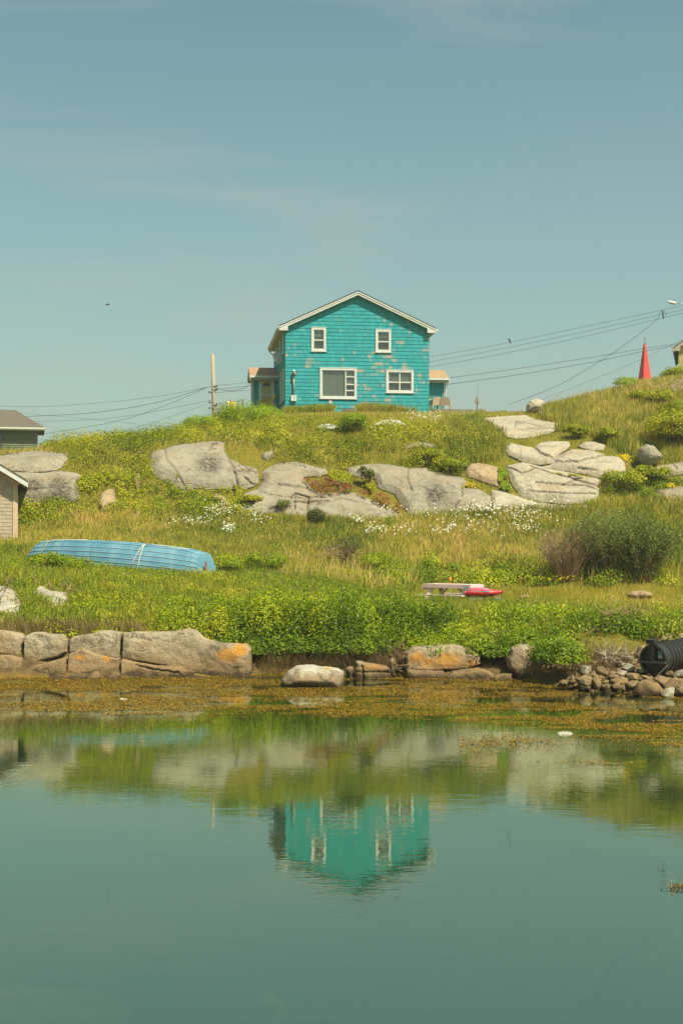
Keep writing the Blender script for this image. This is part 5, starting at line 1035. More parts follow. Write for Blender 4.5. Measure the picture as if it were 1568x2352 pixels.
# ------------------------------------------------------------------ the upturned dory
def boat_mat():
    m, t, o = mk('faded_blue_boat_paint'); b = nn(t, 'ShaderNodeBsdfPrincipled'); b.inputs['Roughness'].default_value = 0.5; b.inputs['Specular IOR Level'].default_value = 0.35
    v = objc(t); r1 = ramp(t, [(0.3, (0.085, 0.24, 0.33)), (0.5, (0.14, 0.31, 0.40)), (0.7, (0.23, 0.40, 0.46))])
    mpn = nn(t, 'ShaderNodeMapping'); mpn.inputs['Scale'].default_value = (2.2, 0.6, 0.6); t.links.new(v, mpn.inputs[0]); t.links.new(noise(t, 1.1, 6, 0.65, mpn.outputs[0]), r1.inputs[0])
    sc2 = ramp(t, [(0.60, 0.0), (0.72, 0.6)]); t.links.new(noise(t, 7, 7, 0.75, v), sc2.inputs[0])
    t.links.new(mixc(t, sc2.outputs[0], r1.outputs[0], (0.32, 0.43, 0.44)), b.inputs['Base Color']); t.links.new(b.outputs[0], o.inputs[0]); return m
BM = boat_mat()
bow = Vector((pxx(58, 45.4), 45.4, pzz(1291, 45.4))); stern = Vector((pxx(480, 43.2), 43.2, pzz(1324, 43.2))); ax = (stern - bow); BL = ax.length
bo = empty('upturned_boat', bow); bo.rotation_euler = (0, math.asin(-ax.z / BL), math.atan2(ax.y, ax.x)); bo.rotation_euler = ax.to_track_quat('X', 'Z').to_euler()
tag(bo, 'long upturned blue wooden boat lying in grass at the left', 'boat')
def gb(t): return 0.04 + 0.80 * math.sin(math.pi * min(1, t * 1.25 + 0.0) / 2) ** 0.75 * (1 - 0.22 * max(0, t - 0.6) / 0.4)   # gunwale half breadth
def bb(t): return 0.03 + 0.50 * math.sin(math.pi * min(1, t * 1.25) / 2) ** 0.9 * (1 - 0.22 * max(0, t - 0.6) / 0.4)
def sheer(t): return 0.10 * (1 - ((t - 0.5) / 0.5) ** 2)                    # the gunwale lifts clear of the ground amidships
def deep(t): return 0.58 + 0.08 * t + 0.19 * math.sin(math.pi * t) ** 0.6
def hp(t, u, side, off=0.0):
    """u 0 gunwale .. 1 chine"""
    ta = t; x = BL * (t + (0.06 * u if t < 0.2 else 0) * (0.2 - min(t, .2)) / .2 * 1.0) - BL * 0.03 * u * max(0, t - .85) / .15
    y = gb(t) * (1 - u) + bb(t) * u + 0.05 * math.sin(math.pi * u); z = sheer(t) * (1 - u) + deep(t) * u
    return (x, side * (y + off), z + off * 0.3)
NS = 28
for side in (-1, 1):
    for k in range(5):
        V = []; F = []
        for i in range(NS + 1):
            t = i / NS
            for (u, o_) in ((k / 5, 0.003), ((k + 1) / 5 + 0.01 if k < 4 else 1.0, 0.0), ((k + 1) / 5, -0.03), (k / 5, -0.02)): V.append(hp(t, min(u, 1), side, o_))
        for i in range(NS):
            for j in range(4): a_, b_ = i * 4 + j, i * 4 + (j + 1) % 4; F.append((a_, b_, b_ + 4, a_ + 4))
        F += [(3, 2, 1, 0), tuple(NS * 4 + j for j in range(4))]
        make('plank', V, F, BM, bo)
        if k < 4:
            lv = [hp(i / NS, (k + 1) / 5, side, 0.006) for i in range(NS + 1)]; MB().tube(lv, 0.009, 4).build('strake_edge', plain('pale_blue_edge', (0.33, 0.46, 0.49), 0.6) if (side == -1 and k == 0) else bpy.data.materials['pale_blue_edge'], bo)
V = []; F = []
for i in range(NS + 1):
    t = i / NS; a_, b_ = hp(t, 1.0, -1, 0.01), hp(t, 1.0, 1, 0.01); c_ = ((a_[0] + b_[0]) / 2, 0, a_[2] + 0.02); V += [a_, c_, b_, (b_[0], b_[1] * .95, b_[2] - .03), (a_[0], a_[1] * .95, a_[2] - .03)]
for i in range(NS):
    for j in range(5): p_, q_ = i * 5 + j, i * 5 + (j + 1) % 5; F.append((p_, q_, q_ + 5, p_ + 5))
F += [(4, 3, 2, 1, 0), tuple(NS * 5 + j for j in range(5))]
make('bottom', V, F, BM, bo)
MB().tube([(hp(t, 1, 1)[0], 0, deep(t) + 0.03) for t in np.linspace(0.03, 0.98, 16)], 0.03, 4).build('keel', BM, bo)
tv = [hp(1, u, -1, .0) for u in (0, .5, 1)] + [hp(1, u, 1, .0) for u in (1, .5, 0)]; n = 6; tv2 = [(x - 0.05, y, z) for x, y, z in tv]
make('transom', tv + tv2, [tuple(range(n)), tuple(range(n, 2 * n))[::-1]] + [(i, (i + 1) % n, n + (i + 1) % n, n + i) for i in range(n)], BM, bo)
MB().box(BL + 0.002, BL + 0.03, -0.35, -0.25, 0.1, 0.45).build('transom_cleat', plain('rusty_iron', (0.36, 0.13, 0.04), 0.8), bo)
bm_ = bo.matrix_basis.copy(); bpy.context.view_layer.update(); bm_ = bo.matrix_world.copy()
def bl(*v): return tuple(bm_ @ Vector(v))
def rope(label, pts, r=0.016): return tag(MB().tube(pts, r, 5).build('rope', M['rope'], None, True), label, 'rope', 'pale ropes over the boat')
q = lambda t, u, o: bl(*hp(t, u, -1, o)); top = lambda t, y, dz=0.06: bl(hp(t, 1, 1)[0], y, deep(t) + dz)
rope('white rope tied down the boat side in a narrow V', [q(.655, 0.0, .03), q(.662, .35, .03), q(.675, .7, .03), q(.685, 1.0, .03), top(.69, -.2), q(.692, 1.0, .03), q(.690, .6, .03), q(.689, .2, .03), q(.689, -0.02, .03)])
rope('white rope lying along the top toward the stern', [top(.69, -.35), top(.74, -.42), top(.80, -.36), top(.88, -.40), top(.93, -.3)])
rope('white rope along the keel toward the bow and down the side', [top(.36, -.2), top(.30, -.25), top(.22, -.2), top(.14, -.16), q(.12, 1, .03), q(.105, .6, .03), q(.095, .1, .03)])

# ------------------------------------------------------------------ picnic table, kayak, bits on the terrace
tb = empty('picnic_table', (pxx(1041, 44.9), 45.2, 0.98), R(-40)); tag(tb, 'pink painted picnic table on the terrace', 'picnic table')
for k in range(5): MB().box(-0.92, 0.92, -0.36 + k * 0.145, -0.36 + k * 0.145 + 0.138, 0.745, 0.785).build('table_plank', M['pink'], tb)
for s in (-1, 1):
    for k in range(2): MB().box(-0.92, 0.92, s * 0.70 - 0.14 + k * 0.142, s * 0.70 - 0.14 + k * 0.142 + 0.136, 0.42, 0.46).build('bench_plank', M['pink'], tb)
    for f in (-1, 1): MB().bar((s * 0.66, f * 0.60, 0.0), (s * 0.66, f * 0.22, 0.745), 0.05, 0.15, (1, 0, 0)).build('leg', M['pink'], tb)
    MB().box(s * 0.72 - 0.022, s * 0.72 + 0.022, -0.80, 0.80, 0.29, 0.418).build('bench_bearer', M['pink'], tb)
    MB().box(s * 0.72 - 0.022, s * 0.72 + 0.022, -0.34, 0.34, 0.62, 0.744).build('top_bearer', M['pink'], tb)
    MB().bar((s * 0.64, 0, 0.34), (s * 0.08, 0, 0.74), 0.09, 0.04).build('brace', M['pink'], tb)
    MB().box(s * 0.922, s * 0.945, -0.36, 0.36, 0.60, 0.78).build('end_board', M['pink'], tb)
MB().box(-0.92, 0.92, -0.382, -0.362, 0.66, 0.78).build('apron', M['pink'], tb)
m_ = MB().tube([(0, 0, 0), (0, 0, .03), (0, 0, .04), (0.01, 0, .12), (-.01, 0, .2), (0.0, 0, .25)], [.03, .03, .012, .05, .06, .02], 8); o = m_.build('orange_ornament', M['orange'], None, True); o.location = (tb.location.x - 0.08, 45.3, tb.location.z + 0.786); tag(o, 'little orange ornament standing on the pink picnic table', 'ornament')
ky = empty('kayak', (pxx(1112, 44.2), 44.2, 1.36), R(-14)); tag(ky, 'red and pink plastic kayak beside the pink picnic table', 'kayak')
KL = 1.15; ring = 14; V = []; F = []
for i in range(19):
    t = i / 18; hw_ = 0.30 * (max(0.0, 1 - abs(2 * t - 0.7) ** 2.4 * (0.55 if t < .35 else 0.62))) + 0.01; zc_ = 0.02 * (2 * t - 1) ** 2 + 0.03 * t
    for k in range(ring): a_ = 2 * math.pi * k / ring; V.append((-KL / 2 + KL * t, hw_ * math.cos(a_), zc_ + 0.15 + (0.10 if math.sin(a_) > 0 else 0.16) * math.sin(a_) * (0.35 + 0.65 * hw_ / 0.31)))
for i in range(18):
    for k in range(ring): F.append((i * ring + k, i * ring + (k + 1) % ring, (i + 1) * ring + (k + 1) % ring, (i + 1) * ring + k))
F += [tuple(range(ring)), tuple(range(18 * ring, 19 * ring))[::-1]]
make('hull', V, F, M['red'], ky, True)
MB().tube([(-KL * .46, 0, .24), (-KL * .3, -.02, .23), (0, -.03, .225), (KL * .2, 0, .22)], [.04, .09, .10, .04], 8).build('deck', M['magenta'], ky, True)
MB().tube([(-KL * .47, -.18, .24), (-KL * .2, -.27, .20), (KL * .1, -.27, .20), (KL * .2, -.2, .22)], 0.022, 5).build('gunwale_trim', M['tealtrim'], ky)
MB().box(-KL * .5 - .03, -KL * .5 + .03, -.12, .12, .12, .34).build('end_grip', M['tealtrim'], ky)
for k, (dx, lb) in enumerate(((-0.4, 'grey block under the left end of the kayak'), (0.4, 'grey block under the right end of the kayak'))):
    o = MB().box(-.1, .1, -.2, .2, -0.35, 0.0).build('support_block', M['block']); o.location = (ky.location.x + dx, 44.2, 1.37); tag(o, lb, 'block', 'blocks under the kayak')
o = MB().box(-.05, .05, -.02, .02, -.2, .28).box(-.06, .06, -.025, -.021, .12, .28).build('marker_stake', M['white']); Dm = float(hit([318], [1188])[0]); o.location = P(318, 1190, Dm); tag(o, 'small white marker stake in the meadow above the boat', 'stake')
tag(rock('log', 'weathered log lying in grass left of the picnic table', [(1113 - 130, 1381), (1118 - 130, 1377), (1160 - 130, 1380), (1166 - 130, 1384), (1140 - 130, 1385)], D=44.0, mat='tan', r=0.06, front=0.1, back=0.1, amp=0.01, step=2.0, mask=False, cat='log'))

# ------------------------------------------------------------------ culvert
a0 = Vector((pxx(1497, 30.6), 30.55, pzz(1516, 30.6))); a1 = a0 + Vector((0.95, 0.95, 0.10)); d_ = (a1 - a0).normalized()
cu = empty('culvert_pipe', a0); cu.rotation_euler = d_.to_track_quat('X', 'Z').to_euler(); tag(cu, 'black corrugated culvert pipe with a hinged end gate among stones', 'pipe')
Lc = 1.9; RC = 0.335
prf = []
nr = 13
for k in range(nr):
    x = 0.16 + k * (Lc - 0.16) / nr; w_ = (Lc - 0.16) / nr
    prf += [(x, RC * 0.90), (x + w_ * .14, RC * 1.0), (x + w_ * .52, RC * 1.0), (x + w_ * .66, RC * .90)]
def lathe(pr, n=32):
    V = [(x, r_ * math.cos(2 * math.pi * k / n), r_ * math.sin(2 * math.pi * k / n)) for x, r_ in pr for k in range(n)]
    return V, [(i * n + k, i * n + (k + 1) % n, (i + 1) * n + (k + 1) % n, (i + 1) * n + k) for i in range(len(pr) - 1) for k in range(n)]
V, F = lathe([(0.16, RC * .80)] + prf); make('barrel', V, F, M['pipe'], cu)
V, F = lathe([(0.158, RC * .86), (0.158, RC * 1.02), (0.02, RC * 1.02), (0.02, RC * 1.0), (-0.01, RC * 1.0), (-0.01, RC * .84), (0.10, RC * .84)]); make('collar', V, F, M['pipe'], cu)
V, F = lathe([(0.06, 0.002), (0.06, RC * .83)]); make('gate_flap', V, F, M['steel'] if False else M['pipe'], cu)
MB().box(-0.055, -0.012, -0.045, 0.045, -RC * .3, RC * 1.32).build('hinge_post', M['pipe'], cu)
MB().box(-0.06, -0.011, -RC * 1.0, RC * .95, -0.06, -0.02).build('cross_bar', M['steel'], cu)
MB().box(-0.08, 0.10, -0.10, 0.10, RC * 1.04, RC * 1.34).build('hinge_block', M['pipe'], cu)
MB().box(0.052, 0.058, -0.20, -0.10, 0.04, 0.20).build('label_plate', M['sticker'], cu); MB().box(0.049, 0.0515, -0.20, -0.10, 0.04, 0.10).build('label_band', plain('pale_label_print', (0.55, 0.55, 0.42), 0.6), cu)

# ------------------------------------------------------------------ floating bits
o = rock('foam_float', 'white foam float adrift in the weed at the right', [(1278, 1689), (1280, 1683), (1290, 1680), (1308, 1681), (1315, 1684), (1314, 1690), (1300, 1693)], D=22.6, mat='foam', r=0.05, front=0.1, back=0.12, amp=0.02, step=2.0, mask=False, cat='float')
o = rock('driftwood', 'pale sliver of driftwood floating off the left blocks', [(272, 1606), (278, 1603), (292, 1605), (296, 1608), (284, 1609)], D=27.6, mat='foam', r=0.03, front=0.06, back=0.06, amp=0.01, step=1.6, mask=False, cat='driftwood')
# drowned rocks seen through the water
for lb, cx, cy, rx, ry, zz in (('wide drowned rock under water in the near left corner', -2.75, 10.35, 1.5, 1.1, -0.30), ('small drowned stone beside the near left rock', -1.05, 9.75, 0.22, 0.3, -0.45), ('drowned stone under water left of centre', -0.62, 11.0, 0.3, 0.35, -0.48), ('drowned rock under water in the near right corner', 2.95, 9.75, 0.8, 1.1, -0.24), ('long drowned rock at the right edge', 3.3, 12.6, 1.0, 0.9, -0.42)):
    n = 18; V = []; F = []
    for i in range(7):
        for k in range(n):
            a_ = 2 * math.pi * k / n; p_ = i / 6 * math.pi / 2; V.append((cx + rx * math.cos(a_) * math.sin(p_) if i else cx, cy + ry * math.sin(a_) * math.sin(p_) if i else cy, zz - 0.65 * (1 - math.cos(p_))))
    V = np.array(V); V += (fbm(V * np.array([1.7, 1.7, .3]), 4, 8) * 0.30)[:, None] * np.array([1, 1, .3])
    F = [(i * n + k, i * n + (k + 1) % n, (i + 1) * n + (k + 1) % n, (i + 1) * n + k) for i in range(6) for k in range(n)]
    tag(make('drowned_rock', V, F, RM['drowned'], None, True, {'crack': np.zeros(len(V)), 'orange': np.zeros(len(V)), 'dark': np.zeros(len(V))}), lb, 'rock', 'rocks under the water')
# ------------------------------------------------------------------ foliage
Gc = lambda *s: [(p, c) for p, c in s]
LM = {
 'grass': leaf_mat('meadow_grass_blade', [(0.0, (0.137, 0.180, 0.021)), (0.35, (0.338, 0.336, 0.039)), (0.6, (0.559, 0.444, 0.075)), (0.82, (0.728, 0.504, 0.149)), (1.0, (0.750, 0.480, 0.218))], 0.3, 0.02),
 'lush': leaf_mat('lush_green_blade', [(0.0, (0.084, 0.138, 0.010)), (0.4, (0.207, 0.270, 0.017)), (0.75, (0.358, 0.363, 0.030)), (1.0, (0.538, 0.429, 0.100))], 0.32, 0.02),
 'lawn': leaf_mat('lawn_blade', [(0.0, (0.276, 0.261, 0.015)), (0.6, (0.461, 0.376, 0.026)), (1.0, (0.713, 0.483, 0.058))], 0.3, 0.02),
 'straw': leaf_mat('dry_straw', [(0.0, (0.198, 0.135, 0.054)), (0.5, (0.324, 0.225, 0.099)), (1.0, (0.450, 0.342, 0.180))], 0.25, 0.02),
 'shrub': leaf_mat('heath_shrub_leaf', [(0.0, (0.080, 0.118, 0.008)), (0.4, (0.250, 0.295, 0.010)), (0.75, (0.445, 0.445, 0.016)), (1.0, (0.560, 0.480, 0.035))], 0.28, 0.02),
 'rose': leaf_mat('rose_shrub_leaf', [(0.0, (0.053, 0.106, 0.006)), (0.4, (0.183, 0.274, 0.009)), (0.8, (0.389, 0.437, 0.012)), (1.0, (0.531, 0.493, 0.018))], 0.30, 0.02),
 'willow': leaf_mat('willow_leaf', [(0.0, (0.085, 0.130, 0.022)), (0.5, (0.190, 0.250, 0.045)), (1.0, (0.330, 0.370, 0.085))], 0.28, 0.02),
 'dark': leaf_mat('dark_leaf', [(0.0, (0.049, 0.067, 0.016)), (1.0, (0.172, 0.187, 0.034))], 0.25, 0.02),
 'bright': leaf_mat('bright_leaf', [(0.0, (0.138, 0.235, 0.010)), (1.0, (0.383, 0.488, 0.017))], 0.32, 0.02),
 'russet': leaf_mat('russet_creeper_leaf', [(0.0, (0.160, 0.075, 0.022)), (0.6, (0.340, 0.135, 0.045)), (1.0, (0.260, 0.200, 0.040))], 0.2, 0.02),
 'flower': leaf_mat('daisy_petal', [(0.0, (0.558, 0.540, 0.425)), (1.0, (0.765, 0.747, 0.629))], 0.25, 0.0),
 'yellowfl': leaf_mat('yellow_moss_flower', [(0.0, (0.45, 0.32, 0.01)), (1.0, (0.70, 0.50, 0.02))], 0.2, 0.0),
 'pinkfl': leaf_mat('pink_fireweed', [(0.0, (0.33, 0.20, 0.24)), (1.0, (0.48, 0.32, 0.34))], 0.25, 0.0),
 'seed': leaf_mat('seed_head', [(0.0, (0.26, 0.18, 0.12)), (1.0, (0.40, 0.29, 0.20))], 0.25, 0.0),
 'weed': leaf_mat('floating_rockweed', [(0.0, (0.14, 0.080, 0.012)), (0.4, (0.34, 0.20, 0.022)), (0.8, (0.52, 0.31, 0.032)), (1.0, (0.44, 0.31, 0.075))], 0.1, 0.05, 0.35),
}
TRI = [0]
def region(polys, dens, y0=30, y1=95, excl=True, extra=None):
    """random points on the land, uniform over the ground, kept where they lie inside the outlines and off the rocks"""
    polys = polys if isinstance(polys[0], list) else [polys]
    xs_ = [a for p in polys for a, b in p]; xa, xb = min(xs_), max(xs_)
    y1e = y1; ax_, bx_ = pxx(xa, y1e if xa < 784 else y0), pxx(xb, y1e if xb > 784 else y0)
    n = int(dens * (bx_ - ax_) * (y1 - y0)); x = RNG.uniform(ax_, bx_, n); y = RNG.uniform(y0, y1, n); z = terr(x, y); px, py = proj(x, y, z)
    k = np.zeros(n, bool)
    for p in polys: k |= in_poly(px, py, p)
    if excl:
        for p in ROCK_POLYS:
            a = np.array(p); m = k & (px > a[:, 0].min()) & (px < a[:, 0].max()) & (py > a[:, 1].min()) & (py < a[:, 1].max())
            if m.any():
                i = np.nonzero(m)[0]; ins = in_poly(px[i], py[i], p) & (seg_dist(px[i], py[i], p) > 4.0); k[i[ins]] = False
    # nothing grows inside the house or through the decks
    hx = (x - HM[0][3]) * math.cos(R(6.5)) + (y - HM[1][3]) * math.sin(R(6.5)); hy = -(x - HM[0][3]) * math.sin(R(6.5)) + (y - HM[1][3]) * math.cos(R(6.5))
    k &= ~((hx > -2.4) & (hx < HW + 4.4) & (hy > 3.6) & (hy < 9.5)) & ~((hx > -0.1) & (hx < HW + 0.1) & (hy > -0.12) & (hy < 9.5))
    return np.stack([x[k], y[k], z[k]], 1)
def clumpy(p, f, seed): return fbm(np.stack([p[:, 0] * f, p[:, 1] * f, np.zeros(len(p))], 1), 3, seed) * 0.5 + 0.5

def blades(name, p, h, w, lean, mat, tone, label=None, parent=None, wind=(0.25, 0.0), one=False):
    n = len(p); h = np.broadcast_to(np.asarray(h, float), (n,)); a = RNG.uniform(0, 2 * np.pi, n)
    side = np.stack([np.cos(a), np.sin(a) * 0.6, np.zeros(n)], 1) * (w * RNG.uniform(.6, 1.3, n) / 2)[:, None]
    tip = p + np.stack([(RNG.normal(0, 1, n) * lean + wind[0] * lean) * h, (RNG.normal(0, 1, n) * lean + wind[1]) * h, h * RNG.uniform(.75, 1.05, n)], 1)
    mid = p * 0.45 + tip * 0.55; mid[:, 2] += h * 0.10; base = p - np.array([0, 0, 0.03])
    if one:
        o = make(name, np.stack([base - side, base + side, tip], 1).reshape(-1, 3), np.arange(3 * n).reshape(n, 3), mat, parent, True, {'tone': np.repeat(np.clip(tone, 0, 1), 3)}); TRI[0] += n
        return tag(o, label, None, None, 'stuff')
    V = np.stack([base - side, base + side, mid + side * 0.8, tip, mid - side * 0.8], 1).reshape(-1, 3)
    i = np.arange(n)[:, None] * 5; F = np.concatenate([i + np.array([[0, 1, 2]]), i + np.array([[0, 2, 4]]), i + np.array([[4, 2, 3]])])
    TRI[0] += len(F)
    o = make(name, V, F, mat, parent, True, {'tone': np.repeat(np.clip(tone, 0, 1), 5)})
    if label: tag(o, label, None, None, 'stuff')
    return o
def leaf_arr(c, nrm, size, asp):
    n = len(c); nrm = nrm / (np.linalg.norm(nrm, axis=1, keepdims=True) + 1e-9)
    r = RNG.normal(0, 1, (n, 3)); u = np.cross(nrm, r); u /= np.linalg.norm(u, axis=1, keepdims=True) + 1e-9; v = np.cross(nrm, u)
    s = (size * RNG.uniform(.65, 1.25, n))[:, None]; u = u * s * 0.5; v = v * s * 0.5 * asp
    V = np.stack([c - u, c - v - u * .1 + nrm * s * .10, c + u, c + v - u * .1 + nrm * s * .10], 1).reshape(-1, 3)
    i = np.arange(n)[:, None] * 4; return V, i + np.array([[0, 1, 2, 3]])
def leaves(name, c, nrm, size, asp, mat, tone, label=None, parent=None):
    V, F = leaf_arr(c, nrm, size, asp); TRI[0] += 2 * len(F)
    o = make(name, V, F, mat, parent, True, {'tone': np.repeat(np.clip(tone, 0, 1), 4)})
    if label: tag(o, label, None, None, 'stuff')
    return o
def mound(centers, rad, hgt, per, size, droop=0.0, fill=0.25):
    """leaf positions on and under the surface of bushy mounds; returns positions, facing, tone"""
    m = len(centers); rad = np.broadcast_to(rad, (m,)); hgt = np.broadcast_to(hgt, (m,))
    idx = np.repeat(np.arange(m), per); n = len(idx)
    ph = RNG.uniform(0, 2 * np.pi, n); cz = RNG.uniform(-0.15, 1, n); sz = np.sqrt(np.maximum(0, 1 - cz * cz))
    d = np.stack([sz * np.cos(ph), sz * np.sin(ph), cz], 1)
    lump = 1 + 0.22 * fbm(d * 2.6 + idx[:, None] * 5.7, 2, 4)
    rr = lump * np.where(RNG.random(n) < fill, RNG.uniform(.45, .9, n), RNG.uniform(.88, 1.08, n))
    c = centers[idx] + d * rr[:, None] * np.stack([rad[idx], rad[idx], hgt[idx]], 1)
    nr = d + RNG.normal(0, .55, (n, 3)) + np.array([0, -0.05, 0.35])
    tb_ = RNG.uniform(0, 1, m)[idx]
    return c, nr, tb_
def bushes(name, label, polys, dens, rad, hgt, per, size, mat, asp=0.55, tone=(0.5, 0.25), y0=30, y1=95, parent=None, excl=True, seed=1):
    p = region(polys, dens, y0, y1, excl); m = len(p)
    r_ = RNG.uniform(rad[0], rad[1], m); h_ = r_ * RNG.uniform(hgt[0], hgt[1], m)
    p[:, 2] -= 0.05; c, nr, tb_ = mound(p, r_, h_, per, size)
    big = clumpy(c, 0.35, seed); mid = clumpy(c, 1.1, seed + 4)
    t_ = tone[0] + tone[1] * (1.3 * (tb_ - .5) + 1.8 * (big - .5) + 1.0 * (mid - .5)) + RNG.normal(0, .10, len(c))
    return leaves(name, c, nr, size, asp, mat, t_, label, parent)

# ---- outlines of the plant covers, along sight lines (1568 x 2352 frame)
hill_left = [(-230, 1048), (-230, 1046), (85, 1044), (125, 1024), (160, 1012), (260, 1000), (350, 990), (480, 975), (640, 968), (700, 985), (1000, 984), (1110, 980), (1150, 1040), (1140, 1075), (1050, 1100), (900, 1085), (780, 1080), (640, 1060), (560, 1040), (520, 1030), (345, 1045), (340, 1095), (380, 1135), (470, 1150), (560, 1165), (600, 1185), (480, 1190), (270, 1185), (190, 1190), (45, 1205), (45, 1130), (180, 1130), (170, 1050)]
bushes('heath_shrubs', 'yellow-green heath shrubs covering the left hillside between the rocks', hill_left, 3.6, (.25, .75), (.75, 1.2), 180, 0.078, LM['shrub'], tone=(0.50, 0.50), y0=51, y1=74, seed=3)
bushes('low_shrubs', 'green low shrubs round the feet of the hillside rocks', [[(190, 1100), (340, 1090), (430, 1130), (540, 1150), (560, 1185), (270, 1180), (190, 1185)], [(1380, 1090), (1480, 1085), (1568, 1110), (1568, 1150), (1390, 1140)], [(560, 1130), (600, 1120), (610, 1170), (565, 1180)]], 5.0, (.2, .42), (.8, 1.2), 120, 0.085, LM['rose'], tone=(0.55, 0.35), y0=51, y1=66, seed=5)
shed_b = [(42, 1160), (120, 1140), (185, 1150), (180, 1195), (42, 1215)]
bushes('shed_shrubs', 'dense green shrubs growing between the shed and the cracked rock', shed_b, 6, (.3, .55), (.9, 1.3), 170, 0.085, LM['rose'], tone=(0.45, 0.35), y0=50, y1=60)
bushes('crest_shrubs', 'bright green shrubs on the crest left of the house', [[(350, 990), (420, 972), (480, 965), (550, 952), (620, 948), (640, 962), (560, 975), (480, 985)]], 3.2, (.4, .95), (.7, 1.1), 300, 0.085, LM['bright'], asp=.35, tone=(0.55, 0.35), y0=60, y1=84)
# ---- grasses
def grass_field(name, label, polys, dens, h, w, mat, tone, tvar, lean=0.28, y0=30, y1=95, hv=0.35, seed=2, wind=(.3, 0), one=False):
    p = region(polys, dens, y0, y1); q = clumpy(p, 0.7, seed); q2 = clumpy(p, 0.22, seed + 7)
    hh = h * (1 - hv + 2 * hv * q) * RNG.uniform(.55, 1.2, len(p))
    return blades(name, p, hh, w, lean, mat, tone + tvar * ((q2 - .5) * 2.2 + (clumpy(p, 1.6, seed + 3) - .5) * 1.5) + RNG.normal(0, .17, len(p)), label, None, wind, one)
everything = [[(-230, 1010), (350, 985), (620, 950), (1240, 950), (1300, 930), (1440, 875), (1800, 845), (1800, 1470), (1568, 1470), (1330, 1500), (940, 1500), (560, 1500), (300, 1455), (-230, 1450)]]
grass_field('shrub_grass', 'grass growing through the heath shrubs of the left hillside', hill_left, 70, 0.30, 0.020, LM['grass'], 0.40, 0.3, y0=51, y1=74)
grass_field('hillside_grass', 'thin wild grass covering the whole hillside', everything, 60, 0.22, 0.026, LM['grass'], 0.42, 0.25, y0=33, y1=90, one=True)
meadow = [[(40, 1195), (200, 1178), (480, 1180), (640, 1190), (900, 1195), (1000, 1180), (1300, 1165), (1420, 1150), (1800, 1130), (1800, 1300), (1300, 1310), (1100, 1300), (700, 1305), (480, 1300), (60, 1290)]]
grass_field('meadow_grass', 'tall mixed meadow grass on the middle slope', meadow, 430, 0.34, 0.022, LM['grass'], 0.45, 0.40, y0=45, y1=61)
grass_field('boat_grass', 'thick green grass around the upturned boat', [[(-230, 1255), (80, 1262), (480, 1285), (800, 1290), (1000, 1300), (1000, 1340), (800, 1400), (560, 1400), (300, 1430), (60, 1440), (-230, 1430)]], 350, 0.26, 0.022, LM['lush'], 0.52, 0.32, y0=33, y1=56)
grass_field('hillock_grass', 'tall seeding grass on the right hillock', [[(1240, 948), (1300, 930), (1440, 880), (1800, 850), (1800, 1070), (1480, 1090), (1440, 1050), (1350, 1000), (1250, 985)], [(1010, 972), (1110, 960), (1160, 1010), (1160, 1060), (1060, 1075)]], 330, 0.50, 0.026, LM['grass'], 0.38, 0.36, y0=56, y1=80, lean=0.22)
bushes('hillock_weeds', 'leafy green weeds scattered over the right hillock', [[(1240, 955), (1440, 890), (1800, 860), (1800, 1060), (1480, 1080), (1350, 1005)]], 0.45, (.2, .5), (.6, 1.0), 170, 0.075, LM['rose'], asp=.4, tone=(0.65, 0.4), y0=57, y1=78)
grass_field('top_lawn', 'short yellow-green lawn in front of the teal house', [[(600, 975), (640, 958), (650, 940), (1240, 940), (1240, 965), (1110, 985), (700, 988)]], 420, 0.09, 0.022, LM['lawn'], 0.45, 0.3, y0=58, y1=90, one=True)
grass_field('terrace_lawn', 'mown lawn on the terrace at the right', [[(1080, 1355), (1800, 1340), (1800, 1470), (1500, 1470), (1330, 1445), (1150, 1425), (900, 1410), (900, 1380)]], 700, 0.085, 0.016, LM['lawn'], 0.42, 0.28, y0=32.2, y1=52, one=True)
grass_field('wall_grass', 'long grass growing against the foot of the house wall', [[(655, 958), (655, 945), (760, 945), (770, 958)], [(815, 960), (820, 948), (990, 950), (990, 960)]], 900, 0.50, 0.030, LM['lush'], 0.62, 0.3, y0=82.5, y1=86.5, lean=.3)
# ---- leafy shrubs below the meadow and along the bank
bushes('bramble_thicket', 'dark green bramble thicket between the meadow and the terrace', [[(830, 1300), (960, 1295), (1200, 1295), (1300, 1310), (1800, 1300), (1800, 1345), (1300, 1345), (1120, 1345), (980, 1340), (860, 1345)]], 2.6, (.28, .62), (.7, 1.1), 300, 0.085, LM['rose'], asp=.6, tone=(0.5, 0.40), y0=46, y1=55)
bank = [(330, 1440), (470, 1420), (560, 1390), (700, 1360), (800, 1375), (930, 1395), (960, 1425), (1150, 1425), (1210, 1405), (1330, 1415), (1500, 1435), (1800, 1445), (1800, 1490), (1480, 1480), (1330, 1505), (1230, 1500), (1150, 1500), (1000, 1495), (920, 1495), (800, 1500), (700, 1505), (590, 1520), (560, 1480), (460, 1462), (330, 1455)]
bushes('bank_roses', 'dense green rose thicket spilling over the bank above the water', bank, 3.4, (.25, .70), (.65, 1.1), 280, 0.068, LM['rose'], asp=.6, tone=(0.47, 0.46), y0=32.4, y1=45, excl=False)
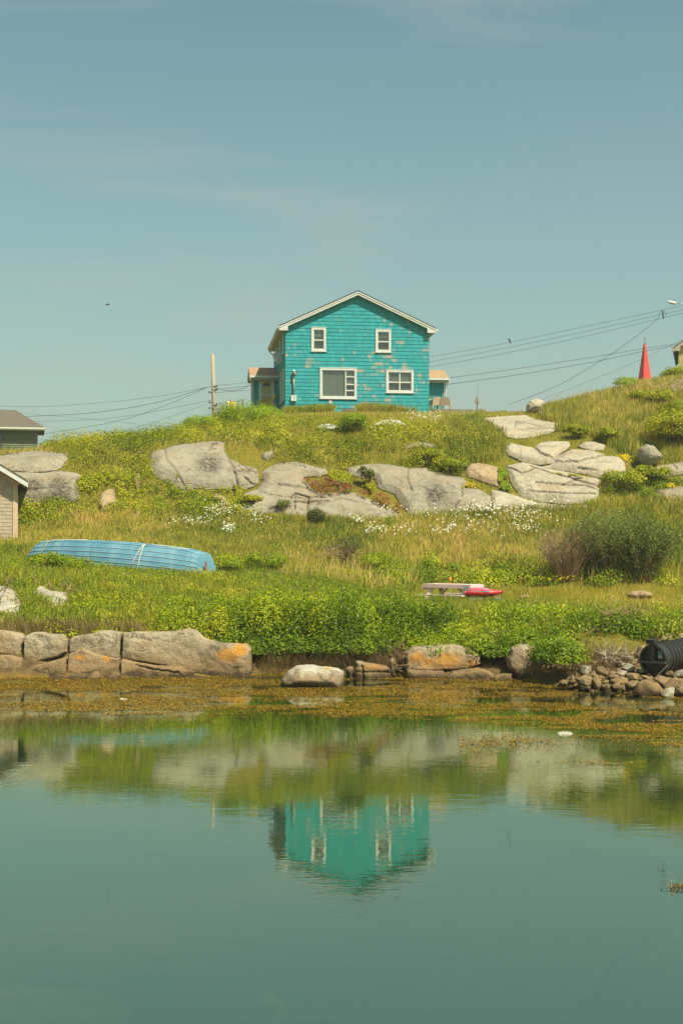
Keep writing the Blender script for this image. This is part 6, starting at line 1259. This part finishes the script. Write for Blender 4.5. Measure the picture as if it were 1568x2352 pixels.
def bank_row(name, label, spans, mat, rad, per, size, tone, d0=0.0, d1=1.6, zoff=0.0):
    P_ = []
    for a_, b_, n in spans:
        px = RNG.uniform(a_, b_, n); s0 = np.interp(px, sorted(shore), [shore[q] for q in sorted(shore)]) + 0.75; D_ = s0 + RNG.uniform(d0, d1, n); P_.append(np.stack([(px - 784) / CF * D_, D_, np.maximum(terr_pd(px, D_), 0.55) + zoff], 1))
    p = np.concatenate(P_); r_ = RNG.uniform(rad[0], rad[1], len(p)); c, nr, tb_ = mound(p, r_, r_ * RNG.uniform(.8, 1.1, len(p)), per, size); big = clumpy(c, .5, 8)
    return leaves(name, c, nr, size, .6, mat, tone[0] + tone[1] * (tb_ - .5) + tone[1] * (big - .5) * 1.6 + RNG.normal(0, .13, len(c)), label)
bank_row('bank_overhang', 'green rose bushes overhanging the soil bank and rocks', [(500, 600, 10), (575, 800, 34), (800, 960, 18), (960, 1180, 26), (1150, 1310, 20)], LM['rose'], (.22, .58), 620, 0.060, (.42, .45))
def tall_bank(name, label, spans, mat, per, size, tone):
    C_ = []; r_ = []; h_ = []
    for a_, b_, n, top in spans:
        for k in range(n):
            px = random.uniform(a_, b_); D_ = random.uniform(33.9, 36.4); t_ = np.interp(px, [a_, b_], top); g = float(terr_pd([px], [D_])[0]); zt_ = pzz(t_ + random.uniform(-9, 22), D_)
            hh = max(0.30, min(0.80, zt_ - g)); C_.append((pxx(px, D_), D_, max(g - 0.05, zt_ - hh))); r_.append(random.uniform(.30, .58)); h_.append(hh)
    c, nr, tb_ = mound(np.array(C_), np.array(r_), np.array(h_), per, size, fill=.4); big = clumpy(c, .5, 18); mid = clumpy(c, 1.4, 28)
    return leaves(name, c, nr, size, .6, mat, tone[0] + tone[1] * (1.2 * (tb_ - .5) + 1.6 * (big - .5) + (mid - .5)) + RNG.normal(0, .11, len(c)), label)
tall_bank('bank_bushes', 'tall green rose bushes massed along the top of the bank', [(380, 560, 18, (1400, 1362)), (560, 940, 62, (1356, 1372)), (940, 1190, 34, (1384, 1388)), (1190, 1340, 24, (1384, 1400)), (1340, 1640, 30, (1416, 1446))], LM['rose'], 420, 0.066, (.46, .5))
tall_bank('bank_heath', 'yellow-green bushes standing among the roses on the bank', [(420, 700, 16, (1388, 1372)), (700, 960, 14, (1380, 1392)), (1020, 1330, 16, (1396, 1404))], LM['shrub'], 360, 0.058, (.42, .5))
bank_row('culvert_shrubs', 'green bushes on the bank above the twig tangle and pipe', [(1310, 1480, 30), (1480, 1600, 10)], LM['rose'], (.22, .48), 520, 0.060, (.48, .45), 3.6, 4.6)
bank_row('bank_fringe', 'dark green leaves hanging low over the soil bank behind the big boulder', [(575, 690, 16), (690, 900, 16), (1110, 1180, 6), (1215, 1320, 10)], LM['rose'], (.20, .36), 420, 0.058, (.30, .4), -0.35, 0.2, -0.05)
bushes('bank_roses_low', 'low green shrubs along the bank edge above the left blocks', [[(-230, 1440), (60, 1432), (200, 1430), (340, 1435), (340, 1462), (-230, 1455)], [(60, 1385), (170, 1370), (300, 1375), (420, 1400), (330, 1440), (100, 1425)]], 6.5, (.15, .32), (.6, .9), 150, 0.065, LM['shrub'], asp=.6, tone=(0.55, 0.35), y0=33, y1=42)
grass_field('bank_straw', 'dry straw-coloured grass hanging over the bank edge', [[(-230, 1450), (60, 1440), (330, 1445), (330, 1462), (-230, 1458)], [(600, 1500), (700, 1490), (780, 1495), (850, 1490), (930, 1500), (930, 1530), (620, 1535)], [(1040, 1480), (1160, 1475), (1240, 1490), (1240, 1515), (1050, 1510)], [(1500, 1440), (1780, 1440), (1780, 1475), (1500, 1475)]], 900, 0.34, 0.014, LM['straw'], 0.5, 0.3, y0=31.2, y1=36, lean=.5, wind=(0.1, -0.45))
# bank face: hanging roots and dead grass where soil shows
grass_field('hanging_roots', 'brown roots and dead grass hanging down the soil bank', [[(580, 1500), (930, 1500), (930, 1545), (600, 1550)], [(1180, 1490), (1330, 1490), (1450, 1500), (1450, 1530), (1300, 1560)]], 500, 0.22, 0.014, LM['straw'], 0.2, 0.3, y0=30, y1=35, lean=.6, wind=(0.0, -0.8))
grass_field('bank_tufts', 'grass stalks growing up through the bank thicket', bank, 110, 0.55, 0.016, LM['lush'], 0.62, 0.4, y0=33, y1=45, lean=.25)
grass_field('thicket_tufts', 'pale grass stalks standing in the bramble thicket', [[(640, 1290), (960, 1290), (960, 1350), (640, 1400)], [(1180, 1290), (1800, 1285), (1800, 1345), (1180, 1345)]], 70, 0.60, 0.018, LM['grass'], 0.62, 0.4, y0=44, y1=57, lean=.25)
bushes('slope_weeds', 'leafy weeds mixed through the grass of the lower slope', [[(-230, 1290), (480, 1310), (900, 1290), (900, 1370), (560, 1400), (60, 1440), (-230, 1430)]], 1.3, (.18, .55), (.55, 1.0), 230, 0.068, LM['rose'], asp=.4, tone=(0.6, 0.5), y0=34, y1=55)
bushes('slope_heath', 'yellow-green low heath patches on the lower left slope', [[(-230, 1330), (300, 1330), (560, 1350), (640, 1400), (330, 1440), (60, 1440), (-230, 1430)]], 1.6, (.2, .5), (.5, .9), 230, 0.060, LM['shrub'], asp=.5, tone=(0.5, 0.5), y0=33.5, y1=44)
bushes('meadow_weeds', 'leafy weeds mixed through the meadow', meadow, 0.9, (.18, .48), (.6, 1.0), 130, 0.08, LM['rose'], asp=.35, tone=(0.65, 0.4), y0=46, y1=59)
grass_field('table_grass', 'long grass in front of the picnic table and kayak', [[(930, 1395), (1180, 1395), (1180, 1420), (930, 1425)]], 420, 0.40, 0.018, LM['lush'], 0.5, 0.35, y0=38, y1=44.2, lean=.25)
# ---- flowers
def flowers(name, label, spots, mat, size, hgt, y0=45, y1=90):
    P_ = []
    for cx, cy, rx, ry, n in spots:
        a = RNG.normal(cx, rx, n); b = RNG.normal(cy, ry, n); d_ = hit(a, b); q = np.stack([(a - 784) / CF * d_, d_, terr_pd(a, d_)], 1); P_.append(q)
    p = np.concatenate(P_); p[:, 2] += hgt * RNG.uniform(.7, 1.2, len(p)); k = 6; n = len(p)
    ang = np.arange(k) * 2 * np.pi / k; s = size * RNG.uniform(.6, 1.3, n); tl = RNG.normal(0, .3, (n, 2)) + np.array([0.1, 0.55])
    ring = np.stack([np.cos(ang), np.sin(ang)], 1)[None] * s[:, None, None]
    zz = (ring * tl[:, None, :]).sum(2); V = np.concatenate([p[:, None, :2] + ring, p[:, None, 2:] + zz[..., None]], 2); cen = p[:, None, :] + np.array([0, 0, .012])
    V = np.concatenate([V, cen], 1).reshape(-1, 3); i = np.arange(n)[:, None] * (k + 1)
    F = np.concatenate([i + np.array([[j, (j + 1) % k, k]]) for j in range(k)])
    return tag(make(name, V, F, mat, None, False, {'tone': np.repeat(RNG.random(n), k + 1)}), label, None, None, 'stuff')
flowers('meadow_daisies', 'white daisies scattered through the right meadow', [(1110, 1190, 26, 7, 150), (1180, 1200, 40, 12, 110), (1230, 1205, 30, 12, 60), (860, 1240, 16, 5, 50), (820, 1218, 12, 3, 30), (1030, 1238, 14, 4, 45), (1205, 1240, 14, 4, 30), (1090, 1240, 60, 12, 50), (930, 1245, 20, 5, 25), (900, 1195, 40, 6, 30), (1250, 1175, 40, 6, 30), (1050, 1210, 50, 10, 60)], LM['flower'], 0.030, 0.50)
flowers('yarrow_patch', 'white yarrow patches in the left meadow above the boat', [(505, 1195, 18, 6, 80), (430, 1225, 26, 5, 40), (525, 1238, 9, 4, 50), (600, 1215, 14, 4, 25), (480, 1215, 40, 8, 30)], LM['flower'], 0.030, 0.50)
flowers('lawn_daisies', 'tiny white daisies sprinkled over the lawn near the house corner', [(1010, 962, 30, 6, 110), (960, 958, 26, 5, 50), (890, 945, 12, 3, 24), (1085, 956, 26, 5, 40), (862, 992, 8, 2, 14), (905, 1003, 12, 3, 10)], LM['flower'], 0.028, 0.17)
flowers('yellow_flowers', 'yellow stonecrop patches among the right ledges', [(1436, 1055, 8, 4, 90), (1535, 1120, 12, 3, 90), (1080, 1117, 12, 4, 60), (1535, 902, 14, 6, 40)], LM['yellowfl'], 0.032, 0.10)
flowers('bank_buttercups', 'small yellow buttercups dotted in the bank grass', [(1290, 1340, 40, 8, 30), (1250, 1345, 30, 6, 16), (1060, 1425, 60, 14, 10)], LM['yellowfl'], 0.03, 0.30)
flowers('fireweed', 'pink wildflowers among grass at the right edge of the hillock', [(1555, 905, 14, 9, 120), (1500, 905, 22, 8, 50), (1415, 895, 18, 6, 30), (1230, 965, 20, 4, 30)], LM['pinkfl'], 0.028, 0.5)
flowers('grass_seed_heads', 'brownish seed heads standing above the hillock grass', [(1330, 925, 40, 7, 200), (1420, 902, 30, 7, 120), (1270, 942, 20, 5, 80)], LM['seed'], 0.030, 0.66)
# ---- creeper on the sloping slab
def creeper(name, label, poly, n, mat, tone, lift=0.55):
    q = np.array(poly); a = RNG.uniform(q[:, 0].min(), q[:, 0].max(), n * 3); b = RNG.uniform(q[:, 1].min(), q[:, 1].max(), n * 3); k = in_poly(a, b, poly) & (clumpy(np.stack([a * .06, b * .06], 1), 1.0, 9) > 0.40); a, b = a[k][:n], b[k][:n]
    d_ = hit(a, b); lf = lift * RNG.uniform(.9, 1.25, len(a)); d2 = d_ - lf; c = np.stack([(a - 784) / CF * d2, d2, EYE + (HY - b) / CF * d2], 1)
    nr = RNG.normal(0, .5, c.shape) + np.array([0, -.5, .8]); return leaves(name, c, nr, 0.09, .5, mat, tone + RNG.normal(0, .25, len(c)), label)
creeper('russet_creeper', 'red-brown creeping juniper spread over the sloping slab', z4([(940,395),(1010,380),(1080,385),(1200,420),(1260,440),(1330,470),(1420,480),(1520,540),(1550,590),(1480,580),(1360,520),(1270,470),(1060,482),(1000,452),(985,425)]), 2600, LM['russet'], 0.45, 0.45)
creeper('ledge_creeper', 'green creeper growing along the upper side of the sloping slab', z4([(1090,360),(1130,340),(1260,370),(1380,440),(1360,460),(1260,430),(1180,415),(1120,400)]), 1500, LM['shrub'], 0.6, 0.4)
creeper('crack_moss', 'yellow-green plants rooted in the joints of the grey dome', z4([(178,270),(205,270),(225,345),(285,370),(270,405),(230,385),(205,350)]), 420, LM['shrub'], 0.75, 0.42)
creeper('foot_moss', 'yellow-green moss at the foot of the grey dome', z4([(430,460),(560,425),(640,460),(600,520),(740,560),(640,590),(560,560),(500,500)]), 1500, LM['shrub'], 0.62, 0.22)
creeper('joint_grass', 'tufts of grass in the joints of the pale terraced slab', z5([(800,365),(880,360),(1000,378),(1040,390),(1000,385),(880,372)]) , 300, LM['shrub'], 0.7, 0.45)
creeper('ledge_tuft', 'green strip of grass hanging between the grey face and the pale slab', z5([(505,330),(560,340),(575,420),(590,470),(540,460),(508,430)]), 900, LM['bright'], 0.5, 0.35)

# ------------------------------------------------------------------ single bushes
def stems(mb, base, n, h, spread, r0=0.012, curve=0.25, fork=0, rng=random):
    tips = []
    for k in range(n):
        a = rng.uniform(0, 6.283); s = spread * math.sqrt(rng.random()); hh = h * rng.uniform(.7, 1.05) * (1 - 0.25 * s / max(spread, .01))
        b = Vector((math.cos(a) * s * .22, math.sin(a) * s * .22, -0.05)); t = Vector((math.cos(a) * s, math.sin(a) * s, hh)); c_ = Vector((math.cos(a) * s * (.22 + curve), math.sin(a) * s * (.22 + curve), hh * .5))
        pts = [b, b * .25 + c_ * .75 if False else (b + c_) / 2, c_, (c_ + t) / 2 + Vector((rng.uniform(-.05, .05), rng.uniform(-.05, .05), 0)), t]
        mb.tube([Vector(base) + q for q in pts], [r0, r0 * .85, r0 * .65, r0 * .45, r0 * .2], 3, False); tips += [Vector(base) + q for q in pts[1:]]
        for f in range(fork):
            o = pts[2] + (t - pts[2]) * rng.random(); e_ = o + Vector((rng.uniform(-1, 1), rng.uniform(-1, 1), rng.uniform(.2, 1))) * h * 0.16
            mb.tube([Vector(base) + o, Vector(base) + e_], [r0 * .4, r0 * .15], 3, False); tips.append(Vector(base) + e_)
    return tips
def shrub(name, label, px, py, D, w, h, n_leaf, size, mat, asp=.5, tone=(.5, .4), cat='shrub', lobes=9, group=None, nst=14, sink=0.0):
    D = float(hit([px], [py])[0]) if D is None else D
    base = Vector((pxx(px, D), D, float(terr_pd([px], [D])[0]) - sink)); e = empty(name, base); tag(e, label, cat, group)
    m_ = MB(); stems(m_, (0, 0, 0), nst, h * .85, w * .42, 0.016, fork=1); m_.build('stems', M['twig'], e)
    cs = []; rs = []
    for k in range(lobes): a = random.uniform(0, 6.28); q = math.sqrt(random.random()) * w * .34; cs.append((math.cos(a) * q, math.sin(a) * q, h * random.uniform(.30, .66))); rs.append(w * random.uniform(.17, .27))
    cs = np.array(cs); rs = np.array(rs); c, nr, tb_ = mound(cs, rs, np.minimum(rs * 1.1, h * .36), n_leaf // lobes, size, fill=.35)
    leaves('crown', c, nr, size, asp, mat, tone[0] + tone[1] * (tb_ - .5) + RNG.normal(0, .14, len(c)), None, e); return e
# the willow: brown bare half on the left, green on the right
wD = 49.7
for nm, lb, cx, w_, h_, ns, nl, tn in (('willow_bush', 'bare brown willow bush, leafless twigs left of the green one', 1300, 2.0, 2.15, 230, 500, .5),
                                   ('willow_bush', 'tall feathery green willow bush on the slope at the right', 1395, 2.3, 2.45, 170, 15000, .62),
                                   ('willow_bush', 'darker green willow bush nearest the right edge', 1470, 2.2, 2.2, 150, 15000, .45)):
    base = Vector((pxx(cx, wD), wD + random.uniform(-.3, .3), 0)); base.z = float(terr(base.x, base.y)) - .1
    e = empty(nm, base); tag(e, lb, 'bush', 'willow bushes on the right slope')
    m_ = MB(); tips = stems(m_, (0, 0, 0), ns, h_, w_ * .62, 0.014, curve=.30, fork=3); m_.build('stems', M['twig'], e)
    tp = np.array([tuple(t) for t in tips]); i = RNG.integers(0, len(tp), nl); c = tp[i] + RNG.normal(0, .10, (nl, 3)); c[:, 2] = np.maximum(c[:, 2], 0.25)
    nr = RNG.normal(0, 1, (nl, 3)); nr[:, 2] *= .4
    leaves('crown', c, nr, 0.11, .24, LM['willow'], tn + RNG.normal(0, .25, nl), None, e)
shrub('round_bush', 'round bright green bush between the two heaps of white shells', 824, 992, None, 1.75, 0.85, 5200, 0.085, LM['bright'], .4, (.5, .4), 'bush')
shrub('round_bush', 'small round green bush on the skyline right of the lawn', 1150, 947, None, 0.95, 0.62, 2200, 0.085, LM['bright'], .5, (.4, .4), 'bush')
shrub('meadow_bush', 'small dark bush in the meadow below the sloping slab', 727, 1208, None, 0.98, 0.75, 2400, 0.07, LM['dark'], .5, (.55, .5), 'bush')
shrub('meadow_bush', 'thin grey-green bush at the foot of the sloping slab', 652, 1180, None, 0.62, 0.75, 800, 0.07, LM['willow'], .4, (.4, .4), 'bush')
shrub('dark_bush', 'dark leafy bush rooted on the creeper ledge beside the grey face', 846, 1118, None, 0.8, 0.95, 1500, 0.08, LM['dark'], .5, (.75, .5), 'bush', sink=-0.12)
for lb, cx, cy, w_, h_ in (('leftmost bright bush on the skyline left of the pole', 385, 1003, 1.7, .85), ('bright bush on the skyline just left of the pole', 455, 994, 1.9, .95), ('tallest bright bush on the crest between pole and deck', 548, 985, 2.3, 1.35), ('bright bush on the crest in front of the left deck', 603, 975, 2.0, 1.0)):
    shrub('crest_bush', lb, cx, cy, None, w_, h_, 4200, 0.075, LM['bright'], .4, (.55, .5), 'bush', 11, group='bright bushes along the crest')
shrub('hillock_bush', 'big leafy bush at the right edge of the hillock', 1545, 1030, None, 2.6, 1.75, 7000, 0.10, LM['shrub'], .6, (.62, .5), 'bush', 14)
shrub('hillock_bush', 'leafy bush on the hillock crest in front of the yellow house', 1555, 880, None, 2.0, 0.95, 4200, 0.09, LM['shrub'], .55, (.45, .5), 'bush', 11)
shrub('hillock_bush', 'bright broad-leaved bush left of the red spire', 1440, 903, None, 1.9, 0.85, 3800, 0.10, LM['bright'], .35, (.6, .4), 'bush', 11)
for lb, cx, cy, w_, h_ in (('leafy bush on the hillock just under the yellow house', 1510, 935, 1.6, .9), ('broad leafy bush at the right edge above the round boulder', 1560, 975, 2.2, 1.2), ('green bush on the hillock slope left of the pink flowers', 1470, 925, 1.3, .6), ('low green bush in grass above the blunt slab end', 1395, 1012, 1.1, .62), ('low green bush under the whale-backed slab', 1320, 1005, 1.2, .6), ('green bush at the lower right of the terraced slab', 1440, 1125, 1.9, .95), ('green bush behind the willow by the yellow moss', 1500, 1110, 1.4, .85), ('green shrub overhanging the top of the grey rock face', 1035, 1085, 1.6, .75), ('small green bush on the slab below the lawn edge', 985, 1065, 1.5, .7), ('yellow-green shrub at the left of the sloping slab', 575, 1165, 1.0, .5)):
    shrub('hill_bush', lb, cx, cy, None, w_, h_, 2600, 0.085, LM['shrub'], .55, (.5, .45), 'bush', group='green bushes between the outcrops')
shrub('dead_bush', 'half-dead grey bush with bare pale branches in the centre slope', 790, 1300, 48.6, 2.0, 1.15, 1700, 0.07, LM['dark'], .45, (.7, .5), 'bush', nst=70)
for lb, cx, cy, dd, w_, h_ in (('tall leafy plants in front of the boat bow', 105, 1312, 42.2, 1.2, .62), ('leafy weeds in front of the middle of the boat', 170, 1318, 42.0, 1.4, .55), ('green bush just right of the boat stern', 520, 1300, 44.5, 1.3, .6), ('leafy bush in the grass right of the boat', 610, 1312, 46, 1.7, .6), ('dark green bush left of the bramble thicket', 860, 1335, 48, 1.6, .8)):
    shrub('slope_bush', lb, cx, cy, dd, w_, h_, 2600, 0.075, LM['rose'], .4, (.6, .4), 'bush', group='leafy bushes on the lower slope')
# planter top, flower bed
c, nr, tb_ = mound(np.array([[0, 0, .80], [-.12, 0, .82], [.12, 0, .82]]), np.array([.16, .15, .15]), np.array([.12, .11, .11]), 160, .05)
leaves('plant', c, nr, .06, .5, LM['willow'], .8 + RNG.normal(0, .2, len(c)), None, PLANTER)

# ------------------------------------------------------------------ dead branches and twig tangles
def tangle(name, label, px0, px1, py0, py1, D, n, L_, mat, rr=0.009, cat='branches'):
    e = MB(); 
    for k in range(n):
        p_ = Vector(P(random.uniform(px0, px1), random.uniform(py0, py1), D + random.uniform(-.35, .25))); d_ = Vector((random.uniform(-1, 1), random.uniform(-.5, .3), random.uniform(-.6, .8))).normalized()
        pts = [p_]
        for j in range(4): d_ = (d_ + Vector((random.uniform(-.5, .5), random.uniform(-.5, .5), random.uniform(-.5, .5)))).normalized(); pts.append(pts[-1] + d_ * L_ / 4)
        e.tube(pts, [rr, rr * .85, rr * .65, rr * .45, rr * .25], 4, False)
        for f in range(2): o = pts[random.randint(1, 3)]; e.tube([o, o + Vector((random.uniform(-1, 1), random.uniform(-.6, .3), random.uniform(-.5, 1))) * L_ * .3], [rr * .5, rr * .2], 3, False)
    return tag(e.build(name, mat), label, cat)
tangle('twig_tangle', 'tangle of dry brown twigs left of the culvert pipe', 1370, 1435, 1495, 1545, 31.6, 90, 0.42, M['branch'])
tangle('dead_brush', 'dead brown brush on top of the bank above the twig tangle', 1370, 1480, 1400, 1470, 33.2, 120, 0.5, M['twig'])
tangle('bare_roots', 'bare pale roots crawling over the lichen-spotted rock', 80, 155, 1338, 1372, 36.6, 14, 0.5, M['twig'], 0.010)
tangle('bare_roots', 'bare roots over the rock at the left edge', 0, 40, 1335, 1375, 35.2, 8, 0.45, M['twig'], 0.010)
tangle('pale_branches', 'pale bare branches sticking out of the half-dead bush', 735, 800, 1262, 1300, 48.2, 26, 0.5, M['twig'], 0.010)
tangle('driftwood_roots', 'bleached dead branches creeping over the top of the grey dome', 560, 605, 1062, 1085, float(hit([582], [1078])[0]) - 0.6, 9, 0.8, M['twig'], 0.016)
tangle('bank_sticks', 'bare sticks poking from the bank beside the orange lichen rock', 905, 945, 1495, 1540, 32.2, 22, 0.4, M['twig'], 0.009)
tangle('stick_stalks', 'dry upright stalks in the grass left of centre', 625, 650, 1310, 1350, 44, 12, 0.45, M['twig'], 0.008)
b_ = lambda x, y, d: P(1003.8 + x * .36, 1286 + y * .36, d)
m_ = MB(); m_.tube([b_(772, 500, 31.9), b_(785, 570, 31.6), b_(795, 640, 31.4), b_(812, 690, 31.2)], [.022, .022, .018, .010], 6).tube([b_(795, 640, 31.4), b_(830, 700, 31.1), b_(862, 730, 30.9)], [.014, .011, .006], 5).tube([b_(795, 645, 31.4), b_(778, 675, 31.3)], [.011, .005], 5).tube([b_(800, 655, 31.35), b_(803, 705, 31.2)], [.009, .005], 5)
tag(m_.build('dead_branch', M['branch'], None, True), 'white bare dead branch hanging in front of the dark bank rock', 'branch')
tag(MB().tube([b_(1400, 740, 29.9), b_(1470, 672, 29.8)], .008, 4).build('thin_stick', M['branch']), 'thin pale stick leaning against the culvert pipe', 'stick')
# ------------------------------------------------------------------ heaps of white shells on the lawn
def heap(name, label, px0, px1, py, hpx, n):
    D = float(hit([(px0 + px1) / 2], [py])[0]); V = []; F = []
    cx, w_ = pxx((px0 + px1) / 2, D), (px1 - px0) / CF * D; zb = float(terr_pd([(px0 + px1) / 2], [D])[0])
    for k in range(n):
        u = random.uniform(-1, 1); v = random.uniform(-1, 1)
        if u * u + v * v > 1: continue
        hh = hpx / CF * D * (1 - u * u * .8) * (1 - v * v); p_ = Vector((cx + u * w_ / 2, D + v * .5, zb + hh * random.uniform(.7, 1.05) + .02)); s = random.uniform(.035, .075)
        t1 = Vector((random.gauss(0, 1), random.gauss(0, 1), random.gauss(0, .5))).normalized(); t2 = t1.cross(Vector((random.gauss(0, 1), random.gauss(0, 1), random.gauss(0, 1)))).normalized(); t3 = t1.cross(t2)
        b = len(V); V += [p_ + t1 * s, p_ + t2 * s * .8, p_ - t1 * s, p_ - t2 * s * .8, p_ + t3 * s * .35, p_ - t3 * s * .35]; F += [(b + i, b + (i + 1) % 4, b + 4) for i in range(4)] + [(b + (i + 1) % 4, b + i, b + 5) for i in range(4)]
    o = make(name, [tuple(v) for v in V], F, M['shellw']); return tag(o, label, None, None, 'stuff')
heap('shell_heap', 'small heap of white shells left of the round bush', 724, 782, 988, 12, 900)
heap('shell_heap', 'larger heap of white shells right of the round bush', 858, 934, 982, 16, 1500)
# small stones filling the rubble
V = []; F = []
for k in range(460):
    px = random.uniform(1300, 1760); py = random.uniform(1535, 1600) if random.random() < .6 else random.uniform(1515, 1560); D = float(hit([px], [py])[0])
    if D > 32: continue
    p_ = Vector(P(px, py, D)); s = random.uniform(.02, .075); b = len(V); n = 6
    for i in range(3):
        for j in range(n): a = 6.283 * j / n + i * .3; rr = s * (0.95, 1.15, .6)[i] * random.uniform(.75, 1.2); V.append((p_.x + rr * math.cos(a) * 1.2, p_.y + rr * math.sin(a), p_.z + s * (-.5, .25, .85)[i] * random.uniform(.8, 1.1)))
    F += [(b + i * n + j, b + i * n + (j + 1) % n, b + (i + 1) * n + (j + 1) % n, b + (i + 1) * n + j) for i in range(2) for j in range(n)] + [tuple(b + 2 * n + j for j in range(n))]
tag(make('gravel', V, F, RM['tan'], None, False, {'crack': np.zeros(len(V)), 'orange': np.zeros(len(V)), 'dark': np.zeros(len(V))}), 'small stones filling gaps between the rubble at the waterline', None, None, 'stuff')

# ------------------------------------------------------------------ floating weed
n = 420000; px = RNG.uniform(-120, 1690, n); D = RNG.uniform(17, 33, n); x = (px - 784) / CF * D
q = clumpy(np.stack([x * 0.55, D * 1.5], 1), 1.0, 21); q3 = clumpy(np.stack([x * 1.8, D * 4.0], 1), 1.0, 33)
py = HY + EYE / D * CF
edge = np.interp(px, [-120, 0, 300, 600, 800, 1000, 1200, 1350, 1568, 1690], [1610, 1620, 1650, 1645, 1640, 1650, 1660, 1690, 1710, 1715])
dens_ = 1 / (1 + np.exp((py - edge) / 7.0)); far_ = np.exp(-((py - np.interp(px, [1000, 1250, 1568], [1720, 1695, 1685])) / 16) ** 2) * (px > 1050) * 0.3 + np.exp(-((py - 1745) / 9) ** 2) * np.exp(-((px - 1420) / 130) ** 2) * .7
near = terr(x, D) < 0.02
k = near & (RNG.random(n) < np.clip((dens_ * 1.25 + far_) * np.clip((q * .6 + q3 * .4 - 0.44) * 5.0, 0, 1), 0, 0.58))
x, D, q = x[k], D[k], q[k]; n = len(x)
c = np.stack([x, D, RNG.uniform(.003, .018, n)], 1); nr = np.stack([RNG.normal(0, .12, n), RNG.normal(0, .12, n) - .03, np.ones(n)], 1)
leaves('floating_seaweed', c, nr, 0.048, .30, LM['weed'], .45 + RNG.normal(0, .25, n), 'golden rockweed floating on the shallows along the shore')
n = 110; a = RNG.normal(1552, 13, n); b = RNG.normal(2040, 5, n); D = EYE * CF / (b - HY)
leaves('floating_weed_scrap', np.stack([(a - 784) / CF * D, D, RNG.uniform(.004, .02, n)], 1), np.stack([RNG.normal(0, .6, n), RNG.normal(0, .6, n), np.ones(n)], 1), 0.03, .35, LM['weed'], .05 + RNG.normal(0, .1, n), 'scrap of brown weed floating near the right edge of the open water')
print('PLANT TRIS', TRI[0])

# ------------------------------------------------------------------ added haze volume, lifts the blacks for a faded film look
hz = MB().box(-520, 520, -70, 960, -4.0, 34.0)
m, t, o = mk('fade_veil'); pv = nn(t, 'ShaderNodeVolumePrincipled'); pv.inputs['Color'].default_value = (0.95, 0.96, 0.88, 1); pv.inputs['Density'].default_value = 0.0007; pv.inputs['Anisotropy'].default_value = 0.35
t.links.new(pv.outputs[0], o.inputs['Volume']); tag(hz.build('haze', m), 'thin pale haze added over the whole scene to lift the blacks', None, None, 'stuff')
